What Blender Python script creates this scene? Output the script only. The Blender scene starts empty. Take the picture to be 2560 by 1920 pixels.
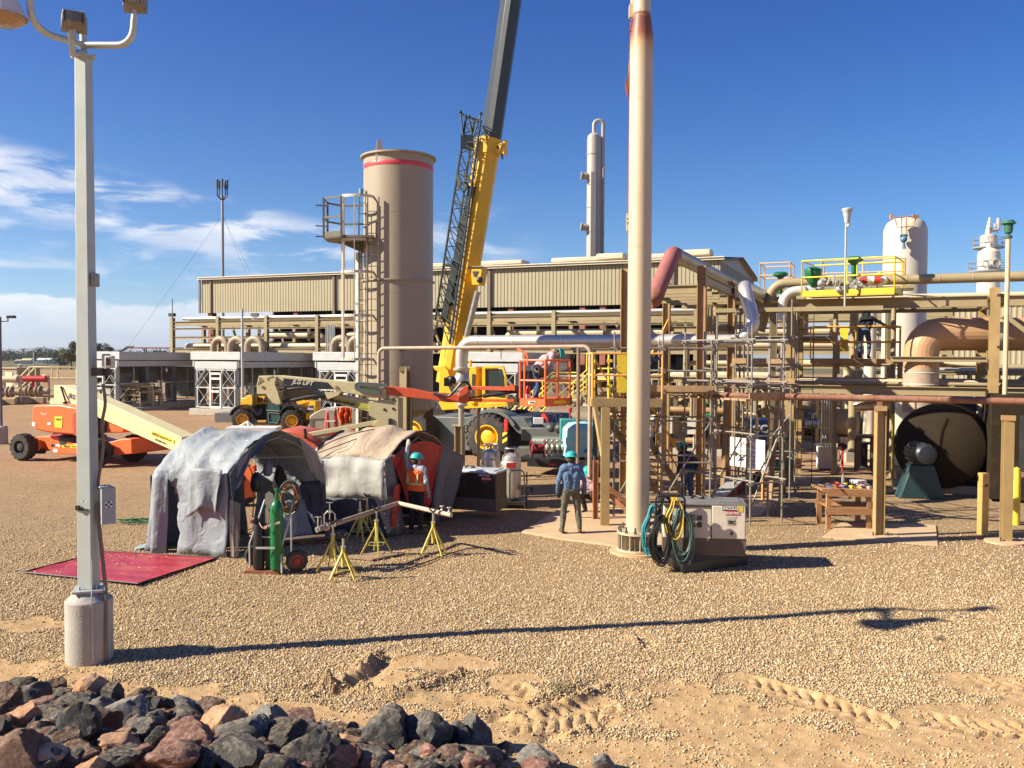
import bpy,bmesh,math,random
import numpy as np
from mathutils import Vector,Matrix,Euler,noise as mnoise
random.seed(7);RNG=np.random.default_rng(7)
SC=bpy.context.scene;COL=SC.collection
rad=math.radians
# ------------------------------------------------------------ camera, sky, sun, exposure
CAM_H=3.9;F=2182.0
cam=bpy.data.cameras.new('camera');camo=bpy.data.objects.new('camera',cam);COL.objects.link(camo)
cam.sensor_width=36.0;cam.lens=F/2560*36.0;cam.clip_start=0.1;cam.clip_end=20000
camo.location=(0,0,CAM_H)
CR=Matrix.Rotation(rad(90-1.706),3,'X')@Matrix.Rotation(0.0045,3,'Z')
camo.rotation_euler=CR.to_euler()
SC.camera=camo
SUN_EL=rad(34.0);SUN_DIR=Vector((-0.979,-0.205,0)).normalized()
sun_vec=Vector((SUN_DIR.x*math.cos(SUN_EL),SUN_DIR.y*math.cos(SUN_EL),math.sin(SUN_EL)))
sl=bpy.data.lights.new('sun','SUN');sl.energy=5.0;sl.angle=rad(0.5);sl.color=(1.0,0.895,0.715)
slo=bpy.data.objects.new('sun',sl);COL.objects.link(slo)
slo.rotation_euler=sun_vec.to_track_quat('Z','Y').to_euler();slo.location=(0,0,60)
SC.view_settings.view_transform='Standard';SC.view_settings.look='None'
SC.view_settings.exposure=1.02;SC.view_settings.gamma=1.0
SC.cycles.use_denoising=True
SC.cycles.max_bounces=6;SC.cycles.transparent_max_bounces=12
try:SC.cycles.caustics_reflective=False;SC.cycles.caustics_refractive=False
except Exception:pass
class NT:
 def __init__(s,tree):s.t=tree
 def n(s,typ,**kw):
  nd=s.t.nodes.new(typ)
  for k,v in kw.items():
   if k=='ins':
    for a,b in v.items():
     sock=nd.inputs[a]
     if isinstance(b,bpy.types.NodeSocket):s.t.links.new(b,sock)
     else:sock.default_value=b
   else:setattr(nd,k,v)
  return nd
 def math(s,op,a,b=None,c=None,clamp=False):
  nd=s.t.nodes.new('ShaderNodeMath');nd.operation=op;nd.use_clamp=clamp
  for i,v in enumerate((a,b,c)):
   if v is None:continue
   if isinstance(v,bpy.types.NodeSocket):s.t.links.new(v,nd.inputs[i])
   else:nd.inputs[i].default_value=v
  return nd.outputs[0]
 def mix(s,fac,a,b,blend='MIX'):
  nd=s.t.nodes.new('ShaderNodeMix');nd.data_type='RGBA';nd.blend_type=blend
  for sock,v in((nd.inputs[0],fac),(nd.inputs[6],a),(nd.inputs[7],b)):
   if isinstance(v,bpy.types.NodeSocket):s.t.links.new(v,sock)
   else:sock.default_value=v if not isinstance(v,tuple)or len(v)==4 else(*v,1)
  return nd.outputs[2]
 def ramp(s,fac,stops,interp='LINEAR'):
  nd=s.t.nodes.new('ShaderNodeValToRGB');cr=nd.color_ramp;cr.interpolation=interp
  while len(cr.elements)>1:cr.elements.remove(cr.elements[-1])
  for i,(p,c)in enumerate(stops):
   e=cr.elements[0]if i==0 else cr.elements.new(p)
   e.position=p;e.color=(c,c,c,1)if isinstance(c,(int,float))else(*c,1)
  s.t.links.new(fac,nd.inputs[0]);return nd.outputs[0]
 def sstep(s,v,a,b):
  nd=s.t.nodes.new('ShaderNodeMapRange');nd.interpolation_type='SMOOTHSTEP'
  s.t.links.new(v,nd.inputs[0]);nd.inputs[1].default_value=a;nd.inputs[2].default_value=b
  return nd.outputs[0]
world=bpy.data.worlds.new('World');SC.world=world;world.use_nodes=True
wt=NT(world.node_tree);world.node_tree.nodes.clear()
sky=wt.n('ShaderNodeTexSky',sky_type='NISHITA',sun_disc=False,sun_elevation=SUN_EL,
  sun_rotation=math.atan2(SUN_DIR.x,SUN_DIR.y),altitude=1500,air_density=1.0,dust_density=0.4,ozone_density=3.0)
tc=wt.n('ShaderNodeTexCoord').outputs['Generated']
sep=wt.n('ShaderNodeSeparateXYZ',ins={0:tc}).outputs
el=wt.math('ARCSINE',sep[2]);az=wt.math('ARCTAN2',sep[0],sep[1])
dg=math.degrees(1)
eld=wt.math('MULTIPLY',el,dg);azd=wt.math('MULTIPLY',az,dg)
v1=wt.n('ShaderNodeCombineXYZ',ins={0:wt.math('MULTIPLY',azd,0.15),1:wt.math('MULTIPLY',eld,0.62),2:1.3}).outputs[0]
n1=wt.n('ShaderNodeTexNoise',ins={'Vector':v1,'Scale':1.0,'Detail':8.0,'Roughness':0.58,'Distortion':0.35}).outputs[0]
elt=wt.math('ADD',eld,wt.math('MULTIPLY',wt.math('ADD',azd,30.0),0.19))
winA=wt.math('MULTIPLY',wt.sstep(elt,7.4,9.2),wt.math('SUBTRACT',1.0,wt.sstep(elt,11.0,12.4)))
winA=wt.math('MULTIPLY',winA,wt.math('SUBTRACT',1.0,wt.sstep(azd,-14.0,-3.0)))
winB=wt.math('MULTIPLY',wt.sstep(eld,3.8,5.0),wt.math('SUBTRACT',1.0,wt.sstep(eld,7.0,9.0)))
winB=wt.math('MULTIPLY',winB,wt.math('SUBTRACT',1.0,wt.sstep(azd,-16.0,2.0)))
cA=wt.math('MULTIPLY',winA,wt.sstep(n1,0.41,0.57));cB=wt.math('MULTIPLY',winB,wt.sstep(n1,0.46,0.66))
# right-hand wisp behind the crane
winD=wt.math('MULTIPLY',wt.sstep(eld,5.6,7.2),wt.math('SUBTRACT',1.0,wt.sstep(eld,8.8,10.2)))
winD=wt.math('MULTIPLY',winD,wt.math('MULTIPLY',wt.sstep(azd,-12.0,-5.0),wt.math('SUBTRACT',1.0,wt.sstep(azd,-2.0,3.0))))
cD=wt.math('MULTIPLY',winD,wt.sstep(n1,0.43,0.62))
# cumulus bank low on the left and a small one right
v2=wt.n('ShaderNodeCombineXYZ',ins={0:wt.math('MULTIPLY',azd,0.30),1:wt.math('MULTIPLY',eld,0.75),2:7.7}).outputs[0]
n2=wt.n('ShaderNodeTexNoise',ins={'Vector':v2,'Scale':1.0,'Detail':9.0,'Roughness':0.55}).outputs[0]
top=wt.math('ADD',3.35,wt.math('MULTIPLY',wt.math('SUBTRACT',n2,0.5),2.6))
bank=wt.math('SUBTRACT',1.0,wt.sstep(wt.math('SUBTRACT',eld,top),-0.22,0.14))
cC=wt.math('MULTIPLY',bank,wt.math('SUBTRACT',1.0,wt.sstep(azd,14.0,30.0)))
cC=wt.math('MULTIPLY',cC,wt.sstep(eld,-0.5,1.8))
dens=wt.math('MAXIMUM',wt.math('MULTIPLY',cA,0.76),wt.math('MAXIMUM',wt.math('MULTIPLY',cB,0.5),wt.math('MULTIPLY',cD,0.5)))
cloudcol=wt.ramp(n2,[(0.3,(6.4,6.9,8.0)),(0.62,(9.6,9.6,9.7))])
bankcol=wt.ramp(wt.math('ADD',wt.math('MULTIPLY',wt.math('SUBTRACT',n2,0.5),1.1),wt.math('MULTIPLY',eld,0.22)),[(0.12,(4.9,6.0,7.8)),(0.80,(9.6,9.5,9.4))])
hs=wt.n('ShaderNodeHueSaturation',ins={'Saturation':1.25,'Value':1.0,'Color':sky.outputs[0]}).outputs[0]
zen=wt.sstep(eld,3.0,27.0)
hs=wt.mix(zen,wt.mix(1.0,hs,(0.84,0.97,1.12),'MULTIPLY'),wt.mix(1.0,hs,(0.33,0.64,1.12),'MULTIPLY'))
c1=wt.mix(dens,hs,cloudcol);c2=wt.mix(wt.math('MULTIPLY',cC,0.74),c1,bankcol)
bg=wt.n('ShaderNodeBackground',ins={'Color':c2,'Strength':0.0595})
wo=wt.n('ShaderNodeOutputWorld',ins={'Surface':bg.outputs[0]})
# ------------------------------------------------------------ helpers
def ray(sx,sy):
 return CR@Vector(((sx-1280)/F,(960-sy)/F,-1.0))
SL=[0.0,0.0] # depth may change along x: y = Y + SL[0] * (x - SL[1])
def turned(k,x0):SL[0]=k;SL[1]=x0
def W(sx,sy,Y):
 """the place at depth Y metres that is seen in this direction"""
 d=ray(sx,sy);t=(Y-SL[0]*SL[1])/(d.y-SL[0]*d.x)
 return Vector((d.x*t,d.y*t,CAM_H+d.z*t))
def smooth(a,b,x):
 t=np.clip((x-a)/(b-a),0,1);return t*t*(3-2*t)
def slope(x,y):
 d=(x+6.2)*(-0.294)+(y-10.6)*(-0.956)
 return 0.28*np.where(d>0.6,d-0.3,np.where(d>0,d*d/1.2,0.0))
def G(sx,sy):
 d=ray(sx,sy);t=-CAM_H/d.z
 p=Vector((0,0,CAM_H))+d*t
 if p.y<11.5:
  lo,hi=0.0,t
  for _ in range(30):
   m=(lo+hi)/2;q=Vector((0,0,CAM_H))+d*m
   if q.z>float(slope(q.x,q.y)):lo=m
   else:hi=m
  p=Vector((0,0,CAM_H))+d*hi
 return p
TH=rad(-23.0);U=Vector((math.cos(TH),math.sin(TH),0));V=Vector((-math.sin(TH),math.cos(TH),0));Zv=Vector((0,0,1))
def wm(o):
 return(wm(o.parent)@o.matrix_basis)if o.parent else o.matrix_basis.copy()
AUTO={'coupler','band','plastic_strip','conduit','rim_flange','cross_beam','tread','cage_strap','vent','louvre','eye','bolt','anchor_bolt','panel_dark','ridge_vent','sticker','clamp','pin','step','stripe','lower_link','stringer','long_beam','pump','gauge_cap','reflector','strap','handle','bracket','window','platform','instrument_box','manifold_valve'}
class MB:
 """collects shapes, then links them as ONE mesh object"""
 def __init__(s):s.v=[];s.f=[];s.m=[];s.mi=0;s.bounds=[];s.hold=False
 def add(s,vs,fs):
  if not s.hold:s.bounds.append((len(s.v),len(s.f)))
  b=len(s.v);s.v.extend([tuple(p)for p in vs]);s.f.extend([tuple(b+i for i in f)for f in fs]);s.m.extend([s.mi]*len(fs));return s
 def box(s,c,d,rz=0.0,R=None):
  c=Vector(c);hx,hy,hz=d[0]/2,d[1]/2,d[2]/2
  if R is None:R=Matrix.Rotation(rz,3,'Z')
  vs=[c+R@Vector((x*hx,y*hy,z*hz))for z in(-1,1)for y in(-1,1)for x in(-1,1)]
  return s.add(vs,[(0,2,3,1),(4,5,7,6),(0,1,5,4),(2,6,7,3),(1,3,7,5),(0,4,6,2)])
 def frame(s,a,b,up=Zv):
  a=Vector(a);b=Vector(b);d=(b-a).normalized();up=Vector(up)
  if abs(d.dot(up))>0.995:up=Vector((0,1,0))if abs(d.y)<0.9 else Vector((1,0,0))
  x=d.cross(up).normalized();y=x.cross(d).normalized();return a,b,d,x,y
 def bar(s,a,b,w,h=None,up=Zv):
  """square bar from a to b, w across, h along up"""
  h=w if h is None else h
  a,b,d,x,y=s.frame(a,b,up)
  vs=[p+x*(i*w/2)+y*(j*h/2)for p in(a,b)for i,j in((-1,-1),(1,-1),(1,1),(-1,1))]
  return s.add(vs,[(3,2,1,0),(4,5,6,7),(0,1,5,4),(1,2,6,5),(2,3,7,6),(3,0,4,7)])
 def ibeam(s,a,b,w=0.2,h=0.25,t=0.02,up=Zv):
  a,b,d,x,y=s.frame(a,b,up);s.bounds.append((len(s.v),len(s.f)));s.hold=True
  s.bar(a,b,t,h-2*t,up)
  for q in(-1,1):
   o=y*(q*(h/2-t/2));s.bar(a+o,b+o,w,t,up)
  s.hold=False;return s
 def tube(s,pts,r,n=10,cap=True):
  pts=[Vector(p)for p in pts];rr=r if isinstance(r,(list,tuple))else[r]*len(pts)
  N=len(pts);T=[]
  for i in range(N):
   if i==0:t=pts[1]-pts[0]
   elif i==N-1:t=pts[-1]-pts[-2]
   else:t=(pts[i+1]-pts[i]).normalized()+(pts[i]-pts[i-1]).normalized()
   if t.length<1e-9:t=Vector((0,0,1))
   T.append(t.normalized())
  up=Zv if abs(T[0].z)<0.9 else Vector((1,0,0))
  x=T[0].cross(up).normalized();vs=[]
  for i in range(N):
   x=(x-T[i]*x.dot(T[i]))
   x=x.normalized()if x.length>1e-6 else T[i].orthogonal().normalized()
   y=T[i].cross(x)
   for k in range(n):
    a=2*math.pi*k/n;vs.append(pts[i]+(x*math.cos(a)+y*math.sin(a))*rr[i])
  fs=[(i*n+k,i*n+(k+1)%n,(i+1)*n+(k+1)%n,(i+1)*n+k)for i in range(N-1)for k in range(n)]
  if cap:fs+=[tuple(reversed(range(n))),tuple((N-1)*n+k for k in range(n))]
  return s.add(vs,fs)
 def cyl(s,a,b,r,r2=None,n=20,cap=True):return s.tube([a,b],[r,r if r2 is None else r2],n,cap)
 def lathe(s,prof,o,n=32,ax=Zv,cap=True):
  """prof: (r, h) along axis ax from o"""
  ax=Vector(ax).normalized();o=Vector(o)
  return s.tube2([(o+ax*h,r)for r,h in prof],ax,n,cap)
 def tube2(s,pr,ax,n,cap):
  x=ax.orthogonal().normalized()if abs(ax.z)<0.9 else Vector((1,0,0));x=(x-ax*x.dot(ax)).normalized();y=ax.cross(x);vs=[]
  for p,r in pr:
   for k in range(n):
    a=2*math.pi*k/n;vs.append(p+(x*math.cos(a)+y*math.sin(a))*max(r,1e-4))
  N=len(pr)
  fs=[(i*n+k,i*n+(k+1)%n,(i+1)*n+(k+1)%n,(i+1)*n+k)for i in range(N-1)for k in range(n)]
  if cap:fs+=[tuple(reversed(range(n))),tuple((N-1)*n+k for k in range(n))]
  return s.add(vs,fs)
 def prism(s,poly,o,x,y,t,center=True):
  """flat polygon (u,v) spanned by x,y from o, with thickness t along x cross y"""
  o=Vector(o);x=Vector(x).normalized();y=Vector(y).normalized();z=x.cross(y).normalized()
  n=len(poly);o0=o-z*(t/2 if center else 0)
  vs=[o0+x*p[0]+y*p[1]for p in poly]+[o0+z*t+x*p[0]+y*p[1]for p in poly]
  fs=[tuple(reversed(range(n))),tuple(range(n,2*n))]+[(i,(i+1)%n,n+(i+1)%n,n+i)for i in range(n)]
  return s.add(vs,fs)
 def sphere(s,c,r,n=16,m=10,sc=(1,1,1),R=None):
  c=Vector(c);vs=[c+(R@Vector((0,0,-r*sc[2]))if R else Vector((0,0,-r*sc[2])))]
  for j in range(1,m):
   p=-math.pi/2+math.pi*j/m
   for k in range(n):
    a=2*math.pi*k/n;q=Vector((math.cos(a)*math.cos(p)*sc[0],math.sin(a)*math.cos(p)*sc[1],math.sin(p)*sc[2]))*r
    vs.append(c+(R@q if R else q))
  q=Vector((0,0,r*sc[2]));vs.append(c+(R@q if R else q));L=len(vs)-1
  fs=[(0,1+(k+1)%n,1+k)for k in range(n)]
  for j in range(m-2):
   for k in range(n):
    a=1+j*n;fs.append((a+k,a+(k+1)%n,a+n+(k+1)%n,a+n+k))
  a=1+(m-2)*n;fs+=[(a+k,a+(k+1)%n,L)for k in range(n)]
  return s.add(vs,fs)
 def torus(s,c,R,r,ax=Zv,n=28,m=8,a0=0,a1=2*math.pi):
  ax=Vector(ax).normalized();x=ax.orthogonal().normalized();y=ax.cross(x);c=Vector(c)
  full=abs(a1-a0)>6.28
  pts=[c+(x*math.cos(a0+(a1-a0)*i/n)+y*math.sin(a0+(a1-a0)*i/n))*R for i in range(n+1)]
  return s.tube(pts,r,m,not full)
 def curve(s,pts,r,n=8,res=6):
  return s.tube(spline(pts,res),r,n)
 def cut(s):
  '''what follows is a piece of its own'''
  s.cuts=getattr(s,'cuts',[])+[(len(s.v),len(s.f))];return s
 def sil(s,pts,Y,t,dx=0.0):
  '''outline seen at depth Y, given real thickness t going back from it'''
  P=[W(a,b,Y)for a,b in pts];n=len(P);area=sum(P[i].x*P[(i+1)%n].z-P[(i+1)%n].x*P[i].z for i in range(n))
  if area<0:P.reverse()
  Q=[p+Vector((dx-SL[0]*t,t,0))for p in P]
  return s.add(P+Q,[tuple(range(n)),tuple(reversed(range(n,2*n)))]+[((i+1)%n,i,n+i,n+(i+1)%n)for i in range(n)])
 def build(s,name,mat,parent=None,bevel=0,sharp=35,label=None):
  if name in AUTO and len(s.bounds)>1 and not getattr(s,'cuts',None):s.cuts=s.bounds[1:]
  if getattr(s,'cuts',None):
   C=[c for c in[(0,0)]+s.cuts+[(len(s.v),len(s.f))]];out=[]
   for(v0,f0),(v1,f1)in zip(C[:-1],C[1:]):
    if f1==f0:continue
    q=MB();q.local=s.local;q.v=s.v[v0:v1];q.f=[tuple(i-v0 for i in f)for f in s.f[f0:f1]];q.m=s.m[f0:f1];out.append(q.build(name,mat,parent,bevel,sharp,label))
   return out[0]
  me=bpy.data.meshes.new(name)
  inv=wm(parent).inverted()if parent is not None else None
  vs=s.v if inv is None or s.local else[inv@Vector(p)for p in s.v]
  me.from_pydata([tuple(p)for p in vs],[],s.f);me.validate()
  mats=mat if isinstance(mat,(list,tuple))else[mat]
  for m in mats:me.materials.append(m)
  if len(mats)>1 and len(me.polygons)==len(s.m):me.polygons.foreach_set('material_index',s.m)
  me.polygons.foreach_set('use_smooth',[True]*len(me.polygons))
  try:me.set_sharp_from_angle(angle=rad(sharp))
  except Exception:pass
  me.update()
  o=bpy.data.objects.new(name,me);COL.objects.link(o)
  if parent is not None:o.parent=parent
  if bevel:
   b=o.modifiers.new('bevel','BEVEL');b.width=bevel;b.segments=2;b.limit_method='ANGLE';b.angle_limit=rad(40);b.harden_normals=False
  if label:o['label']=label
  return o
 local=False
def LB():
 """a builder whose coordinates are already those of the thing itself"""
 m=MB();m.local=True;return m
def spline(pts,res=6):
 P=[Vector(p)for p in pts];out=[]
 Q=[P[0]*2-P[1]]+P+[P[-1]*2-P[-2]]
 for i in range(1,len(Q)-2):
  for j in range(res):
   t=j/res;a,b,c,d=Q[i-1],Q[i],Q[i+1],Q[i+2]
   out.append(0.5*((2*b)+(c-a)*t+(2*a-5*b+4*c-d)*t*t+(3*b-a-3*c+d)*t**3))
 out.append(P[-1]);return out
def bend(pts,r,res=6):
 """polyline with its inner corners rounded to radius r"""
 P=[Vector(p)for p in pts];out=[P[0]]
 for i in range(1,len(P)-1):
  a=(P[i-1]-P[i]);b=(P[i+1]-P[i]);an=a.normalized();bn=b.normalized()
  th=an.angle(bn);L=min(r/math.tan(th/2),a.length*0.49,b.length*0.49)
  p0=P[i]+an*L;p1=P[i]+bn*L
  ang=math.pi-th;rr=L*math.tan(th/2);c=P[i]+(an+bn).normalized()*(rr/math.sin(th/2))
  u=(p0-c);w=(p1-c)
  for j in range(res+1):
   t=j/res;s_=math.sin(ang)
   if s_<1e-4:out.append(p0.lerp(p1,t));continue
   out.append(c+u*(math.sin((1-t)*ang)/s_)+w*(math.sin(t*ang)/s_))
 out.append(P[-1]);return out
def thing(name,label,cat,loc=(0,0,0),rz=0.0,group=None):
 o=bpy.data.objects.new(name,None);COL.objects.link(o);o.empty_display_size=0.2
 o.location=loc;o.rotation_euler=(0,0,rz);o['label']=label;o['category']=cat
 if group:o['group']=group
 o.matrix_basis=Matrix.Translation(Vector(loc))@Matrix.Rotation(rz,4,'Z')
 return o
def tag(o,label,cat,group=None):
 o['label']=label;o['category']=cat
 if group:o['group']=group
 return o
def kind(o,k):o['kind']=k;return o
def dup(root,loc,rz,label,group=None):
 r=root.copy();COL.objects.link(r);r.location=loc;r.rotation_euler=(0,0,rz);r['label']=label
 if group:r['group']=group
 for ch in list(root.children):
  c=ch.copy();COL.objects.link(c);c.parent=r
  for g in ch.children:
   d=g.copy();COL.objects.link(d);d.parent=c
 return r
def text(s,parent,p,x,y,size,mat,name='lettering',ext=0.003,align='CENTER',font_shear=0.0,bold=0.0):
 """lettering lying in the plane spanned by x (reading direction) and y (up), in world coordinates"""
 cu=bpy.data.curves.new(name,'FONT');cu.body=s;cu.size=size;cu.extrude=ext;cu.align_x=align;cu.align_y='CENTER';cu.shear=font_shear;cu.offset=bold
 cu.materials.append(mat);o=bpy.data.objects.new(name,cu);COL.objects.link(o)
 x=Vector(x).normalized();y=Vector(y);y=(y-x*y.dot(x)).normalized();z=x.cross(y)
 M=Matrix((x,y,z)).transposed().to_4x4();M.translation=Vector(p)
 if parent is not None:o.parent=parent;M=wm(parent).inverted()@M
 bpy.context.view_layer.update();dg=bpy.context.evaluated_depsgraph_get()
 me=bpy.data.meshes.new_from_object(o.evaluated_get(dg));COL.objects.unlink(o);bpy.data.objects.remove(o)
 o=bpy.data.objects.new(name,me);COL.objects.link(o);o.parent=parent
 o.matrix_basis=M;return o
# ------------------------------------------------------------ materials
MATS={}
def mat(name,col,rough=0.6,metal=0.0,var=0.12,scale=6.0,bump=0.0,bscale=60.0,dirt=0.0,dirtcol=(0.22,0.15,0.09),spec=0.5,wrinkle=0.0,wscale=3.0,coords='Object',stretch=None,emit=None):
 if name in MATS:return MATS[name]
 m=bpy.data.materials.new(name);m.use_nodes=True;t=NT(m.node_tree);m.node_tree.nodes.clear()
 P=t.n('ShaderNodeBsdfPrincipled');O=t.n('ShaderNodeOutputMaterial',ins={0:P.outputs[0]})
 co=t.n('ShaderNodeTexCoord').outputs[coords]
 if stretch:co=t.n('ShaderNodeMapping',ins={'Vector':co,'Scale':stretch}).outputs[0]
 n=t.n('ShaderNodeTexNoise',ins={'Vector':co,'Scale':scale,'Detail':5.0,'Roughness':0.6}).outputs[0]
 lo=tuple(c*(1-var)for c in col);hi=tuple(min(1,c*(1+var))for c in col)
 c=t.ramp(n,[(0.3,lo),(0.7,hi)])
 if dirt>0:
  n2=t.n('ShaderNodeTexNoise',ins={'Vector':co,'Scale':scale*0.45,'Detail':9.0,'Roughness':0.72}).outputs[0]
  c=t.mix(t.math('MULTIPLY',t.sstep(n2,0.48,0.68),dirt),c,(*dirtcol,1))
  t.t.links.new(t.math('ADD',rough,t.math('MULTIPLY',t.sstep(n2,0.48,0.68),0.25*dirt)),P.inputs['Roughness'])
 else:
  t.t.links.new(t.math('ADD',rough-0.06,t.math('MULTIPLY',n,0.12)),P.inputs['Roughness'])
 t.t.links.new(c,P.inputs['Base Color'])
 P.inputs['Metallic'].default_value=metal
 P.inputs['Specular IOR Level'].default_value=spec
 nrm=None
 if wrinkle>0:
  nw=t.n('ShaderNodeTexNoise',ins={'Vector':co,'Scale':wscale,'Detail':4.0,'Roughness':0.5,'Distortion':1.2}).outputs[0]
  nrm=t.n('ShaderNodeBump',ins={'Strength':wrinkle,'Distance':0.08,'Height':nw}).outputs[0]
 if bump>0:
  nb=t.n('ShaderNodeTexNoise',ins={'Vector':co,'Scale':bscale,'Detail':3.0}).outputs[0]
  b=t.n('ShaderNodeBump',ins={'Strength':bump,'Distance':0.02,'Height':nb})
  if nrm is not None:t.t.links.new(nrm,b.inputs['Normal'])
  nrm=b.outputs[0]
 if nrm is not None:t.t.links.new(nrm,P.inputs['Normal'])
 if emit:P.inputs['Emission Color'].default_value=(*emit[0],1);P.inputs['Emission Strength'].default_value=emit[1]
 MATS[name]=m;return m
def glassy(name,col,alpha=0.35,rough=0.1):
 if name in MATS:return MATS[name]
 m=bpy.data.materials.new(name);m.use_nodes=True;t=NT(m.node_tree);m.node_tree.nodes.clear()
 P=t.n('ShaderNodeBsdfPrincipled',ins={'Base Color':(*col,1),'Roughness':rough,'Alpha':alpha})
 t.n('ShaderNodeOutputMaterial',ins={0:P.outputs[0]});MATS[name]=m;return m
TAN=mat('tan_paint',(0.34,0.275,0.155),0.5,var=0.10,scale=1.6,dirt=0.35,dirtcol=(0.30,0.20,0.11))
BEIGE=mat('beige_paint',(0.58,0.49,0.33),0.5,var=0.06,scale=1.2,dirt=0.25,dirtcol=(0.42,0.30,0.18))
CREAMV=mat('cream_vessel',(0.66,0.60,0.48),0.5,var=0.05,scale=1.2,dirt=0.15,dirtcol=(0.5,0.42,0.3))
BROWN=mat('brown_steel',(0.36,0.22,0.10),0.55,var=0.15,scale=2.2,dirt=0.5,dirtcol=(0.50,0.36,0.20))
OCHRE=mat('ochre_steel',(0.40,0.28,0.12),0.5,var=0.14,scale=2.0,dirt=0.45,dirtcol=(0.36,0.20,0.09))
TANKM=mat('tank_paint',(0.355,0.30,0.215),0.45,var=0.05,scale=0.5,dirt=0.12,dirtcol=(0.33,0.26,0.19))
GALV=mat('galvanised',(0.50,0.53,0.52),0.45,metal=0.35,var=0.12,scale=14,dirt=0.12,dirtcol=(0.40,0.40,0.38))
TUBEM=mat('scaffold_tube',(0.26,0.24,0.20),0.55,metal=0.25,var=0.4,scale=20,dirt=0.4,dirtcol=(0.28,0.20,0.13))  # silver tubes browned and darkened, shadow put into the colour
ALU=mat('aluminium_cladding',(0.70,0.66,0.59),0.38,metal=0.62,var=0.08,scale=6,bump=0.05,bscale=10)
STAIN=mat('stainless',(0.62,0.59,0.52),0.32,metal=0.6,var=0.1,scale=8)
YEL=mat('machine_yellow',(0.80,0.46,0.02),0.42,var=0.08,scale=3,dirt=0.3,dirtcol=(0.45,0.27,0.06))
SAFE=mat('safety_yellow',(0.85,0.62,0.05),0.5,var=0.1,scale=6,dirt=0.2)
SAFEO=mat('sun_yellow_rail',(0.82,0.42,0.10),0.5,var=0.1,scale=6,dirt=0.2)
ORG=mat('lift_orange',(0.80,0.155,0.045),0.42,var=0.08,scale=3,dirt=0.2,dirtcol=(0.55,0.14,0.06))
LCREAM=mat('lift_cream',(0.82,0.72,0.38),0.45,var=0.05,scale=3,dirt=0.15,dirtcol=(0.55,0.45,0.25))
LOLIVE=mat('lift_olive',(0.48,0.43,0.25),0.45,var=0.06,scale=3,dirt=0.25,dirtcol=(0.33,0.27,0.15))
GREY=mat('crane_grey',(0.115,0.135,0.135),0.45,var=0.12,scale=3,dirt=0.3,dirtcol=(0.2,0.18,0.15))
RUBBER=mat('rubber',(0.042,0.040,0.038),0.85,var=0.2,scale=8,dirt=0.55,dirtcol=(0.17,0.135,0.10))
DARK=mat('dark_metal',(0.035,0.035,0.035),0.5,var=0.3,scale=8,dirt=0.3,dirtcol=(0.12,0.09,0.06))
BLACK=mat('black_paint',(0.02,0.02,0.022),0.4,var=0.2,scale=8)
WHITE=mat('white_paint',(0.78,0.78,0.75),0.45,var=0.05,scale=5,dirt=0.12)
RED=mat('red_paint',(0.55,0.035,0.03),0.45,var=0.12,scale=5,dirt=0.2)
RUST=mat('rusty_steel',(0.30,0.11,0.055),0.8,var=0.3,scale=5,bump=0.3,dirt=0.5,dirtcol=(0.42,0.24,0.14))
MAROON=mat('maroon_primer',(0.33,0.115,0.10),0.65,var=0.12,scale=4,dirt=0.25,dirtcol=(0.4,0.2,0.15))
GREEN=mat('valve_green',(0.012,0.14,0.055),0.4,var=0.12,scale=6)
WOOD=mat('lumber',(0.38,0.20,0.09),0.7,var=0.22,scale=3,bump=0.2,stretch=(1,6,6),dirt=0.3,dirtcol=(0.3,0.15,0.07))
CONC=mat('concrete',(0.42,0.38,0.32),0.85,var=0.12,scale=3,bump=0.35,bscale=50,dirt=0.4,dirtcol=(0.3,0.25,0.19))
PADC=mat('pad_concrete',(0.52,0.375,0.22),0.9,var=0.1,scale=1.2,bump=0.25,bscale=40,dirt=0.5,dirtcol=(0.50,0.26,0.15))
INK=mat('dark_ink',(0.02,0.02,0.03),0.5,var=0.1)
TEAL=mat('teal_hat',(0.03,0.42,0.40),0.35,var=0.05)
# ------------------------------------------------------------ the ground: one sheet, finer near the camera
_n3=RNG.random((64,64,4))
def vnoise(x,y,k=0):
 """smooth value noise, period 64"""
 xi=np.floor(x).astype(int);yi=np.floor(y).astype(int);fx=x-xi;fy=y-yi
 fx=fx*fx*(3-2*fx);fy=fy*fy*(3-2*fy);g=_n3[...,k]
 a=g[xi%64,yi%64];b=g[(xi+1)%64,yi%64];c=g[xi%64,(yi+1)%64];d=g[(xi+1)%64,(yi+1)%64]
 return a+(b-a)*fx+(c-a)*fy+(a-b-c+d)*fx*fy
def fbm(x,y,k=0,o=4):
 s=0;a=0.5
 for i in range(o):s=s+a*vnoise(x*2**i+7.3*i,y*2**i+3.1*i,k);a*=0.5
 return s
def gp(*px):return np.array([tuple(G(a,b))[:2]for a,b in px])
BX=gp((0,1640),(240,1668),(500,1715),(700,1765),(860,1790),(1000,1760),(1150,1745),(1280,1760),(1450,1800),(1560,1760),(1700,1715),(1850,1750),(2050,1800),(2250,1800),(2400,1740),(2560,1700))
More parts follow.
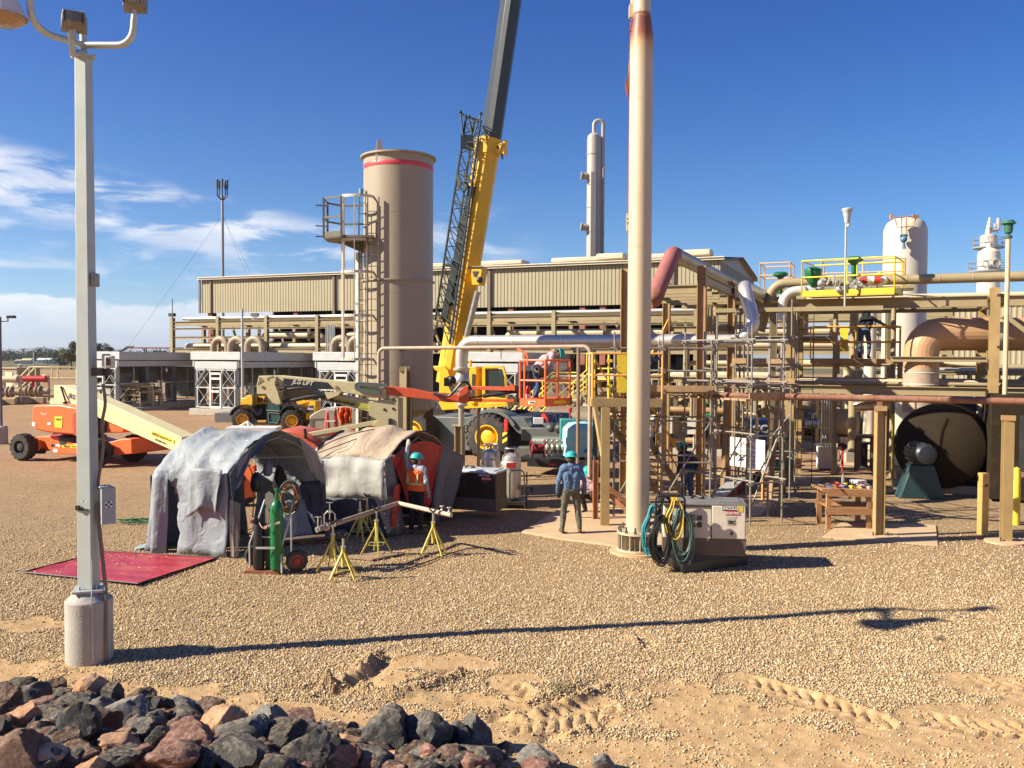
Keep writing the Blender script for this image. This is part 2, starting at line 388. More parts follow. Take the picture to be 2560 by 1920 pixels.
def seg_d(x,y,P):
 """distance to a polyline and the length run along it"""
 best=np.full(np.shape(x),1e9);run=np.zeros(np.shape(x));side=np.zeros(np.shape(x));acc=0
 for i in range(len(P)-1):
  a=P[i];b=P[i+1];d=b-a;L=np.hypot(*d);d=d/L
  t=np.clip((x-a[0])*d[0]+(y-a[1])*d[1],0,L);ox=x-a[0]-d[0]*t;oy=y-a[1]-d[1]*t
  q=np.hypot(ox,oy);s=np.sign(d[0]*oy-d[1]*ox);m=q<best
  best=np.where(m,q,best);run=np.where(m,acc+t,run);side=np.where(m,s,side);acc+=L
 return best,run,side
TRACKS=[(gp((1850,1700),(2010,1745),(2180,1800)),0.24,1.0),(gp((2290,1790),(2420,1815),(2640,1830)),0.22,1.0),(gp((1255,1815),(1380,1790),(1500,1765)),0.22,0.8),(gp((1255,1705),(1300,1735)),0.2,0.8),(gp((2420,1700),(2600,1715)),0.2,0.5)]
RIDGES=[(gp((935,1645),(880,1690),(820,1720)),0.10,0.11),(gp((820,1722),(900,1722),(985,1738),(1060,1725),(1150,1690)),0.09,0.10),(gp((1290,1790),(1400,1770),(1480,1735),(1510,1720)),0.07,0.09),(gp((1420,1835),(1490,1815)),0.07,0.07),(gp((1570,1590),(1590,1605)),0.05,0.05)]
def sand_amount(x,y):
 yb=np.interp(x,BX[:,0],BX[:,1]);e=(fbm(x*1.7,y*2.3,1)-0.47)*1.5+(vnoise(x*9,y*9,2)-0.5)*0.25
 s=1-smooth(-0.22,0.22,y-yb+e)
 for(px,py,r,w)in((1090,1660,0.75,0.33),(940,1690,0.5,0.3),(1300,1700,0.32,0.18),(60,1560,0.7,0.35),(2330,1660,0.0,0.0),(2450,1700,0.7,0.25)):
  if r==0:continue
  c=G(px,py);q=np.hypot((x-c.x)/r,(y-c.y)/w)+(vnoise(x*4,y*5,3)-0.5)*0.8
  s=np.maximum(s,(1-smooth(0.75,1.15,q))*0.95)
 for(px,py,r,w)in((1600,1830,0.55,0.16),(2100,1800,0.8,0.10),(1180,1775,0.3,0.12)):
  c=G(px,py);q=np.hypot((x-c.x)/r,(y-c.y)/w)+(vnoise(x*5,y*6,1)-0.5)
  s=np.minimum(s,smooth(0.6,1.3,q)*0.8+0.2)
 for P,w,k_ in TRACKS:s=np.maximum(s,(1-smooth(w*0.9,w*1.3,seg_d(x,y,P)[0]))*min(1,k_*1.1))
 return np.clip(s,0,1)
def ground_h(x,y,fine=True):
 h=slope(x,y)+(fbm(x*0.35,y*0.35,0)-0.47)*0.08*smooth(60,20,y)
 if fine:
  near=smooth(17,13,y)*smooth(9.5,8,np.abs(x))
  s=sand_amount(x,y)
  h=h+near*((fbm(x*3.1,y*3.1,1)-0.47)*0.035+s*(fbm(x*9,y*9,2,3)-0.44)*0.030-s*0.015)
  for P,w,k in TRACKS:
   d,r,sd=seg_d(x,y,P);m=1-smooth(w*0.8,w*1.15,d);end=smooth(0,0.15,r)
   ph=np.mod(r/0.165+d*sd*0+np.abs(d*0)+d/0.22*0.9+(sd>0)*0.5,1.0)
   lug=smooth(0.05,0.12,ph)*smooth(0.50,0.42,ph)*smooth(0.015,0.05,d)
   h=h+k*m*end*(-0.006-0.040*lug)+k*0.02*end*np.exp(-((d-w*1.1)/0.05)**2)
  for P,w,a in RIDGES:
   d,r,sd=seg_d(x,y,P);e=vnoise(x*14,y*14,3)
   h=h+a*0.85*np.exp(-(d/w)**2)*(0.25+1.3*e)-0.05*np.exp(-((d+(sd<0)*9-0.20)/0.09)**2)
 return h
def axis(lo,hi,st,far,grow=1.12):
 a=list(np.arange(lo,hi,st));p=hi;s=st
 while p<far:a.append(p);s*=grow;p+=s
 a.append(far);return a
xs=np.array(sorted(set([-v for v in axis(0,7.2,0.027,5000)]+axis(0,7.2,0.027,5000))))
ys=np.array([-60,-30,-12,-4,0,2,4,5,6]+axis(6.8,12.4,0.024,9000,1.055))
XX,YY=np.meshgrid(xs,ys);ZZ=ground_h(XX,YY)
nx,ny=len(xs),len(ys)
gm=bpy.data.meshes.new('ground');gm.vertices.add(nx*ny)
gm.vertices.foreach_set('co',np.stack([XX,YY,ZZ],-1).ravel())
idx=np.arange(nx*ny).reshape(ny,nx)
quads=np.stack([idx[:-1,:-1],idx[:-1,1:],idx[1:,1:],idx[1:,:-1]],-1).reshape(-1,4)
gm.loops.add(quads.size);gm.loops.foreach_set('vertex_index',quads.ravel())
gm.polygons.add(len(quads));gm.polygons.foreach_set('loop_start',np.arange(len(quads))*4)
gm.update(calc_edges=True)
gm.polygons.foreach_set('use_smooth',np.ones(len(quads),bool))
at=gm.attributes.new('sand','FLOAT','POINT');at.data.foreach_set('value',sand_amount(XX,YY).ravel().astype(np.float32))
gr=bpy.data.objects.new('ground',gm);COL.objects.link(gr);kind(gr,'structure')
def ground_mat():
 m=bpy.data.materials.new('ground');m.use_nodes=True;t=NT(m.node_tree);m.node_tree.nodes.clear()
 P=t.n('ShaderNodeBsdfPrincipled',ins={'Roughness':0.92,'Specular IOR Level':0.25});t.n('ShaderNodeOutputMaterial',ins={0:P.outputs[0]})
 co=t.n('ShaderNodeNewGeometry').outputs['Position']
 sp=t.n('ShaderNodeSeparateXYZ',ins={0:co}).outputs
 flat=t.n('ShaderNodeCombineXYZ',ins={0:sp[0],1:sp[1],2:0.0}).outputs[0]
 sand=t.n('ShaderNodeAttribute',attribute_name='sand').outputs['Fac']
 vor=t.n('ShaderNodeTexVoronoi',ins={'Vector':flat,'Scale':42.0,'Randomness':1.0})
 vor2=t.n('ShaderNodeTexVoronoi',ins={'Vector':flat,'Scale':17.0,'Randomness':1.0})
 hue=t.n('ShaderNodeSeparateColor',ins={0:vor.outputs['Color']}).outputs
 hue2=t.n('ShaderNodeSeparateColor',ins={0:vor2.outputs['Color']}).outputs
 stone=t.ramp(hue[0],[(0.0,(0.29,0.20,0.10)),(0.2,(0.45,0.335,0.18)),(0.5,(0.56,0.43,0.24)),(0.8,(0.66,0.52,0.31)),(1.0,(0.80,0.69,0.48))])
 stone=t.mix(t.math('MULTIPLY',t.sstep(hue2[1],0.75,0.9),0.5),stone,(0.30,0.22,0.16,1))
 edge=t.sstep(vor.outputs['Distance'],0.25,0.62)
 stone=t.mix(t.math('MULTIPLY',edge,0.55),stone,(0.20,0.135,0.08,1))
 big=t.n('ShaderNodeTexNoise',ins={'Vector':flat,'Scale':0.22,'Detail':6.0,'Roughness':0.6}).outputs[0]
 mid=t.n('ShaderNodeTexNoise',ins={'Vector':flat,'Scale':2.2,'Detail':5.0,'Roughness':0.65}).outputs[0]
 stone=t.mix(1.0,stone,t.ramp(big,[(0.3,(0.88,0.83,0.80)),(0.7,(1.08,1.06,1.02))]),'MULTIPLY')
 stone=t.mix(1.0,stone,t.ramp(mid,[(0.3,(0.86,0.84,0.82)),(0.7,(1.08,1.07,1.05))]),'MULTIPLY')
 # further off the gravel turns redder (crushed granite)
 stone=t.mix(1.0,stone,(0.90,0.865,0.84,1),'MULTIPLY')
 stone=t.mix(1.0,stone,t.mix(t.sstep(sp[1],20.0,36.0),(1,1,1,1),(1.12,1.02,1.04,1)),'MULTIPLY')
 sn=t.n('ShaderNodeTexNoise',ins={'Vector':flat,'Scale':3.0,'Detail':9.0,'Roughness':0.68}).outputs[0]
 sandc=t.ramp(sn,[(0.25,(0.36,0.22,0.105)),(0.5,(0.48,0.32,0.16)),(0.75,(0.56,0.385,0.205))])
 crumb=t.n('ShaderNodeTexNoise',ins={'Vector':flat,'Scale':45.0,'Detail':4.0,'Roughness':0.7}).outputs[0]
 sandc=t.mix(1.0,sandc,t.ramp(crumb,[(0.3,(0.84,0.82,0.80)),(0.6,(1.04,1.04,1.04))]),'MULTIPLY')
 bre=t.math('ADD',sand,t.math('MULTIPLY',t.math('SUBTRACT',t.n('ShaderNodeTexNoise',ins={'Vector':flat,'Scale':16.0,'Detail':3.0}).outputs[0],0.5),1.0))
 sm=t.sstep(bre,0.38,0.62)
 c=t.mix(sm,stone,sandc)
 # beyond the yard: dry grass, then brush
 yy=t.math('ADD',sp[1],t.math('ADD',t.math('MULTIPLY',sp[0],0.12),t.math('MULTIPLY',t.math('SUBTRACT',t.n('ShaderNodeTexNoise',ins={'Vector':flat,'Scale':0.02,'Detail':4.0}).outputs[0],0.5),60.0)))
 grass=t.ramp(t.n('ShaderNodeTexNoise',ins={'Vector':t.n('ShaderNodeMapping',ins={'Vector':flat,'Scale':(0.05,0.3,1)}).outputs[0],'Scale':1.0,'Detail':7.0,'Roughness':0.7}).outputs[0],[(0.3,(0.27,0.165,0.075)),(0.7,(0.42,0.27,0.13))])
 brush=t.ramp(t.n('ShaderNodeTexNoise',ins={'Vector':t.n('ShaderNodeMapping',ins={'Vector':flat,'Scale':(0.03,0.08,1)}).outputs[0],'Scale':1.0,'Detail':7.0,'Roughness':0.8}).outputs[0],[(0.35,(0.07,0.085,0.035)),(0.65,(0.20,0.16,0.08))])
 c=t.mix(t.sstep(yy,95.0,112.0),c,grass)
 c=t.mix(t.sstep(yy,225.0,250.0),c,brush)
 t.t.links.new(c,P.inputs['Base Color'])
 hgt=t.math('MULTIPLY',t.math('SUBTRACT',1.0,vor.outputs['Distance']),t.math('SUBTRACT',1.0,sm))
 hgt=t.math('ADD',hgt,t.math('MULTIPLY',crumb,t.math('MULTIPLY',sm,0.45)))
 b=t.n('ShaderNodeBump',ins={'Strength':1.0,'Distance':0.022,'Height':hgt}).outputs[0]
 t.t.links.new(b,P.inputs['Normal'])
 return m
gm.materials.append(ground_mat())
# loose stones lying on it: one uncountable mass, real geometry
def scatter_gravel():
 N=230000
 u=RNG.random(N*3);y=7.0/(1-u*(1-7.0/22.0));x=(RNG.random(N*3)*2-1)*(y*0.62+4.5)
 s=sand_amount(x,y);clump=fbm(x*2.1,y*2.1,2)
 keep=RNG.random(N*3)<smooth(22,14,y)*smooth(y*0.62+4.5,y*0.62+0.8,np.abs(x))*np.where(s>0.5,0.08+0.30*(clump>0.58),0.9-0.7*s)
 x=x[keep][:N];y=y[keep][:N];n=len(x);s=s[keep][:N]
 z=ground_h(x,y)
 r=(0.0055+0.014*RNG.random(n)**2.6)*(0.8+0.03*y)
 base=np.array([(1,0,0),(0,1,0),(-1,0,0),(0,-1,0),(0.1,0.1,0.8),(0,0,-0.6)],float)
 fc=np.array([(0,1,4),(1,2,4),(2,3,4),(3,0,4),(1,0,5),(2,1,5),(3,2,5),(0,3,5)])
 jit=0.6+0.7*RNG.random((n,6,3));v=base[None]*jit*r[:,None,None]
 a=RNG.random(n)*6.283;ca,sa=np.cos(a)[:,None],np.sin(a)[:,None]
 vx=v[...,0]*ca-v[...,1]*sa;vy=v[...,0]*sa+v[...,1]*ca
 tl=(RNG.random((n,1))-0.5)*1.4;vz=v[...,2]+vx*tl
 co=np.stack([vx+x[:,None],vy+y[:,None],vz+(z+r*0.25)[:,None]],-1)
 me=bpy.data.meshes.new('gravel');me.vertices.add(n*6);me.vertices.foreach_set('co',co.ravel())
 f=(fc[None]+(np.arange(n)*6)[:,None,None]).reshape(-1,3)
 me.loops.add(f.size);me.loops.foreach_set('vertex_index',f.ravel());me.polygons.add(len(f));me.polygons.foreach_set('loop_start',np.arange(len(f))*3)
 me.update(calc_edges=True)
 at=me.attributes.new('tone','FLOAT','POINT');at.data.foreach_set('value',np.repeat(RNG.random(n),6).astype(np.float32))
 m=bpy.data.materials.new('gravel');m.use_nodes=True;t=NT(m.node_tree);m.node_tree.nodes.clear()
 P=t.n('ShaderNodeBsdfPrincipled',ins={'Roughness':0.85});t.n('ShaderNodeOutputMaterial',ins={0:P.outputs[0]})
 c=t.ramp(t.n('ShaderNodeAttribute',attribute_name='tone').outputs['Fac'],[(0,(0.20,0.14,0.085)),(0.15,(0.40,0.27,0.14)),(0.5,(0.54,0.395,0.21)),(0.85,(0.64,0.495,0.295)),(1,(0.80,0.68,0.50))])
 t.t.links.new(c,P.inputs['Base Color']);me.materials.append(m)
 o=bpy.data.objects.new('gravel',me);COL.objects.link(o)
 tag(o,'loose tan gravel covering the yard in front of the tents','gravel');kind(o,'stuff')
scatter_gravel()
# ------------------------------------------------------------ riprap boulders
def rock_mat(name,a,b,c):
 m=bpy.data.materials.new(name);m.use_nodes=True;t=NT(m.node_tree);m.node_tree.nodes.clear()
 P=t.n('ShaderNodeBsdfPrincipled',ins={'Roughness':0.82,'Specular IOR Level':0.35});t.n('ShaderNodeOutputMaterial',ins={0:P.outputs[0]})
 oi=t.n('ShaderNodeObjectInfo');co=t.n('ShaderNodeTexCoord').outputs['Object']
 co=t.n('ShaderNodeVectorMath',operation='ADD',ins={0:co,1:t.n('ShaderNodeCombineXYZ',ins={0:t.math('MULTIPLY',oi.outputs['Random'],40.0)}).outputs[0]}).outputs[0]
 n=t.n('ShaderNodeTexNoise',ins={'Vector':co,'Scale':5.0,'Detail':9.0,'Roughness':0.72,'Distortion':0.6}).outputs[0]
 n2=t.n('ShaderNodeTexNoise',ins={'Vector':co,'Scale':26.0,'Detail':6.0,'Roughness':0.7}).outputs[0]
 cc=t.ramp(n,[(0.32,a),(0.5,b),(0.66,c)])
 cc=t.mix(1.0,cc,t.ramp(n2,[(0.3,(0.68,0.68,0.68)),(0.7,(1.25,1.25,1.25))]),'MULTIPLY')
 cc=t.mix(t.math('MULTIPLY',t.sstep(n2,0.62,0.75),0.45),cc,(0.42,0.33,0.24,1))
 cc=t.mix(1.0,cc,t.ramp(oi.outputs['Random'],[(0,(0.72,0.72,0.72)),(1,(1.3,1.3,1.3))]),'MULTIPLY')
 up=t.n('ShaderNodeSeparateXYZ',ins={0:t.n('ShaderNodeNewGeometry').outputs['Normal']}).outputs[2]
 cc=t.mix(t.math('MULTIPLY',t.math('MULTIPLY',t.sstep(up,0.55,1.0),t.sstep(n2,0.42,0.62)),0.5),cc,(0.42,0.31,0.19,1))
 t.t.links.new(cc,P.inputs['Base Color'])
 b1=t.n('ShaderNodeBump',ins={'Strength':0.9,'Distance':0.05,'Height':n}).outputs[0]
 b=t.n('ShaderNodeBump',ins={'Strength':0.7,'Distance':0.012,'Height':n2,'Normal':b1}).outputs[0];t.t.links.new(b,P.inputs['Normal'])
 return m
RK={'charcoal':rock_mat('rock_charcoal',(0.022,0.022,0.022),(0.06,0.058,0.054),(0.16,0.15,0.135)),
 'grey':rock_mat('rock_grey',(0.07,0.068,0.064),(0.15,0.145,0.13),(0.25,0.235,0.21)),
 'brown':rock_mat('rock_brown',(0.05,0.03,0.024),(0.12,0.07,0.05),(0.20,0.12,0.085)),
 'rust':rock_mat('rock_rust',(0.11,0.05,0.04),(0.22,0.105,0.08),(0.36,0.20,0.15)),
 'orange':rock_mat('rock_orange',(0.34,0.17,0.08),(0.52,0.28,0.15),(0.62,0.40,0.25))}
_b=bmesh.new();bmesh.ops.create_icosphere(_b,subdivisions=4,radius=1);_b.verts.ensure_lookup_table()
ICO=np.array([v.co[:]for v in _b.verts]);ICOF=[tuple(v.index for v in f.verts)for f in _b.faces];_b.free()
def rock(p,sx,sy,sz,colr,seed):
 r_=np.random.default_rng(seed);k=r_.integers(8,14)
 N=r_.normal(size=(k,3));N/=np.linalg.norm(N,axis=1)[:,None];d=0.62+0.33*r_.random(k)
 q=ICO@N.T;q=np.where(q>0.05,d[None]/np.maximum(q,0.05),9);qs=np.sort(q,axis=1)
 r=np.minimum(qs[:,0],1.12);ed=np.clip((qs[:,1]-qs[:,0])/0.06,0,1);r=r*(0.985+0.015*ed)
 v=ICO*r[:,None];f=v*2.3+seed%97
 nz=np.array([mnoise.fractal(Vector(a),0.9,2.0,4)for a in f]);v=v*(1+0.10*nz)[:,None]
 v=v*np.array([sx,sy,sz]);a=r_.random()*6.28;c,s=math.cos(a*0.15),math.sin(a*0.15)
 v=np.stack([v[:,0]*c-v[:,1]*s,v[:,0]*s+v[:,1]*c,v[:,2]+v[:,0]*(r_.random()-0.5)*0.5],1)
 me=bpy.data.meshes.new('boulder');me.from_pydata(v.tolist(),[],ICOF);me.materials.append(RK[colr])
 me.polygons.foreach_set('use_smooth',[True]*len(me.polygons))
 me.set_sharp_from_angle(angle=rad(24))
 o=bpy.data.objects.new('boulder',me);COL.objects.link(o);o.location=p;return o
C_,G_,B_,R_,O_='charcoal','grey','brown','rust','orange'
RL=[(30,560,120,130,B_),(75,482,110,60,C_),(128,520,125,85,C_),(215,500,95,75,B_),(190,560,110,60,R_),(390,515,120,100,O_),(480,530,85,95,C_),(300,580,150,70,C_),(205,602,115,62,C_),(92,622,135,85,O_),(225,655,140,90,C_),(440,590,112,72,G_),(350,612,115,62,B_),(592,555,112,72,B_),(540,612,150,125,G_),(690,585,90,90,C_),(780,575,95,78,G_),(900,583,115,60,B_),(312,690,155,150,C_),(440,655,140,110,B_),(620,690,140,120,C_),(790,635,170,62,C_),(930,655,175,95,O_),(640,640,120,62,C_),(680,730,115,92,C_),(490,745,150,72,O_),(60,785,200,120,B_),(150,700,125,72,B_),(790,745,230,150,R_),(1035,695,180,115,G_),(1155,650,142,98,G_),(1285,640,170,68,R_),(1200,722,205,82,C_),(1330,688,125,72,C_),(1010,785,205,115,C_),(1290,795,215,110,C_),(1460,690,110,62,B_),(1670,712,190,155,C_),(1840,715,190,165,C_),(1975,722,115,115,C_),(2058,705,125,125,G_),(1490,735,145,62,O_),(1465,800,135,75,R_),(1620,800,165,75,C_),(1850,785,85,62,R_),(2080,800,200,85,C_),(1945,812,160,55,B_),(740,812,200,75,R_),(480,808,165,62,C_),(340,800,175,62,B_),(590,795,125,82,R_),(1390,745,115,72,C_),(1130,765,105,62,B_),(10,690,60,90,C_),(20,640,70,60,B_),(250,740,120,90,B_),(410,720,110,70,C_),(560,640,90,60,R_),(860,700,80,70,O_),(960,730,80,60,B_),(1240,780,60,50,O_),(1410,660,80,40,G_),(1780,665,70,60,C_),(1560,760,80,60,B_),(1760,770,70,50,C_),(40,730,90,70,R_),(640,590,60,60,C_),(740,650,70,50,B_),(830,590,70,40,C_),(1000,610,60,40,C_),(2100,830,90,50,R_),(1750,820,100,50,B_),(1390,815,90,50,O_),(890,800,120,70,C_),(200,800,130,70,O_),(2330,805,150,75,G_),(2330,835,120,50,R_),(2610,812,95,50,G_),(150,640,70,50,C_),(400,560,70,45,C_),(260,520,90,50,C_),(10,500,60,60,C_),(1560,700,70,50,G_),(1100,800,80,50,R_)]
rocks=[]
K=1280/2212
for i,(cx,cy,w,h,cl)in enumerate(RL):
 sx,sy=cx*K,1440+cy*K;b=G(sx,min(1990,sy+h*K*0.36));dist=math.hypot(b.y,CAM_H)
 ww=w*K/F*dist*0.55;hh=h*K/F*dist*0.58
 o=rock((b.x,b.y+ww*0.35,b.z+hh*0.55),ww,ww*0.95,max(hh*1.15,ww*0.55),cl,100+i)
 rocks.append((sx,sy,w*h,cl,o))
r2=random.Random(3)
for i in range(190): # smaller ones filling the gaps of the pile
 sx=r2.uniform(-30,1260);top=1715+sx*0.115 if sx<560 else 1800+(sx-560)*0.09
 sy=r2.uniform(top+8,1935);b=G(sx,min(sy,1990));w=r2.uniform(0.045,0.17)
 cl=r2.choice([C_,C_,C_,G_,B_,B_,R_,O_])
 o=rock((b.x,b.y,b.z+w*0.25),w,w*0.8,w*0.7,cl,400+i);rocks.append((sx,sy,w*9000,cl,o))
def label_rocks():
 words={'charcoal':'charcoal','grey':'grey','brown':'brown','rust':'rust red','orange':'orange tan'}
 order=['first','second','third','fourth','fifth','sixth','seventh','eighth','ninth','tenth','eleventh','twelfth','thirteenth','fourteenth','fifteenth','sixteenth','seventeenth','eighteenth','nineteenth','twentieth']
 g={}
 for sx,sy,a,cl,o in rocks:
  top=1715+sx*0.115 if sx<560 else 1800+(sx-560)*0.09
  big='large' if a>11000 else('middling' if a>3500 else 'small')
  if sx>1290:key=(cl,big,'lying apart at the right end of the pile')
  else:key=(cl,big,'along the top edge of the pile' if sy<top+50 else('in the bottom row of the pile' if sy>1875 else 'in the middle of the pile'))
  g.setdefault(key,[]).append((sx,o))
 for(cl,big,where),L in g.items():
  L.sort(key=lambda q:q[0])
  for i,(sx,o)in enumerate(L):
   od='only' if len(L)==1 else(order[i]if i<20 else f'{i + 1}th')
   tag(o,f'{od} {big} {words[cl]} boulder{" from the left" if len(L) > 1 else ""} {where}','boulder','riprap boulders on the bank')
label_rocks()
# dry weed tufts
def weed(px,py,label,col=(0.10,0.10,0.04),n=40,r=0.12):
 p=G(px,py);m=MB()
 for i in range(n):
  a=random.uniform(0,6.28);q=p+Vector((random.uniform(-r,r),random.uniform(-r,r),0));l=random.uniform(0.03,0.09)
  d=Vector((math.cos(a)*0.6,math.sin(a)*0.6,1)).normalized()
  m.prism([(-0.004,0),(0.004,0),(0,l)],q,Vector((math.sin(a),-math.cos(a),0)),d,0.002)
 t=thing('weed',label,'weed',p,group='weeds in the gravel');m.build('leaves',mat('weed%.2f'%col[0],col,0.7),t)
weed(1400,1720,'low green weed tuft at the edge of the sand patch',(0.10,0.13,0.04),90,0.14)
weed(1580,1598,'dark dry weed alone on the gravel below the stack',(0.06,0.045,0.03),40,0.05)
weed(2350,1600,'brown dry weed on the gravel at the right',(0.16,0.11,0.06),40,0.07)
weed(400,1695,'small brown weed near the lamp base and boulders',(0.14,0.10,0.05),30,0.06)
# ------------------------------------------------------------ lamp post with concrete pier
def lamp_post():
 b=G(224,1644);b.z=0;x,y=b.x,b.y
 t=thing('lamp_post','grey square lamp post on round concrete pier in the left foreground','lamp post',b)
 m=MB();m.lathe([(0.285,-0.1),(0.285,0.76),(0.27,0.78),(0.0,0.78)],b,40,cap=False)
 m.mi=0;m.lathe([(0.27,0.775),(0.17,0.88),(0.0,0.88)],b,8,cap=False)
 pier=m.build('concrete_pier',mat('pier',(0.40,0.39,0.35),0.85,var=0.10,scale=4,bump=0.3,bscale=45,dirt=0.5,dirtcol=(0.34,0.29,0.23)),t)
 m=MB();m.box((x,y,0.895),(0.36,0.36,0.03),rad(20))
 for a in range(4):
  q=Vector((0.14,0,0));q.rotate(Euler((0,0,rad(65+90*a))));m.cyl((x+q.x,y+q.y,0.88),(x+q.x,y+q.y,0.96),0.014,n=8)
 m.build('base_plate',GALV,t,bevel=0.003)
 m=MB();Ht=W(206,143,b.y).z;w0,w1=0.115,0.068;R=rad(38) # square tapered shaft turned so that two faces show
 vs=[]
 for z,w in((0.91,w0),(Ht,w1*1.32)):
  for a in range(4):
   q=Vector((w*1.2,0,0));q.rotate(Euler((0,0,R+rad(90*a))));vs.append((x+q.x,y+q.y,z))
 m.add(vs,[(3,2,1,0),(4,5,6,7)]+[(i,(i+1)%4,4+(i+1)%4,4+i)for i in range(4)])
 m.build('shaft',mat('shaft',(0.46,0.52,0.50),0.55,var=0.08,scale=2.5,dirt=0.3,dirtcol=(0.36,0.40,0.38),metal=0.1),t,bevel=0.008)
 m=MB();m.box((x,y,Ht+0.005),(0.25,0.25,0.03),R);m.cyl((x,y,Ht),(x,y,Ht+0.30),0.045,n=14)
 m.build('top_cap',GALV,t,bevel=0.004)
 Y=b.y
 def px(sx,sy,dy=0):return W(sx,sy,Y+dy)
 tp=Vector((x,y,W(206,113,Y).z))
 armL=bend([tp,px(120,86,-0.5),px(80,55,-0.75),px(72,-20,-0.8)],0.30)
 m=MB();m.tube(armL,0.042,12);m.build('arm',GALV,t)
 armR=bend([tp,px(330,113,-0.1),px(337,35,-0.12)],0.30)
 m=MB();m.tube(armR,0.042,12);m.build('arm',GALV,t)
 armM=bend([Vector((x,y,Ht+0.08)),px(180,137,-0.5),px(178,70,-0.6)],0.07)
 m=MB();m.tube(armM,0.036,12);m.build('arm',GALV,t)
 # big round lamp, seen from below at the picture's edge
 c=px(4,38,-0.85)
 m=MB();m.lathe([(0.06,0.46),(0.09,0.40),(0.13,0.30),(0.26,0.03),(0.275,0.0)],c+Vector((0,0,-0.02)),32,cap=False);m.tube([c+Vector((0,0,0.42)),c+Vector((0,0,0.6)),px(72,-20,-0.8)+Vector((0,0,0.25)),px(72,-20,-0.8)],0.035)
 sh=m.build('lamp_shade',mat('lampshade',(0.70,0.68,0.64),0.5,var=0.05),t)
 m=MB();m.lathe([(0.262,0.03),(0.24,-0.04),(0.14,-0.075),(0.0,-0.085)],c+Vector((0,0,-0.02)),32,cap=False);m.build('lens',mat('amber_lens',(0.42,0.25,0.13),0.15,var=0.15,spec=0.8),sh)
 m=MB();
 for k in range(5):
  a=k*math.pi/5;m.curve([c+Vector((math.cos(a)*0.27*s_,math.sin(a)*0.27*s_,-0.03-0.12*(1-s_*s_)))for s_ in(-1,-0.6,0,0.6,1)],0.003,5)
 m.torus(c+Vector((0,0,-0.10)),0.17,0.003);m.build('wire_guard',GALV,sh)
 # two floodlights
 for(sx,sy,tilt,yaw,dy)in((185,52,-20,25,-0.6),(336,3,-12,10,-0.12)):
  c=px(sx,sy,dy);R3=Euler((rad(-90+tilt),0,rad(yaw))).to_matrix()
  m=MB();vs=[]
  for z,w,h in((0.07,0.14,0.12),(-0.06,0.12,0.10),(-0.10,0.07,0.06)):
   for i,j in((-1,-1),(1,-1),(1,1),(-1,1)):vs.append(c+R3@Vector((i*w,j*h,z)))
  m.add(vs,[(0,1,2,3),(11,10,9,8)]+[(a+i,a+(i+1)%4,a+4+(i+1)%4,a+4+i)for a in(0,4)for i in range(4)])
  for k in range(-3,4):m.box(c+R3@Vector((k*0.036,0,-0.085)),(0.006,0.17,0.05),R=R3)
  fx=m.build('floodlight',mat('flood',(0.24,0.22,0.19),0.6,var=0.3,scale=9,dirt=0.6,dirtcol=(0.36,0.33,0.27)),t,bevel=0.004)
  m=MB();m.box(c+R3@Vector((0,0,0.074)),(0.22,0.18,0.006),R=R3);m.build('glass',mat('floodglass',(0.10,0.12,0.14),0.12,spec=0.8),fx)
  m=MB();m.cyl(c-Vector((0,0,0.22)),c-Vector((0,0,0.10)),0.03,n=10);m.build('swivel',GALV,fx)
 # small siren box on the shaft
 c=W(238,700,Y);m=MB();m.box(c,(0.055,0.14,0.17),rad(0));m.box(c+Vector((-0.03,0,0.03)),(0.03,0.06,0.06))
 m.build('siren_box',mat('siren',(0.30,0.30,0.28),0.5),t,bevel=0.008)
 # loudspeaker, transponder box and disc high on the shaft
 c=W(268,905,Y);m=MB();m.box(c+Vector((-0.03,0.04,0.02)),(0.07,0.16,0.17),rad(8));m.box(c+Vector((0.035,0,0.0)),(0.10,0.12,0.16),rad(8))
 hrn=m.build('intercom_box',mat('intercom',(0.62,0.60,0.54),0.5,dirt=0.2),t,bevel=0.014)
 m=MB();
 for k in range(5):m.box(c+Vector((0.042-0.02*k*0+(k-2)*0.012,-0.064,0.005)),(0.006,0.006,0.09),rad(8))
 m.build('louvre',DARK,hrn)
 c=W(245,930,Y);m=MB();m.box(c,(0.13,0.10,0.10));m.cyl(c+Vector((0.10,0.03,0)),c+Vector((0.10,0.08,0)),0.05,n=16);m.build('junction_box',mat('jbox',(0.06,0.06,0.06),0.4,var=0.4,scale=20),t,bevel=0.004)
 # control cabinet
 c=W(262,1263,Y)+Vector((0.03,0,0));ang=rad(38)
 m=MB();m.box(c,(0.17,0.17,0.47),ang);m.box(c+Vector((-0.02,-0.02,0.245)),(0.15,0.15,0.02),ang)
 cab=m.build('control_cabinet',mat('cabinet',(0.36,0.40,0.42),0.5,var=0.06,dirt=0.15),t,bevel=0.006)
 fr=Euler((0,0,ang)).to_matrix()
 def checker(p,xx,parent,n=3,s=0.026):
  m=MB();m2=MB()
  for i in range(n):
   for j in range(n):
    (m if(i+j)%2 else m2).prism([(-s/2,-s/2),(s/2,-s/2),(s/2,s/2),(-s/2,s/2)],p+xx*((i-1)*s)+Zv*((j-1)*s),xx,Zv,0.002)
  m.build('target_sticker',INK,parent);m2.build('target_sticker',WHITE,parent)
 xx=fr@Vector((1,0,0));nn=fr@Vector((0,-1,0));checker(c+nn*0.087+xx*0.0+Zv*0.02,xx,cab)
 zc=W(210,1256,Y).z;w_=0.128
 xl=Vector((math.cos(R-rad(45)),math.sin(R-rad(45)),0));xl=Matrix.Rotation(rad(-90),3,'Z')@xl
 pn=Vector((-xl.y,xl.x,0));pn=pn if pn.y<0 else-pn
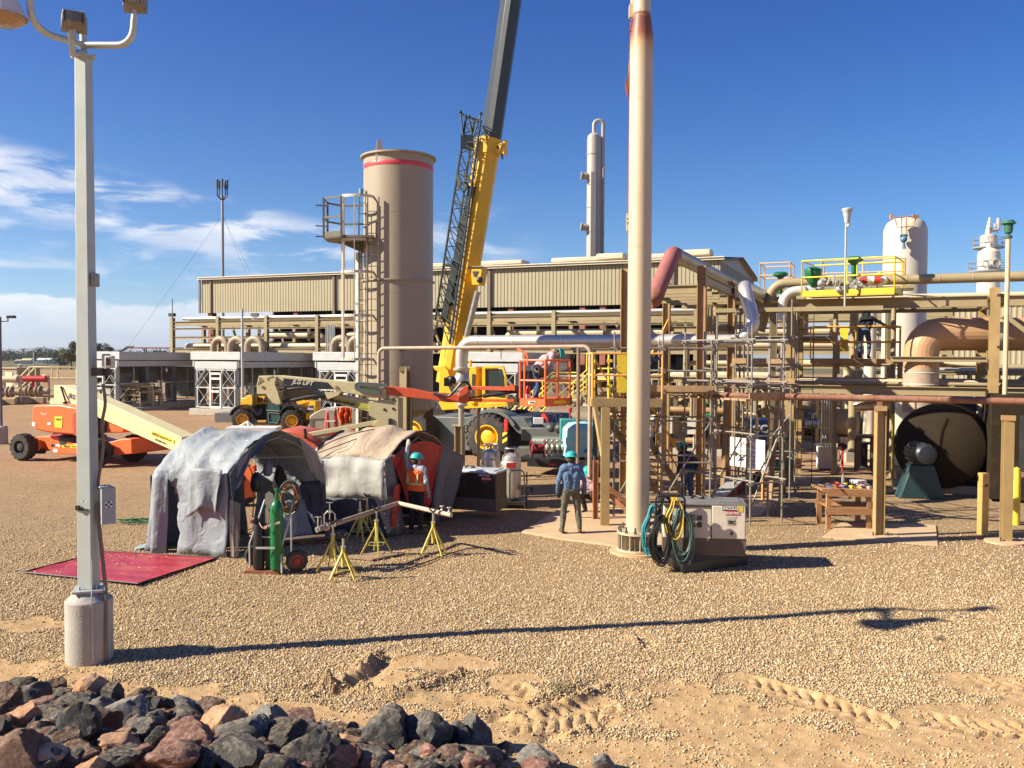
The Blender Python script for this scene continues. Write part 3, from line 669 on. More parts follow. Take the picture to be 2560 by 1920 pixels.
 if pn.x>0:pn,xl=Matrix.Rotation(rad(-90),3,'Z')@pn,Matrix.Rotation(rad(-90),3,'Z')@xl
 if xl.x<0:xl=-xl
 checker(Vector((x,y,zc))+pn*0.093,xl,t)
 # conduits and cords
 m=MB();m.curve([c+Vector((-0.02,0,-0.24)),(x+0.13,y-0.02,2.0),(x+0.19,y-0.03,1.35),(x+0.235,y-0.05,0.95),(x+0.262,y-0.1,0.78),(x+0.27,y-0.12,0.3),(x+0.27,y-0.12,0.0)],0.025,10)
 m.build('conduit',mat('conduit',(0.20,0.16,0.12),0.6),t)
 m=MB();m.curve([W(258,960,Y),W(263,1010,Y),W(255,1060,Y),W(258,1120,Y),W(245,1215,Y),c+Vector((-0.02,0,0.25))],0.02,10)
 m.build('conduit',mat('conduit',(0.2,0.16,0.12),0.6),t)
 m=MB();m.curve([(x+0.09,y-0.1,1.3),(x+0.12,y-0.16,1.0),(x+0.15,y-0.25,0.80),(x+0.155,y-0.252,0.7)],0.006,6)
 m.build('ground_wire',GALV,t)
 m=MB();m.box((x+0.16,y-0.245,0.38),(0.03,0.02,0.72),rad(30));m.build('ground_strap',mat('strap',(0.45,0.42,0.38),0.6),pier)
 m=MB();m.box((x-0.03,y-0.1,1.94),(0.17,0.02,0.02),rad(-10));m.box((x-0.08,y-0.11,1.97),(0.05,0.03,0.05));m.build('bracket',DARK,t)
lamp_post()
# ------------------------------------------------------------ far background
WALLM=mat('siding',(0.42,0.37,0.235),0.55,var=0.04,scale=0.5)
DKIN=mat('interior_shade',(0.05,0.045,0.04),0.9)  # near-black stands for the shade inside the open building
HZ=[ # hills far off, built at their distance
(9000,420,-9000,-400,0.30),(6000,120,-6500,500,0.5)]
def hills():
 m=MB();n=120;vs=[]
 for(Y,h,x0,x1)in((9000,130,-7500,-600),):
  for i in range(n+1):
   x=x0+(x1-x0)*i/n;e=fbm(np.array([x/900.0]),np.array([0.3]),1,5)[0]
   z=h*(0.25+1.1*e)*math.sin(math.pi*min(1,max(0,(i+4)/(n+8))))**0.5
   vs+=[(x,Y-1500,-5),(x,Y,z),(x,Y+2500,-5)]
 fs=[]
 for i in range(n):
  a=3*i;fs+=[(a,a+3,a+4,a+1),(a+1,a+4,a+5,a+2)]
 m.add(vs,fs);o=m.build('hills',mat('hills',(0.16,0.18,0.16),0.9,scale=0.002,var=0.3),None,sharp=80);kind(o,'structure')
hills()
LEAF={}
def leafmat(name,a,b):
 if name in LEAF:return LEAF[name]
 m=bpy.data.materials.new(name);m.use_nodes=True;t=NT(m.node_tree);m.node_tree.nodes.clear()
 P=t.n('ShaderNodeBsdfPrincipled',ins={'Roughness':0.7});t.n('ShaderNodeOutputMaterial',ins={0:P.outputs[0]})
 n=t.n('ShaderNodeTexNoise',ins={'Vector':t.n('ShaderNodeNewGeometry').outputs['Position'],'Scale':0.5,'Detail':5.0}).outputs[0]
 t.t.links.new(t.ramp(n,[(0.3,a),(0.7,b)]),P.inputs['Base Color']);LEAF[name]=m;return m
def tree(label,p,h,w,lm,n=1400,group='trees beyond the plant',s=1.0):
 r_=np.random.default_rng(int(abs(p.x*7+h*31))+n);t=thing('tree',label,'tree',p,group=group)
 m=MB();m.tube([p,p+Vector((0,0,h*0.35)),p+Vector((w*0.05,0,h*0.6))],[h*0.035,h*0.026,h*0.012],7)
 for k in range(6):
  a=k*1.05;m.tube([p+Vector((0,0,h*0.28)),p+Vector((math.cos(a)*w*0.3,math.sin(a)*w*0.3,h*0.6))],[h*0.016,h*0.006],5)
 m.build('trunk',mat('bark',(0.13,0.09,0.06),0.9),t)
 cl=[(r_.normal(0,0.20)*w,r_.normal(0,0.20)*w,h*(0.32+0.55*r_.random()),w*(0.10+0.13*r_.random()))for _ in range(16)]
 vs=[];fs=[]
 for i in range(n):
  c=cl[i%len(cl)];d=r_.normal(size=3);d/=np.linalg.norm(d);rr=c[3]*(0.6+0.5*r_.random())
  q=np.array([p.x+c[0],p.y+c[1],p.z+c[2]])+d*rr*np.array([1,1,0.8]);sz=h*0.022*(0.6+r_.random())*s
  if q[2]<p.z+h*0.08:continue
  a=r_.normal(size=3);a/=np.linalg.norm(a);b=np.cross(a,d);b/=(np.linalg.norm(b)+1e-6);k=len(vs)
  vs+=[tuple(q-a*sz),tuple(q+b*sz),tuple(q+a*sz),tuple(q-b*sz*0.8)];fs.append((k,k+1,k+2,k+3))
 m=MB();m.add(vs,fs);m.build('crown',lm,t,sharp=180)
def gx(sx,Y):q=W(sx,895,Y);q.z=0;return q
lt1=leafmat('foliage_olive',(0.055,0.065,0.018),(0.15,0.14,0.04));lt2=leafmat('foliage_dark',(0.03,0.045,0.022),(0.075,0.09,0.035))
tree('large olive green tree just left of the lamp post shaft',gx(178,250),8.2,8.5,lt1,5200)
tree('dark green tree partly behind the lamp post shaft',gx(205,270),8.6,9,lt2,3500)
tree('lower dark tree on the left flank of the olive tree',gx(150,265),5.4,7,lt2,2600)
tree('rounded green tree just right of the lamp post',gx(276,300),8.0,9,lt2,3000)
tree('small tree right of the shaft above the cooler roof',gx(238,300),7.5,7,lt2,900)
for i,(sx,Y,h,w)in enumerate(((110,480,9,14),(55,520,8,16),(20,540,7,14),(84,560,7,14),(130,560,8,18))):
 tree(['rounded dark tree of the far tree line, nearest the shed aerial','broad purple grey tree in the far tree line','low tree at the left edge of the far tree line','small tree of the far tree line between two larger ones','broad dark tree at the right end of the far tree line'][i],gx(sx,Y),h,w,lt2,700,'far tree line',1.6)
def treeline():
 r_=np.random.default_rng(5);vs=[];fs=[]
 for i in range(9000):
  Y=650+r_.random()*900;x=Y*(-0.62+0.34*r_.random());z=abs(r_.normal(0,0.42))*7.5*(0.4+vnoise(np.array([x*0.02]),np.array([Y*0.01]),2)[0]);s=1.8*(0.5+r_.random());k=len(vs)
  a=r_.normal(size=3);b=r_.normal(size=3);q=np.array([x,Y,z]);vs+=[tuple(q-a*s),tuple(q+b*s),tuple(q+a*s)];fs.append((k,k+1,k+2))
 m=MB();m.add(vs,fs);o=m.build('woodland',lt2,None,sharp=180);tag(o,'hazy band of distant trees along the horizon at left','woodland');kind(o,'stuff')
treeline()
def far_houses():
 for i,(sx,Y,w,h,colr,lb)in enumerate(((70,420,4,2.6,(0.62,0.55,0.40),'tiny cream farm house below the far tree line'),(120,470,9,2.6,(0.75,0.76,0.78),'long white roofed shed right of the far rounded tree'),(50,440,3,2,(0.45,0.4,0.33),'tiny brown farm shed at the far left'),(137,400,1.6,1.6,(0.75,0.74,0.7),'tiny white hut in front of the olive tree'))):
  p=gx(sx,Y);t=thing('farm_house',lb,'house',p,rad(12),'farm buildings far off')
  m=MB();m.box(p+Vector((0,0,h*0.35)),(w,6,h*0.7),rad(12));m.build('wall',mat('fh%d'%i,colr,0.8),t)
  m=MB();c,s=math.cos(rad(12)),math.sin(rad(12));m.prism([(-3.4,0),(3.4,0),(0,h*0.35)],p+Vector((0,0,h*0.7)),Vector((-s,c,0)),Zv,w+0.6);m.build('roof',mat('fhr%d'%i,tuple(x*0.9 for x in colr),0.7),t)
far_houses()
def site_fence():
 t=thing('wire_fence','chain link fence along the dry field behind the yard at left','fence',gx(60,100));P=[]
 for i in range(26):P.append(Vector((-62+i*3.0,103-i*0.35,0)))
 m=MB()
 for p in P:m.cyl(p,p+Vector((0,0,2.1)),0.035,n=6);m.cut()
 m.build('post',GALV,t);m=MB()
 for z in(0.15,0.8,1.4,2.05):m.tube([p+Vector((0,0,z))for p in P],0.012,4)
 m.build('wires',GALV,t)
site_fence()
# ------------------------------------------------------------ long compressor building
BA=Vector((-26.5,75.0,0));BL=43.6;EZ=W(510,699,75).z
def long_building():
 t=thing('compressor_building','long tan metal clad building, open below its high siding skirt','building',BA)
 def q(u,v,z):return BA+U*u+V*v+Zv*z
 m=MB(); # skirt: ribbed sheet
 n=int(BL/0.27);poly=[]
 for i in range(n+1):
  u=i*BL/n;poly+=[(u-0.115,-0.04),(u-0.03,-0.04),(u-0.015,0.0),(u+0.015,0.0),(u+0.03,-0.04),(u+0.115,-0.04)]
 zs=(7.62,EZ);vs=[q(u,v,z)for z in zs for u,v in poly];k=len(poly)
 m.add(vs,[(i,i+1,k+i+1,k+i)for i in range(k-1)]);m.build('siding',WALLM,t,sharp=20)
 m=MB();m.box(q(BL/2,-0.12,EZ+0.06),(BL+0.8,0.28,0.22),TH);m.build('gutter',mat('eave_trim',(0.72,0.66,0.52),0.45),t)
 m=MB()
 for s_ in(-0.3,0.9):m.box(q(s_,-0.10,(EZ+7.62)/2),(0.16,0.12,EZ-7.62),TH);m.cut()
 for s_ in(13.4,27.0,40.6):m.box(q(s_,-0.12,(EZ+7.0)/2),(0.2,0.16,EZ-7.0),TH);m.cut()
 m.build('downpipe',mat('downpipe',(0.20,0.15,0.11),0.5),t)
 m=MB();rz=EZ+1.0;m.add([q(-0.4,-0.35,EZ+0.1),q(BL+0.4,-0.35,EZ+0.1),q(BL+0.4,8.3,rz),q(-0.4,8.3,rz),q(-0.4,17,EZ+0.1),q(BL+0.4,17,EZ+0.1)],[(0,1,2,3),(3,2,5,4)])
 m.add([q(-0.4,-0.3,EZ-0.1),q(BL+0.4,-0.3,EZ-0.1),q(BL+0.4,8.3,rz-0.2),q(-0.4,8.3,rz-0.2),q(-0.4,16.9,EZ-0.1),q(BL+0.4,16.9,EZ-0.1)],[(3,2,1,0),(4,5,2,3)])
 m.build('roof',WALLM,t)
 m=MB()
 for u in(17.5,24.5,31,37.5):m.box(q(u,8.3,rz+0.25),(4.0,1.8,0.42),TH)
 for u in(34.5,41):m.box(q(u,6.0,rz+0.15),(2.2,1.2,0.5),TH)
 m.build('ridge_vent',mat('vent',(0.62,0.52,0.38),0.5),t,bevel=0.12)
 m=MB();m.prism([(0,0),(16.6,0),(16.6,EZ),(8.3,rz),(0,EZ)],q(BL,0,0),V,Zv,0.15)
 for i in range(24):m.box(q(BL+0.09,0.4+i*0.68,EZ/2),(0.05,0.18,EZ-0.2),TH)
 m.build('gable_wall',mat('gable',(0.33,0.29,0.22),0.55,var=0.04,scale=0.5),t)
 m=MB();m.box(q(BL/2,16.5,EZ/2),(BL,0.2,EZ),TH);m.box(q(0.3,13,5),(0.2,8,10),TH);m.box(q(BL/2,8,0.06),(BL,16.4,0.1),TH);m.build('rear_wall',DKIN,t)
 m=MB()
 for u in(0.6,9.5,18.9,20.0,28.6,34.1,35.6,42.6):
  m.ibeam(q(u,0.5,0),q(u,0.5,8.6),0.34,0.5,0.05,V)
  m.box(q(u,0.14,5.4),(0.42,0.04,6.4),TH);m.cut()
 m.build('column',MAROON,t)
 m=MB()
 for i in range(7):
  u=3.5+i*5.8;m.box(q(u,8,1.8),(3.2,5,3.6),TH);m.cyl(q(u-1.2,7,4.6),q(u+1.6,7,4.6),0.7);m.cyl(q(u,5,0.5),q(u,5,5.4),0.35)
  m.box(q(u+1.8,5.5,3.2),(0.8,0.8,1.6),TH)
 m.build('engine',mat('engine',(0.10,0.09,0.08),0.6,var=0.4,scale=2),t)
long_building()
def pipe_rack():
 P0=BA-V*6.0;t=thing('pipe_rack','tan steel pipe rack running along the front of the long building','pipe rack',P0+U*2.4)
 def q(u,v,z):return P0+U*u+V*v+Zv*z
 us=[2.4+4.55*i for i in range(13)]
 for u in us:
  for v,top in((0,6.95),(3.4,6.6)):
   m=MB();m.ibeam(q(u,v,0),q(u,v,top),0.26,0.3,0.03,V);m.build('column',TAN,t)
 m=MB()
 for z,h in((6.45,0.36),(4.35,0.34),(6.05,0.14)):m.ibeam(q(2.3,-0.02,z),q(57.2,-0.02,z),0.2,h,0.03)
 for z in(6.4,4.35):m.ibeam(q(2.3,3.4,z),q(57.2,3.4,z),0.2,0.3,0.03)
 m.ibeam(q(2.3,0.0,5.35),q(11.5,0,5.35),0.14,0.2,0.02)
 m.build('long_beam',TAN,t);m=MB()
 for u in us:
  for z in(6.5,4.4):m.ibeam(q(u,0,z),q(u,3.4,z),0.18,0.26,0.03)
 for u in us[1:]:m.bar(q(u-1.4,3.2,6.3),q(u-0.9,3.2,5.0),0.14);m.bar(q(u-1.5,1.0,6.2),q(u-1.5,1.0,5.1),0.2)
 m.build('cross_beam',TAN,t)
 m=MB();m.cyl(q(3.2,0.35,6.86),q(57,0.35,6.86),0.13,n=14);m.build('clad_pipe',ALU,t)
 for v,z,r,mt in((1.2,6.78,0.10,TAN),(2.2,6.85,0.15,BEIGE),(0.9,4.75,0.2,BEIGE),(1.7,4.78,0.24,TAN),(2.6,4.72,0.18,BEIGE),(1.4,5.55,0.26,BEIGE)):
  m=MB();a=3 if z!=5.55 else 10.5
  if z==5.55:
   for a_,b_ in((10.0,15.5),(17.6,24.0),(30.4,55)):m.tube(bend([q(a_,v,4.6),q(a_,v,z),q(b_,v,z),q(b_,v,4.6)],0.5),r,14)
  else:m.cyl(q(a,v,z),q(57,v,z),r,n=14)
  m.build('pipe',mt,t)
 for a_ in(7.0,8.6,10.2,17.8,19.2,20.6):
  m=MB();m.tube(bend([q(a_,-0.6,3.2),q(a_,-0.6,5.25),q(a_+1.35,-0.6,5.25),q(a_+1.35,-0.6,3.2)],0.66,10),0.24,14);m.build('pipe_loop',mat('loop',(0.34,0.27,0.18),0.5,dirt=0.2),t)
 m=MB()
 for k in range(9):m.tube(bend([q(22.8+k*0.22,-0.3,3.2),q(22.8+k*0.22,-0.3,6.1-(k%3)*0.05),q(22.8+k*0.22,1.2,6.1)],0.2),0.06,8)
 for k in range(6):m.cyl(q(17.0+k*0.14,-0.3,3.4),q(17.0+k*0.14,-0.3,6.2),0.05,n=8)
 m.build('conduit',mat('conduit_galv',(0.42,0.46,0.46),0.4,metal=0.5),t)
 m=MB();m.cyl(q(2.4,0,6.9),q(2.4,0,8.4),0.03,n=6);m.box(q(2.55,-0.2,7.15),(0.5,0.3,0.25),TH);m.build('camera_mast',DARK,t)
pipe_rack()
# ------------------------------------------------------------ fan coolers
CW,CLn,CH=3.65,8.3,4.15
SCR=mat('fan_screen',(0.20,0.19,0.17),0.7,var=0.3,scale=1.3);FASC=mat('cooler_fascia',(0.52,0.55,0.55),0.5,metal=0.2,var=0.07,scale=2)
DST=mat('cooler_steel',(0.40,0.43,0.44),0.5,metal=0.3,var=0.1)
def cooler(corner,label,L=CLn):
 t=thing('fan_cooler',label,'cooler',corner,TH,'galvanised fan coolers')
 def q(a,b,z):return corner-U*a+V*b+Zv*z # a to the left along the bright end, b away along the long side
 m=MB();m.box(q(CW/2,L/2,0.22),(CW+0.5,L+0.5,0.44),TH);m.build('plinth',CONC,t,bevel=0.03)
 m=MB()
 for a in(0.1,CW-0.1):
  n=4
  for i in range(n):m.ibeam(q(a,0.1+(L-0.2)*i/(n-1),0.4),q(a,0.1+(L-0.2)*i/(n-1),CH-0.1),0.2,0.2,0.02);m.cut()
 m.build('post',mat('cooler_post',(0.16,0.18,0.19),0.5,metal=0.3),t)
 m=MB();m.bar(q(0.1,0,2.0),q(CW*0.30,0.0,3.1),0.12);m.cut();m.bar(q(CW-0.1,0,2.0),q(CW*0.72,0,3.1),0.12);m.build('brace',mat('cooler_post',(0.16,0.18,0.19),0.5,metal=0.3),t)
 m=MB();m.box(q(CW/2,-0.04,CH-0.20),(CW+0.5,0.10,0.52),TH);m.box(q(CW/2,0.0,CH-0.82),(CW-0.1,0.08,0.5),TH)
 m.box(q(-0.1,L/2,CH-0.25),(0.12,L,0.55),TH);m.box(q(0.0,L/2,CH-0.78),(0.08,L,0.4),TH);m.box(q(CW+0.1,L/2,CH-0.45),(0.12,L,0.95),TH);m.box(q(CW/2,L,CH-0.45),(CW,0.1,0.95),TH)
 m.box(q(CW/2,L/2,CH+0.02),(CW+0.3,L+0.1,0.10),TH)
 m.build('fascia',FASC,t,bevel=0.01)
 m=MB();nb=6
 for side in(0,1):
  for i in range(nb+1):
   b=0.15+(L-0.3)*i/nb;m.box(q(0.06 if not side else CW-0.06,b,1.95),(0.05,0.06,2.6),TH)
  for z in(0.65,1.95,3.2):m.box(q(0.06 if not side else CW-0.06,L/2,z),(0.05,L-0.2,0.07),TH)
  for i in range(nb):
   b=0.15+(L-0.3)*i/nb;b2=b+(L-0.3)/nb;m.bar(q(0.2 if not side else CW-0.2,b,0.7),q(0.2 if not side else CW-0.2,b2,1.9),0.03)
 m.build('side_frame',DST,t)
 m=MB();
 for z in(0.55,1.85,3.02):m.box(q(CW/2,0,z),(CW-0.3,0.06,0.07),TH)
 for a in(0.25,CW/2-0.5,CW/2+0.5,CW-0.25):m.box(q(a,0,1.75),(0.06,0.06,2.5),TH)
 for a0,a1 in((0.3,CW/2-0.5),(CW/2+0.5,CW-0.3)):
  for z0,z1 in((0.6,1.8),(1.9,3.0)):m.bar(q(a0,-0.01,z0),q(a1,-0.01,z1),0.02);m.bar(q(a0,-0.01,z1),q(a1,-0.01,z0),0.02)
 m.build('end_frame',mat('bright_frame',(0.62,0.64,0.63),0.45,metal=0.2),t)
 m=MB();
 for a in(-0.42,0.42):m.box(q(CW/2+a,-0.05,1.65),(0.09,0.05,2.3),TH)
 for z in(0.55,1.6,2.45,2.78):m.box(q(CW/2,-0.05,z),(0.85,0.05,0.14),TH)
 m.box(q(CW/2-0.3,-0.09,1.62),(0.1,0.05,0.05),TH);m.build('door',WHITE,t)
 m=MB();m.box(q(CW-0.16,L*0.5,2.6),(0.03,L-0.6,1.2),TH);m.box(q(CW/2,L-0.2,1.9),(CW-0.4,0.03,2.4),TH)
 for i in range(3):
  c=q(CW/2,L*(0.2+0.3*i),0.4);m.cyl(c,c+Zv*1.4,0.28,n=10);m.box(c+Zv*1.9+U*0.4,(0.7,1.2,0.8),TH);m.cyl(c+Zv*3.1,c+Zv*3.3,1.2,n=20)
 m.build('fan_drive',SCR,t)
cooler(Vector((-28.0,62.0,0)),'grey fan cooler furthest left, right behind the lamp post cables')
cooler(Vector((-17.9,57.0,0)),'grey fan cooler with a bright white door at its near end, left of centre')
cooler(Vector((-8.9,53.4,0)),'grey fan cooler behind the cream boom and left of the tank')
cooler(Vector((0.4,49.4,0)),'grey fan cooler behind the crane cab, right of the tank')
# towers and masts behind
def mast():
 p=gx(558,105);t=thing('radio_mast','thin guyed radio mast with whip aerials above the roof','mast',p);top=W(558,490,105).z
 m=MB();m.cyl(p,p+Zv*top,0.20,0.17,n=8);m.build('pole',mat('mast',(0.30,0.30,0.31),0.5),t)
 m=MB()
 for k in range(5):
  a=k*1.256;c=p+Vector((math.cos(a)*0.6,math.sin(a)*0.6,top));m.tube([p+Zv*(top-0.6),c,c+Zv*1.7],0.07,6);m.cyl(c+Zv*0.9,c+Zv*1.9,0.13,n=8)
 m.build('aerial',DARK,t);m=MB()
 for a in((-26,10),(14,-8),(6,22)):
  for z in(top*0.9,):m.tube([p+Zv*z,p+Vector((a[0]*0.75,a[1],0))],0.015,4)
 m.build('guy_wire',DARK,t)
mast()
def column_tower():
 Y=90;p=gx(1481,Y);t=thing('column_tower','slim grey column with an overhead loop pipe, left of the tall stack','tower',p);top=W(1481,348,Y).z;r=17/F*Y
 m=MB();m.lathe([(r,0),(r,top),(r*0.9,top+0.35),(r*0.5,top+0.6),(0,top+0.66)],p,28,cap=False)
 for z in(top-1.6,top-4.7,top-7,top-9.5):m.lathe([(r+0.05,z),(r+0.05,z+0.08)],p,28)
 m.build('shell',mat('column',(0.38,0.35,0.31),0.5,var=0.05),t)
 m=MB();q=W(1507,400,Y);m.tube(bend([p+Zv*(top+0.3),p+Zv*(top+1.9),Vector((q.x,Y,top+1.9)),Vector((q.x,Y,0))],0.7),0.20,12);m.build('loop_pipe',mat('column',(0.38,0.35,0.31)),t)
 m=MB()
 for z in(top-3.8,top-9):m.cyl(p+Vector((-r-0.5,-0.3,z)),p+Vector((-r+0.1,-0.2,z)),0.35,n=14);m.cyl(p+Vector((-r-0.62,-0.3,z)),p+Vector((-r-0.5,-0.3,z)),0.42,n=14)
 m.build('manway',mat('column2',(0.36,0.31,0.25)),t)
 m=MB();m.bar(p+Vector((-0.1,-r-0.15,top-3.5)),p+Vector((-0.1,-r-0.15,0)),0.5,0.12);m.build('cable_tray',mat('tray',(0.26,0.24,0.22),0.6),t)
 m=MB();m.tube(bend([p+Vector((0.9,-0.6,8)),p+Vector((0.9,-0.6,top-3)),p+Vector((1.3,-0.6,top-3))],0.3),0.07,6)
 for i in range(9):m.box(p+Vector((r+0.25,0,top-2.8-i*1.7)),(0.4,0.1,0.12))
 m.build('bracket',mat('brk',(0.30,0.22,0.16)),t)
column_tower()
def distillation():
 Y=95;p=gx(2467,Y);t=thing('distillation_tower','cream tower with two round railed platforms at far right','tower',p);mt=mat('dist',(0.50,0.44,0.35),0.5,var=0.06)
 k=Y/F
 def Z(y):return CAM_H+(891-y)*k
 m=MB();r=26*k;m.lathe([(r,0),(r,Z(632)),(r*0.95,Z(622)),(r*0.55,Z(614)),(0.3,Z(611)),(0.3,Z(600)),(0.0,Z(599))],p,28,cap=False);m.build('shell',mat('dist2',(0.62,0.57,0.45),0.5),t)
 p2=gx(2465,Y+4.5);m=MB();r2=21*k;m.lathe([(r2,0),(r2,Z(572)),(r2*0.85,Z(566)),(r2*0.3,Z(562)),(0.25,Z(545)),(0,Z(545))],p2,24,cap=False)
 m.tube(bend([p2+Zv*Z(566),p2+Zv*Z(552),p2+Zv*Z(552)+Vector((1.1,0,0)),p2+Vector((1.1,0,20))],0.35),0.2,10);m.build('rear_shell',mt,t)
 m=MB()
 for z0,cc,R in((Z(600),p2,38*k),(Z(672),p,46*k),(Z(775),p,42*k)):
  m.lathe([(r*0.8,z0),(R,z0),(R,z0+0.14),(r*0.8,z0+0.14)],cc,24,cap=False)
 m.build('platform',mat('plat',(0.25,0.27,0.28),0.5),t);m=MB()
 for z0,cc,R in((Z(600),p2,37*k),(Z(672),p,45*k)):
  for zz in(0.55,1.1):m.torus(cc+Zv*(z0+zz),R,0.035,n=20,m=5)
  for i in range(12):a=i*math.pi/6;c=cc+Vector((math.cos(a)*R,math.sin(a)*R,z0));m.cyl(c,c+Zv*1.1,0.035,n=5)
 m.build('railing',mat('rl',(0.22,0.24,0.28),0.5),t)
 m=MB();m.tube([p2+Zv*Z(562)+Vector((-0.1,0,0)),p2+Zv*Z(520)+Vector((0.1,0,0))],[0.3,0.1],8);m.tube([p2+Vector((1.0,0,Z(560))),p2+Vector((1.0,0,Z(528)))],0.08,6);m.box(p2+Vector((0.9,0,Z(540))),(0.7,0.3,0.4));m.build('vent',WHITE,t)
 m=MB();m.torus(p+Vector((0.15,-r-0.1,Z(652))),0.42,0.09,ax=Vector((0,1,0)));m.cyl(p+Vector((0.15,-r-0.12,Z(652))),p+Vector((0.15,-r,Z(652))),0.34,n=20)
 m.torus(p+Vector((-1.0,-r-0.1,Z(655))),0.32,0.08,ax=Vector((0,1,0)));m.build('manway',mt,t)
distillation()
def rear_building():
 p=W(2150,895,95);p.z=0;t=thing('rear_shed','tan metal shed far behind the right hand pipe frame','building',p)
 z1=W(2400,758,90).z;m=MB();
 L=26;n=50
 poly=[]
 for i in range(n):u=i*L/n;poly+=[(u,0),(u+0.05,-0.06),(u+0.2,-0.06),(u+0.25,0)]
 vs=[p+U*u+V*v+Zv*z for z in(0,z1)for u,v in poly];k=len(poly);m.add(vs,[(i,i+1,k+i+1,k+i)for i in range(k-1)]);m.box(p+U*L/2+V*6+Zv*(z1/2),(L,11.6,z1-0.1),TH);m.build('wall',WALLM,t,sharp=20)
 m=MB();m.box(p+U*L/2+V*5.8+Zv*(z1+0.08),(L+0.4,12.4,0.12),TH);m.box(p+U*L/2-V*0.2+Zv*(z1-2.6),(L,0.6,0.35),TH);m.build('roof',mat('rf2',(0.52,0.56,0.58),0.5),t)
rear_building()
# ------------------------------------------------------------ process clutter behind the frames
def valve(m,c,s=1.0,ax=U):
 m.cyl(c-ax*0.22*s,c+ax*0.22*s,0.11*s,n=12)
 for k in(-0.22,0.22):m.cyl(c+ax*k*s-ax*0.03*s,c+ax*k*s+ax*0.03*s,0.19*s,n=14)
 m.cyl(c,c+Zv*0.35*s,0.05*s,n=8);m.torus(c+Zv*0.36*s,0.14*s,0.02*s,n=14,m=6)
def skid(p,L,label,seed,h=2.6,cols=(BEIGE,TAN,GALV)):
 r_=random.Random(seed);t=thing('pipe_skid',label,'pipe skid',p,group='pipe and valve skids behind the frames')
 def q(u,v,z):return p+U*u+V*v+Zv*z
 m=MB();m.box(q(L/2,1,0.12),(L+0.6,2.8,0.24),TH);m.build('plinth',CONC,t)
 m=MB()
 for i in range(int(L/2.2)+1):
  for v in(0,2.0):m.ibeam(q(i*2.2,v,0.2),q(i*2.2,v,h*r_.choice([0.7,1.0])),0.15,0.15,0.02)
 for z in(h*0.68,h*0.98):m.ibeam(q(0,0,z),q(L,0,z),0.12,0.16,0.02);m.ibeam(q(0,2,z),q(L,2,z),0.12,0.16,0.02)
 m.build('frame',TAN,t)
 for k,mt in enumerate(cols):
  m=MB()
  for i in range(5):
   z=r_.choice([0.55,0.9,1.3,1.8,h*0.98+0.15]);v=r_.uniform(-0.4,2.2);a=r_.uniform(0,L*0.5);b=r_.uniform(L*0.6,L);r=r_.choice([0.05,0.08,0.13,0.2])
   if k==2:r=0.05
   m.tube(bend([q(a,v,0.2),q(a,v,z),q(b,v,z),q(b,v+1,z),q(b,v+1,0.2)],r*2.2),r,10)
  for i in range(int(L/1.6)):
   u=r_.uniform(0,L);v=r_.uniform(-0.3,2);m.tube(bend([q(u,v,0.2),q(u,v,r_.uniform(0.8,h)),q(u+0.6,v,1.6),q(u+0.6,v,0.3)],0.2),r_.choice([0.04,0.07]),8)
  m.build('pipe',mt,t)
 for i in range(int(L/1.5)):
  m=MB();valve(m,q(r_.uniform(0.3,L-0.3),r_.uniform(-0.3,0.6),r_.choice([0.7,1.1,1.6])),r_.uniform(0.8,1.4));m.build('valve',r_.choice([GALV,GREEN,RED,mat('blue',(0.03,0.10,0.25),0.4),TAN]),t)
 m=MB()
 for i in range(3):
  u=r_.uniform(0.5,L-1.0);m.box(q(u,-0.5,1.2),(0.5,0.25,0.7),TH);m.cyl(q(u,-0.5,0.2),q(u,-0.5,1.0),0.04,n=6)
 m.build('instrument_box',mat('ibox',(0.46,0.46,0.42),0.5),t)
skid(Vector((1.6,47.5,0)),7,'pipe skid with valves right of the crane cab, seen past the orange basket',1,2.8)
skid(Vector((5.2,44.0,0)),8,'pipe skid behind the tall stack and the stairs',2,3.0,(BEIGE,TAN,GALV))
skid(Vector((10.5,45.0,0)),8,'pipe skid between the scaffold tower and the white vessel',3,3.6)
skid(Vector((15.5,39.0,0)),8,'pipe skid behind the big elbow duct at right',4,3.4)
skid(Vector((19.5,47.0,0)),9,'pipe skid at the right edge below the distant tower',5,3.4)
skid(gx(1560,37),5,'pipe skid directly behind the stairs and the tall stack',11,2.4,(TAN,BROWN,BEIGE))
skid(gx(1790,40),5,'pipe skid behind the brown pipe frame',12,2.6,(BROWN,TAN,BEIGE))
skid(gx(2330,33),6,'pipe skid behind the elbow duct riser',13,3.0,(TAN,BEIGE,BROWN))
def equipment(sx,Y,label):
 p=gx(sx,Y);t=thing('shade_vessel',label,'vessel',p,TH,'dark vessels added for shade');m=MB();m.lathe([(0,-.2),(.45,-.1),(.6,.1),(.6,2.6),(.45,2.8),(0,2.9)],p+Zv*1.1-U*1.3,24,ax=U,cap=False);m.build('shell',mat('dk_tan',(.20,.155,.10),.5,dirt=.3),t)  # dark equipment added to deepen the shade behind the frames
 m=MB();m.box(p+Zv*.25-U*.6,(.3,.9,.5),TH);m.cut();m.box(p+Zv*.25+U*.9,(.3,.9,.5),TH);m.build('saddle',CONC,t);m=MB();valve(m,p+Zv*1.95,1.2);m.cyl(p+Zv*1.6+U*.8,p+Zv*2.5+U*.8,.1,n=12);m.build('nozzle',TAN,t)
equipment(1440,40,'dark tan vessel added for shade behind the thin brown post');equipment(1640,42,'dark tan vessel added for shade behind the pickup truck');equipment(1830,43,'dark tan vessel added for shade behind the blue skip');equipment(2060,39,'dark tan vessel added for shade behind the silver conduits');equipment(2420,36,'dark tan vessel added for shade behind the big drum')
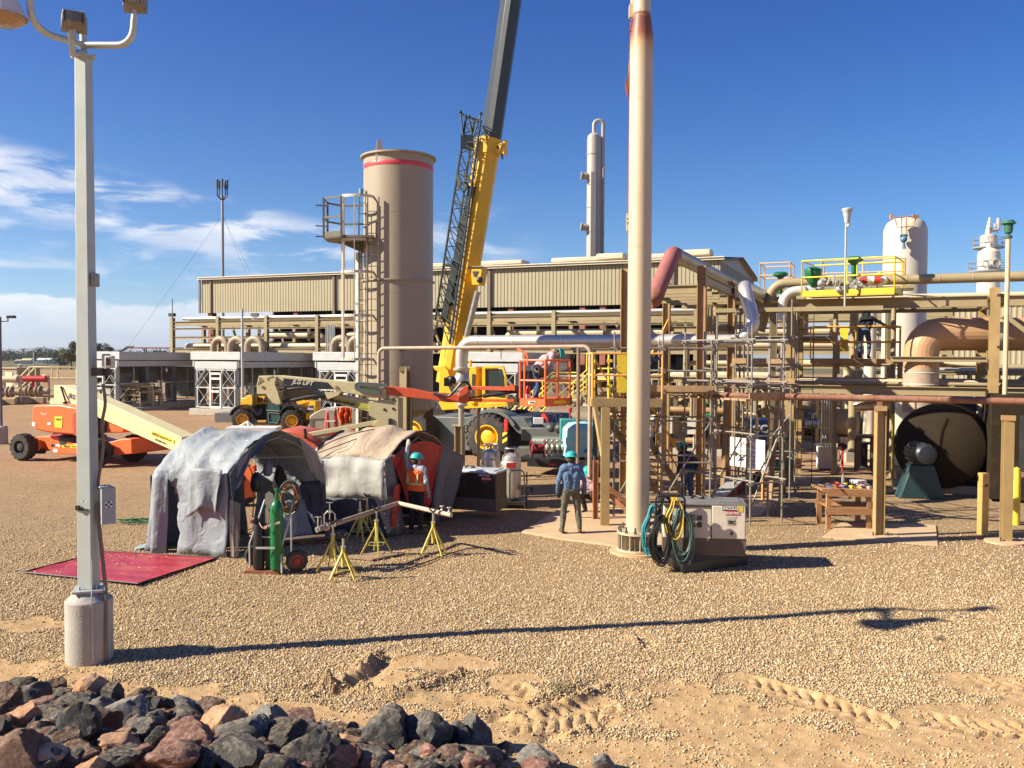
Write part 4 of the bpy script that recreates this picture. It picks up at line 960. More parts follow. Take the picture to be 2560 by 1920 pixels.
def yellow_stairs(p,label,n=9,w=0.9,s=1):
 t=thing('yellow_stairs',label,'stairs',p,group='yellow crossover stairs');H=0.22*n
 m=MB()
 for sd in(0,w):
  a=p+V*sd;b=a+U*(0.25*n*s)+Zv*H;m.bar(a,b,0.05,0.18)
  m.bar(b,b+U*(0.8*s),0.05,0.18)
 for i in range(n):m.box(p+V*w/2+U*(0.25*i*s+0.1*s)+Zv*(0.22*i+0.15),(0.24,w,0.03),TH)
 m.build('tread',mat('treads',(0.30,0.24,0.14),0.6),t)
 m=MB()
 for sd in(0,w):
  a=p+V*sd;b=a+U*(0.25*n*s)+Zv*H
  for h in(0.5,1.0):m.tube([a+Zv*h,b+Zv*h,b+U*(0.9*s)+Zv*h],0.035,7)
  for i in range(0,n+1,2):c=a+U*(0.25*i*s)+Zv*(0.22*i);m.cyl(c,c+Zv*1.0,0.03,n=6)
 m.build('handrail',SAFE,t)
yellow_stairs(gx(1262,43)-Zv*0,'steep yellow railed stairs seen through the orange basket',10)
yellow_stairs(gx(1335,42),'yellow railed stairs rising just right of the orange basket',11)
yellow_stairs(gx(1700,45),'yellow railed stairs beyond the scaffold',8)
# ------------------------------------------------------------ left background: sheds, valves, pole
def shed():
 p=gx(50,84);t=thing('meter_shed','small tan ribbed shed with cream door at the far left','shed',p,rad(15));R=Matrix.Rotation(rad(-24),3,'Z');X=R@Vector((1,0,0));Yv=R@Vector((0,1,0));w=1.3
 m=MB();m.box(p+Zv*1.35,(2.4,2.4,2.7),rad(-24))
 for i in range(10):m.box(p+Zv*1.35+X*(-1.15+i*0.25)-Yv*1.21,(0.06,0.04,2.6),rad(-24))
 m.build('wall',mat('shedw',(0.46,0.39,0.27),0.6),t);m=MB();m.box(p+Zv*1.2-Yv*1.24+X*0.1,(0.95,0.04,2.3),rad(-24));m.build('door',mat('shedd',(0.74,0.64,0.40),0.5),t)
 m=MB();m.box(p+Zv*2.74,(2.7,2.7,0.1),rad(-24));m.lathe([(0.15,2.79),(0.2,3.0),(0.28,3.05),(0.0,3.15)],p,12);m.build('roof',mat('shedr',(0.45,0.40,0.3),0.6),t)
 q=gx(84,95);t=thing('solar_mast','small white solar panel on a thin mast behind the shed','solar panel',q);m=MB();m.cyl(q,q+Zv*4.4,0.05,n=6);m.build('pole',GALV,t);m=MB();m.box(q+Vector((-0.5,0,2.4)),(1.0,0.06,0.7),R=Euler((rad(-50),0,rad(20))).to_matrix());m.build('panel',mat('solar',(0.6,0.62,0.66),0.2),t)
shed()
def pig_launcher(p,label,red):
 t=thing('valve_station',label,'valve',p,group='valve stations at the far left')
 m=MB();m.cyl(p+Vector((-0.9,0,1.0)),p+Vector((1.3,0,1.0)),0.28,n=16)
 for k in(-0.5,-0.2,0.3,0.6):m.cyl(p+Vector((k-0.06,0,1.0)),p+Vector((k+0.06,0,1.0)),0.44,n=18)
 m.build('valve_body',mat('vbody',(0.36,0.27,0.19),0.6,dirt=0.3),t)
 m=MB();m.cyl(p+Vector((-0.8,0,2.0)),p+Vector((0.9,0,2.0)),0.26,n=16);m.cyl(p+Vector((0.9,0,2.0)),p+Vector((1.1,0,2.0)),0.30,n=16);m.cyl(p+Vector((0,0,1.2)),p+Vector((0,0,2.0)),0.12,n=10);m.build('actuator',red,t)
 m=MB();m.tube(bend([p+Vector((1.3,0,0.2)),p+Vector((1.3,0,2.3)),p+Vector((0.8,0,2.3)),p+Vector((0.8,0,1.9))],0.25),0.09,8);m.tube(bend([p+Vector((-1.2,0,0.2)),p+Vector((-1.2,0,1.9)),p+Vector((-0.8,0,1.9))],0.2),0.07,8);m.build('vent_pipe',BEIGE,t)
 m=MB();m.box(p+Vector((0,-0.6,0.25)),(2.6,0.5,0.5));m.lathe([(0.75,0),(0.7,0.35),(0.5,0.55),(0,0.62)],p+Vector((-0.2,-1.2,0)),20);m.build('plinth',mat('plth',(0.48,0.36,0.2),0.7),t,bevel=0.05)
pig_launcher(gx(82,72),'valve station with a red actuator barrel beside the shed',RED)
pig_launcher(gx(10,70),'valve station at the left edge behind the small light pole',BEIGE)
def platform_left():
 p=gx(118,78);t=thing('crossover_platform','cream railed crossover platform far left beside the cream boom','platform',p);m=MB()
 for sd in(0,1.0):
  a=p+Vector((-1.6,sd,0));pts=[a+Vector((-1.8,0,1.0)),a+Vector((0,0,2.9)),a+Vector((4.2,0,2.9)),a+Vector((6.0,0,1.0))]
  m.tube(pts,0.05,6);m.tube([q_-Zv*1.0 for q_ in pts],0.05,6)
  for q_ in pts[1:3]:m.cyl(q_-Zv*2.9,q_,0.05,n=6)
  m.cyl(a+Vector((2,0,1.9)),a+Vector((2,0,2.9)),0.05,n=6)
 m.box(p+Vector((0.5,0.5,1.85)),(4.4,1.0,0.08));m.build('frame',mat('plf',(0.72,0.58,0.28),0.5),t)
platform_left()
skid(gx(150,66),8,'low pipe skid behind the orange lift at far left',6,1.6,(BEIGE,TAN,BEIGE))
def small_pole():
 p=gx(1,38.5);t=thing('light_pole','thin light pole on a concrete pier cut by the left edge','light pole',p);m=MB();m.lathe([(0.26,0),(0.26,0.75),(0.2,0.8),(0,0.8)],p,20);m.build('concrete_pier',CONC,t)
 zt=W(3,792,38.5).z;m=MB();m.cyl(p+Zv*0.8,p+Zv*zt,0.06,n=8);m.tube([p+Zv*(zt-0.2),p+Vector((0.35,0,zt-0.2)),p+Vector((0.35,0,zt))],0.03,6);m.build('pole',mat('dkpole',(0.15,0.12,0.14),0.5),t)
 m=MB();m.box(p+Vector((0.5,0,zt)),(0.35,0.2,0.12));m.build('lamp_head',DARK,t,bevel=0.02)
small_pole()
def thin_pole(sx,y0,Y,label):
 p=gx(sx,Y);t=thing('light_pole',label,'light pole',p);z=W(sx,y0,Y).z;m=MB();m.cyl(p,p+Zv*z,0.075,n=10);m.build('pole',GALV,t)
 m=MB();m.tube([p+Zv*(z-0.5),p+Vector((0.55,0,z-0.5))],0.03,6);m.box(p+Vector((0.72,0,z-0.35)),(0.42,0.3,0.22));m.build('floodlight',mat('fl2',(0.3,0.28,0.24),0.5),t,bevel=0.02)
 m=MB();m.box(p+Vector((0.7,0,z-0.55)),(0.26,0.2,0.14));m.build('glass',WHITE,t)
thin_pole(606,772,50,'galvanised light pole rising behind the yellow telehandler')
def shelter():
 p=W(388,888,88);t=thing('canopy_shelter','small open canopy on posts above the coolers at left','shelter',Vector((p.x,p.y,0)));b=Vector((p.x,p.y,0));m=MB();z=W(388,870,88).z
 for k in(-0.9,0.5,1.6):m.cyl(b+Vector((k,0,0)),b+Vector((k,0,z)),0.06,n=6);m.bar(b+Vector((k-0.5,0,z)),b+Vector((k,0,z-0.5)),0.05)
 m.box(b+Vector((-0.1,0,z-0.7)),(1.2,0.6,0.5));m.build('frame',DARK,t);m=MB();m.box(b+Vector((0,0,z)),(5.2,1.6,0.12));m.build('roof',MAROON,t)
shelter()
def rung_ladder(m,a,h,x,w=0.4,r=0.02,step=0.3):
 for k in(-w/2,w/2):m.bar(a+x*k,a+x*k+Zv*h,0.02,0.06,up=x.cross(Zv))
 for i in range(1,int(h/step)):m.cyl(a-x*w/2+Zv*(i*step),a+x*w/2+Zv*(i*step),0.012,n=6)
def rail(m,pts,h=1.05,r=0.022,toe=None,mid=True,closed=False):
 P=list(pts)+([pts[0]]if closed else[])
 for a,b in zip(P[:-1],P[1:]):
  for z in((h,h*0.52)if mid else(h,)):m.tube([a+Zv*z,b+Zv*z],r,8)
  n=max(1,round((b-a).length/1.5))
  for i in range(n+1):c=a.lerp(b,i/n);m.cyl(c,c+Zv*h,r,n=8)
  if toe:m.bar(a+Zv*toe/2,b+Zv*toe/2,0.01,toe)
def big_tank():
 Y=25.0;c=gx(996,Y);r=0.985;t=thing('tan_tank','tall tan cylindrical vessel with red band and flanged rim, left of the crane','tank',c)
 zt=CAM_H+(896-381)/F*(Y-r);zb=2.45
 m=MB();m.lathe([(0.0,zb-0.35),(r*0.6,zb-0.25),(r,zb),(r,zt-0.02)],c,72,cap=False);m.lathe([(r-0.02,zt-0.02),(r-0.02,zt-1.0)],c,72,cap=False)
 for z in(3.5,5.7,7.9):m.lathe([(r+0.002,z),(r+0.005,z+0.006),(r+0.002,z+0.012)],c,72,cap=False)
 m.build('shell',TANKM,t)
 m=MB();m.lathe([(r-0.01,zt-0.05),(r+0.085,zt-0.05),(r+0.085,zt),(r-0.01,zt)],c,72,cap=False);zz=CAM_H+(896-702)/F*(Y-r);m.lathe([(r,zz),(r+0.055,zz),(r+0.055,zz+0.035),(r,zz+0.035)],c,72,cap=False);m.build('rim_flange',TANKM,t)
 zr=CAM_H+(896-404)/F*(Y-r);m=MB();m.lathe([(r+0.003,zr-0.13),(r+0.006,zr-0.125),(r+0.006,zr-0.005),(r+0.003,zr)],c,72,cap=False);m.build('red_band',mat('band',(0.62,0.06,0.08),0.45,var=0.08),t)
 m=MB();q=W(948,388,Y-0.85);m.prism([(-0.11,0),(0.11,0),(0.06,0.36),(-0.06,0.36)],Vector((q.x,q.y+0.05,zt-0.05)),Vector((1,0.3,0)),Zv,0.03);m.box((q.x+0.02,q.y-0.0,zt-0.16),(0.24,0.05,0.22));m.build('lifting_lug',CREAMV,t)
 m=MB();p=W(1010,990,Y-r-0.5)
 for a in(25,115,205,295):
  q=c+Vector((math.cos(rad(a))*0.95,math.sin(rad(a))*0.95,0));m.ibeam(q,q+Zv*(zb+0.5),0.2,0.2,0.02);m.cut()
 for a,b in((25,115),(115,205),(205,295),(295,25)):
  q=c+Vector((math.cos(rad(a))*0.95,math.sin(rad(a))*0.95,1.7));q2=c+Vector((math.cos(rad(b))*0.95,math.sin(rad(b))*0.95,1.7));m.bar(q,q2,0.12)
 m.build('leg',mat('dkbrown',(0.13,0.085,0.06),0.6),t)
 # duct with pointed cap on the front
 q=W(1013,1000,Y-r-0.25);z0=0;z1=W(1013,918,Y-r-0.25).z
 m=MB();m.ibeam(Vector((q.x,q.y,0)),Vector((q.x,q.y,z1)),0.22,0.24,0.03,Vector((0.4,0.9,0)));m.box((q.x,q.y,z1-0.05),(0.27,0.27,0.14));m.build('support_column',TAN,t)
 # thin riser pipe left of it
 q=W(898,700,Y+0.3);m=MB();zz1=W(898,632,Y+0.3).z;m.cyl((q.x,q.y,0.6),(q.x,q.y,zz1),0.10,n=14)
 for y_ in(757,800,865,930):z=W(898,y_,Y).z;m.box((q.x+0.1,q.y,z),(0.4,0.2,0.05))
 m.build('riser_pipe',CREAMV,t)
 # platform, ladder and cage
 dk=mat('ladder_paint',(0.13,0.11,0.08),0.5);lt=CREAMV
 def P(sx,sy,Y_):return W(sx,sy,Y_)
 Yl=Y-0.55;a=P(908,1065,Yl);top=P(908,478,Yl).z;x=Vector((1,-0.15,0)).normalized()
 m=MB();rung_ladder(m,Vector((a.x+0.02,a.y,0.4)),top-0.4,x,0.28);m.build('ladder',dk,t)
 a2=P(934,1000,Y-0.93);m=MB();rung_ladder(m,Vector((a2.x,a2.y-0.05,0.4)),P(934,500,Yl).z-0.4,x,0.32);m.build('ladder',dk,t)
 m=MB();hc=Vector((a.x-0.12,a.y-0.12,0));R=0.46
 for y_ in(495,603,682,790,898):
  z=P(900,y_,Yl).z
  for dz in(0.0,):
   pts=[]
   for i in range(17):
    an=rad(20-220*i/16-0);pts.append(hc+Vector((math.cos(an)*R,math.sin(an)*R*0.75,z)))
   for i in range(16):m.bar(pts[i],pts[i+1],0.012,0.075)
   m.cut()
 m.build('cage_hoop',lt,t)
 m=MB();zlo,zhi=P(900,900,Yl).z,P(900,495,Yl).z
 for an in(-10,-50,-95,-140,-190):q=hc+Vector((math.cos(rad(an))*R,math.sin(rad(an))*R*0.75,0));m.bar(q+Zv*zlo,q+Zv*zhi,0.012,0.05,up=Vector((math.cos(rad(an)),math.sin(rad(an)),0)))
 m.build('cage_strap',lt,t)
 zp=P(860,603,Y).z;m=MB();pl=[(-1.55,-0.75),(-1.0,-1.05),(-0.1,-1.05),(-0.5,0.35),(-1.25,0.5),(-1.6,0.0)]
 pc=c+Vector((-0.42,0,0));m.prism([(x_,y_)for x_,y_ in pl],pc+Zv*zp,Vector((1,0,0)),Vector((0,1,0)),0.06);m.prism([(0,0),(1.1,0),(1.1,-0.5)],pc+Vector((-1.25,-0.2,zp-0.05)),Vector((1,0,0)),Zv,0.06);m.build('platform',dk,t)
 m=MB();pts=[pc+Vector((x_,y_,zp))for x_,y_ in(pl[5],pl[0],pl[1])];pts2=[pc+Vector((x_,y_,zp))for x_,y_ in(pl[5],pl[4],pl[3])]
 for Q in(pts,pts2):
  for a_,b_ in zip(Q[:-1],Q[1:]):
   for h in(1.08,0.55):m.bar(a_+Zv*h,b_+Zv*h,0.02,0.05)
   m.bar(a_+Zv*0.08,b_+Zv*0.08,0.01,0.14)
  for e in(Q if Q is pts else Q[1:]):m.bar(e,e+Zv*1.1,0.05)
 for h in(1.0,0.42,0.12):m.bar(pts[0]+Zv*h,pts[0]+Vector((-0.32,-0.1,h)),0.03)
 m.build('railing',dk,t)
 m=MB();q=P(902,490,Yl);m.cyl(q,q+Zv*0.2+x*0.02,0.07,n=12);m.cyl(Vector((q.x-0.06,q.y,q.z-5)),q+Vector((-0.06,0,0.1)),0.012,n=6);m.build('beacon',mat('bcn',(0.12,0.3,0.4),0.4),t)
big_tank()
def main_stack():
 Y=17.45;c=gx(1597.5,Y);t=thing('exhaust_stack','tall cream steel stack with a rusty reducer, bolted to its flanged base','stack',c);r=28.6/F*Y
 z1=W(1607,92,Y).z;z2=W(1607,40,Y).z
 M_=bpy.data.materials.new('stack_paint');M_.use_nodes=True;tt=NT(M_.node_tree);M_.node_tree.nodes.clear()
 Pn=tt.n('ShaderNodeBsdfPrincipled',ins={'Roughness':0.5});tt.n('ShaderNodeOutputMaterial',ins={0:Pn.outputs[0]})
 co=tt.n('ShaderNodeTexCoord').outputs['Object'];z=tt.n('ShaderNodeSeparateXYZ',ins={0:co}).outputs[2]
 n=tt.n('ShaderNodeTexNoise',ins={'Vector':tt.n('ShaderNodeMapping',ins={'Vector':co,'Scale':(3,3,0.6)}).outputs[0],'Scale':2.0,'Detail':7.0,'Roughness':0.65}).outputs[0]
 base=tt.ramp(n,[(0.3,(0.53,0.445,0.30)),(0.7,(0.63,0.53,0.36))])
 zz=tt.math('ADD',z,tt.math('MULTIPLY',tt.math('SUBTRACT',n,0.5),0.35))
 band=tt.ramp(tt.n('ShaderNodeMapRange',ins={0:zz,1:z1-0.75,2:z2+0.12}).outputs[0],[(0.0,0.0),(0.30,0.25),(0.5,1.0),(0.93,1.0),(0.97,0.0)])
 rc=tt.ramp(tt.n('ShaderNodeMapRange',ins={0:zz,1:z1-0.75,2:z2+0.12}).outputs[0],[(0.0,(0.6,0.4,0.2)),(0.45,(0.52,0.30,0.13)),(0.6,(0.27,0.10,0.06)),(0.85,(0.22,0.07,0.05)),(0.95,(0.38,0.22,0.14))])
 cc=tt.mix(band,base,rc)
 low=tt.ramp(tt.math('ADD',z,tt.math('MULTIPLY',n,1.3)),[(0.55,0.55),(1.3,0.0)])
 cc=tt.mix(low,cc,(0.56,0.38,0.20,1))
 tt.t.links.new(cc,Pn.inputs['Base Color']);b=tt.n('ShaderNodeBump',ins={'Strength':0.12,'Distance':0.01,'Height':tt.n('ShaderNodeTexNoise',ins={'Vector':co,'Scale':30.0,'Detail':3.0}).outputs[0]});tt.t.links.new(b.outputs[0],Pn.inputs['Normal'])
 m=MB();m.lathe([(r,0.42),(r,z1-0.05),(r-0.005,z1),(r*0.74,z2),(r*0.73,z2+0.02),(r*0.73,z2+9.0),(0,z2+9.0)],c,56,cap=False);m.build('shaft',M_,t);m=MB()
 for z in(3.2,6.1,9.0):m.lathe([(r,z),(r+0.004,z+0.006),(r,z+0.012)],c,56,cap=False)
 m.build('weld_ring',M_,t)
 m=MB();m.lathe([(r*0.735,z2+0.0),(r*0.755,z2+0.01),(r*0.755,z2+0.03),(r*0.735,z2+0.04)],c,56,cap=False);m.build('weld_seam',RUST,t)
 m=MB();m.lathe([(r,0.40),(0.41,0.40),(0.41,0.44),(r,0.44)],c,40,cap=False);m.lathe([(r,0.06),(0.42,0.06),(0.42,0.10),(r,0.10)],c,40,cap=False);m.cyl(c+Zv*0.06,c+Zv*0.42,r*0.98,n=40)
 for k in range(12):
  a=k*math.pi/6;d=Vector((math.cos(a),math.sin(a),0));m.prism([(r,0.1),(0.40,0.1),(0.40,0.40),(r,0.40)],c,d,Zv,0.014)
 m.build('base_flange',BEIGE,t);m=MB()
 for k in range(12):
  a=(k+0.5)*math.pi/6;q=c+Vector((math.cos(a)*0.365,math.sin(a)*0.365,0));m.cyl(q+Zv*0.05,q+Zv*0.56,0.018,n=8);m.cyl(q+Zv*0.44,q+Zv*0.49,0.034,n=6);m.cyl(q+Zv*0.10,q+Zv*0.14,0.034,n=6)
 m.build('anchor_bolt',mat('bolt',(0.14,0.13,0.12),0.5,metal=0.5),t)
 m=MB();m.lathe([(0.56,-0.02),(0.55,0.05),(0.0,0.055)],c,28,cap=False);m.build('grout_pad',PADC,t)
 q=lambda sx,sy,dy=0.15:W(sx,sy,Y+dy)
 m=MB();m.tube([q(1582,-40),q(1582,20),q(1583,50)],0.045,10);m.box(q(1580,30),(0.12,0.1,0.24));m.box(q(1580,14),(0.09,0.09,0.06));m.build('duct_end',BEIGE,t)
 m=MB();P_=[q(1578,55),q(1577,120),q(1572,200),q(1575,260),q(1573,420),q(1571,640)];m.tube(P_,[0.02,0.022,0.03,0.022,0.02,0.015],6);m.prism([(0,0),(0.07,-0.25),(0.03,-0.5),(0.0,-0.25)],q(1572,180),Vector((-1,0,0)),Zv,0.05)
 for sy in(78,118,140,270,330,460):m.box(q(1578,sy,0.1),(0.1,0.05,0.02))
 m.build('cable_tray',mat('rustytray',(0.30,0.08,0.05),0.7,var=0.3),t)
 m=MB()
 for sy in(545,555):m.cyl(q(1566,sy,0.0),q(1575,sy,0.0),0.03,n=8)
 m.box(q(1569,556),(0.05,0.05,0.35));m.build('bracket',BEIGE,t)
main_stack()
def white_vessel():
 Y=36;c=gx(2258,Y);r=51/F*Y;zt=W(2258,548,Y).z;t=thing('white_vessel','tall white vertical vessel with davit frame behind the yellow railed deck','vessel',c)
 m=MB();m.lathe([(r,0.3),(r,zt-0.55),(r*0.97,zt-0.38),(r*0.85,zt-0.15),(r*0.6,zt),(0,zt+0.08)],c,48,cap=False);m.lathe([(r*0.9,0),(r+0.1,0),(r+0.1,0.3)],c,32);m.build('shell',mat('wv',(0.62,0.575,0.47),0.45,var=0.03,scale=1,dirt=0.12,dirtcol=(0.6,0.52,0.4)),t)
 q=lambda sx,sy:W(sx,sy,Y-r-0.12);m=MB()
 m.tube([q(2238,548),q(2243,568),q(2282,566),q(2290,545)],0.028,6);m.tube([q(2232,545),q(2285,540)],0.028,6)
 for sx in(2254,2266):m.cyl(q(sx,545),q(sx,592),0.03,n=8)
 m.build('davit_frame',mat('davit',(0.48,0.26,0.13),0.6),t);m=MB();m.sphere(q(2259,598),0.14);m.cyl(q(2250,590),q(2268,588),0.07,n=10);m.cyl(q(2259,600),q(2260,622),0.04,0.08,n=8);m.build('relief_valve',mat('rvblue',(0.12,0.22,0.32),0.4),t)
 m=MB();m.box(q(2288,541),(0.25,0.1,0.12));m.box(W(2228,542,Y),(0.1,0.1,0.2));m.build('lifting_lug',mat('davit',(0.48,0.26,0.13),0.6),t)
white_vessel()
def pipes_vertical():
 c=gx(2134,33);t=thing('vertical_pipe','tan vertical pipe standing behind the person on the deck','pipe',c);m=MB();m.cyl(c+Zv*0.4,c+Zv*(W(2134,740,33).z),0.16,n=18)
 for y in(868,915,1045):z=W(2134,y,33).z;m.lathe([(0.18,z),(0.18,z+0.03)],c,18)
 m.build('pipe_shell',TAN,t);m=MB();m.box(c+Zv*0.2,(0.7,0.7,0.4));m.ibeam(c+Zv*0.0,c+Zv*1.2,0.2,0.2,0.02);m.build('foot',CONC,t)
 c=gx(2175,38);t=thing('vertical_vessel','short cream vertical vessel left of the tall white one','vessel',c);m=MB();m.lathe([(0.25,0),(0.25,W(2175,775,38).z),(0.0,W(2175,765,38).z)],c,20,cap=False);m.build('shell',CREAMV,t)
pipes_vertical()
def duct_and_drum():
 Y=26.6;c=gx(2303,Y);r=0.5;zc=W(2450,836,Y).z;t=thing('elbow_duct','fat tan insulated duct bending down at the right','duct',c)
 cx=Vector((c.x,Y,0));out=Vector((c.x+6.5,Y-0.9,zc));DM=mat('duct_clad',(0.50,0.30,0.155),0.5,var=0.05,scale=1.5,dirt=0.15,dirtcol=(0.4,0.26,0.15))
 arc=bend([Vector((c.x,Y,3.55)),Vector((c.x,Y,zc)),out],1.05,5);m=MB()
 m.tube(arc,r,28);m.build('elbow',DM,t,sharp=12)
 m=MB();m.cyl(Vector((c.x,Y,2.3)),Vector((c.x,Y,3.62)),r+0.012,n=32);m.build('riser',mat('duct_low',(0.42,0.33,0.24),0.45),t)
 m=MB()
 for z in(2.75,3.15,3.5):m.lathe([(r+0.014,z),(r+0.024,z+0.01),(r+0.014,z+0.03)],Vector((c.x,Y,0)),32,cap=False)
 d=(out-Vector((c.x,Y,zc))).normalized()
 for k in(1.5,4.5):m.lathe([(r+0.002,0),(r+0.012,0.005),(r+0.012,0.13),(r+0.002,0.135)],Vector((c.x,Y,zc))+d*(k+0.5),28,ax=d,cap=False)
 m.build('band',CREAMV,t)
 # drum
 A=Vector((c.x-0.15,24.2,0));A=gx(2352,25.3);ax=(V*1.0+U*0.15).normalized();R=1.24;zc=1.38
 t=thing('burner_drum','big horizontal drum under the duct, shade painted into its dark colour','drum',A);m=MB();o=A+Zv*zc
 m.lathe([(0.0,-0.34),(0.5,-0.28),(0.95,-0.14),(R-0.04,0.02),(R,0.12),(R,5.0),(0,5.0)],o,48,ax=ax,cap=False);m.build('shell',mat('drum',(0.034,0.025,0.016),0.85,var=0.1,dirt=0.12,dirtcol=(0.06,0.04,0.025),spec=0.06),t)  # near-black brown carries the shade; the shell itself would be tan
 m=MB();m.box(A+V*0.8+Zv*0.12,(2.4,1.2,0.24),TH);m.build('saddle',CONC,t)
 t=thing('drum_motor','teal pedestal blower motor in front of the big drum','motor',gx(2305,24.6));b=gx(2305,24.6);m=MB();m.prism([(-0.62,0),(0.62,0),(0.3,0.95),(-0.3,0.95)],b,Vector((1,-0.1,0)),Zv,0.5);m.build('pedestal',mat('tealped',(0.02,0.06,0.065),0.5,dirt=0.2),t,bevel=0.03)
 m=MB();m.cyl(b+Vector((0,-0.35,1.25)),b+Vector((0.05,0.45,1.25)),0.3,n=28);m.lathe([(0.3,0),(0.25,-0.08),(0.1,-0.11),(0,-0.11)],b+Vector((0,-0.35,1.25)),28,ax=Vector((0,1,0)),cap=False)
 for k in range(12):a=k*math.pi/6;m.box(b+Vector((math.cos(a)*0.31,0.05,1.25+math.sin(a)*0.31)),(0.03,0.7,0.03))
 m.build('motor',mat('motorc',(0.05,0.06,0.07),0.4,metal=0.4),t)
 p=gx(2520,24.0);t=thing('heater_box','square heater housing at the right edge behind the column, darkened for shade','heater',p,TH);m=MB();m.box(p+Zv*1.5+U*1.2+V*1.2,(3.2,2.6,2.9),TH);m.build('housing',mat('heater',(0.03,0.022,0.014),0.85,dirt=0.1,spec=0.08),t,bevel=0.03)  # housing colour blackened to stand for the shade around it
 m=MB();m.box(p+Zv*1.6+U*0.9-V*0.13,(1.2,0.06,1.6),TH);m.build('hatch',DARK,t)
duct_and_drum()
def wheel(t,c,ax,R,w,rimmat,lugs=18,rr=0.55,dish=-0.1,name='wheel'):
 """tyre with lugs as a part, its rim as a sub-part; ax points outwards"""
 ax=Vector(ax).normalized();m=MB()
 m.lathe([(R*rr,-w/2),(R*0.86,-w/2),(R*0.95,-w*0.42),(R*0.97,-w*0.3),(R*0.97,w*0.3),(R*0.95,w*0.42),(R*0.86,w/2),(R*rr,w/2),(R*rr,-w/2)],c,40,ax=ax,cap=False)
 x=Vector((0,0,1));y=ax.cross(x).normalized()
 for k in range(lugs):
  for sd in(-1,1):
   a=2*math.pi*(k+(0.5 if sd>0 else 0))/lugs;a2=a+0.16
   p0=c+(x*math.cos(a)+y*math.sin(a))*R*0.90+ax*(sd*w*0.49);p1=c+(x*math.cos(a2)+y*math.sin(a2))*R*0.985+ax*(sd*w*0.02)
   pm=c+(x*math.cos(a+0.05)+y*math.sin(a+0.05))*R*0.975+ax*(sd*w*0.40);rd=(pm-c)-ax*(pm-c).dot(ax)
   m.bar(p0,pm,R*0.10,R*0.055,up=rd);m.bar(pm,p1,R*0.10,R*0.055,up=rd)
 ty=m.build(name,RUBBER,t)
 m=MB();q=w/2
 m.lathe([(R*rr,q*0.9),(R*rr*1.02,q*1.02),(R*rr*0.92,q*1.02),(R*rr*0.86,q*0.7),(R*rr*0.80,q*0.3+dish*0),(R*0.30,q*0.25),(R*0.29,q*0.75),(R*0.22,q*0.85),(0,q*0.85)],c,32,ax=ax,cap=False)
 for k in range(8):a=k*math.pi/4;p=c+(x*math.cos(a)+y*math.sin(a))*R*0.4+ax*q*0.28;m.cyl(p,p+ax*q*0.14,R*0.03,n=6)
 m.build('rim',rimmat,ty);return ty
FR=Vector((0,-1,0))
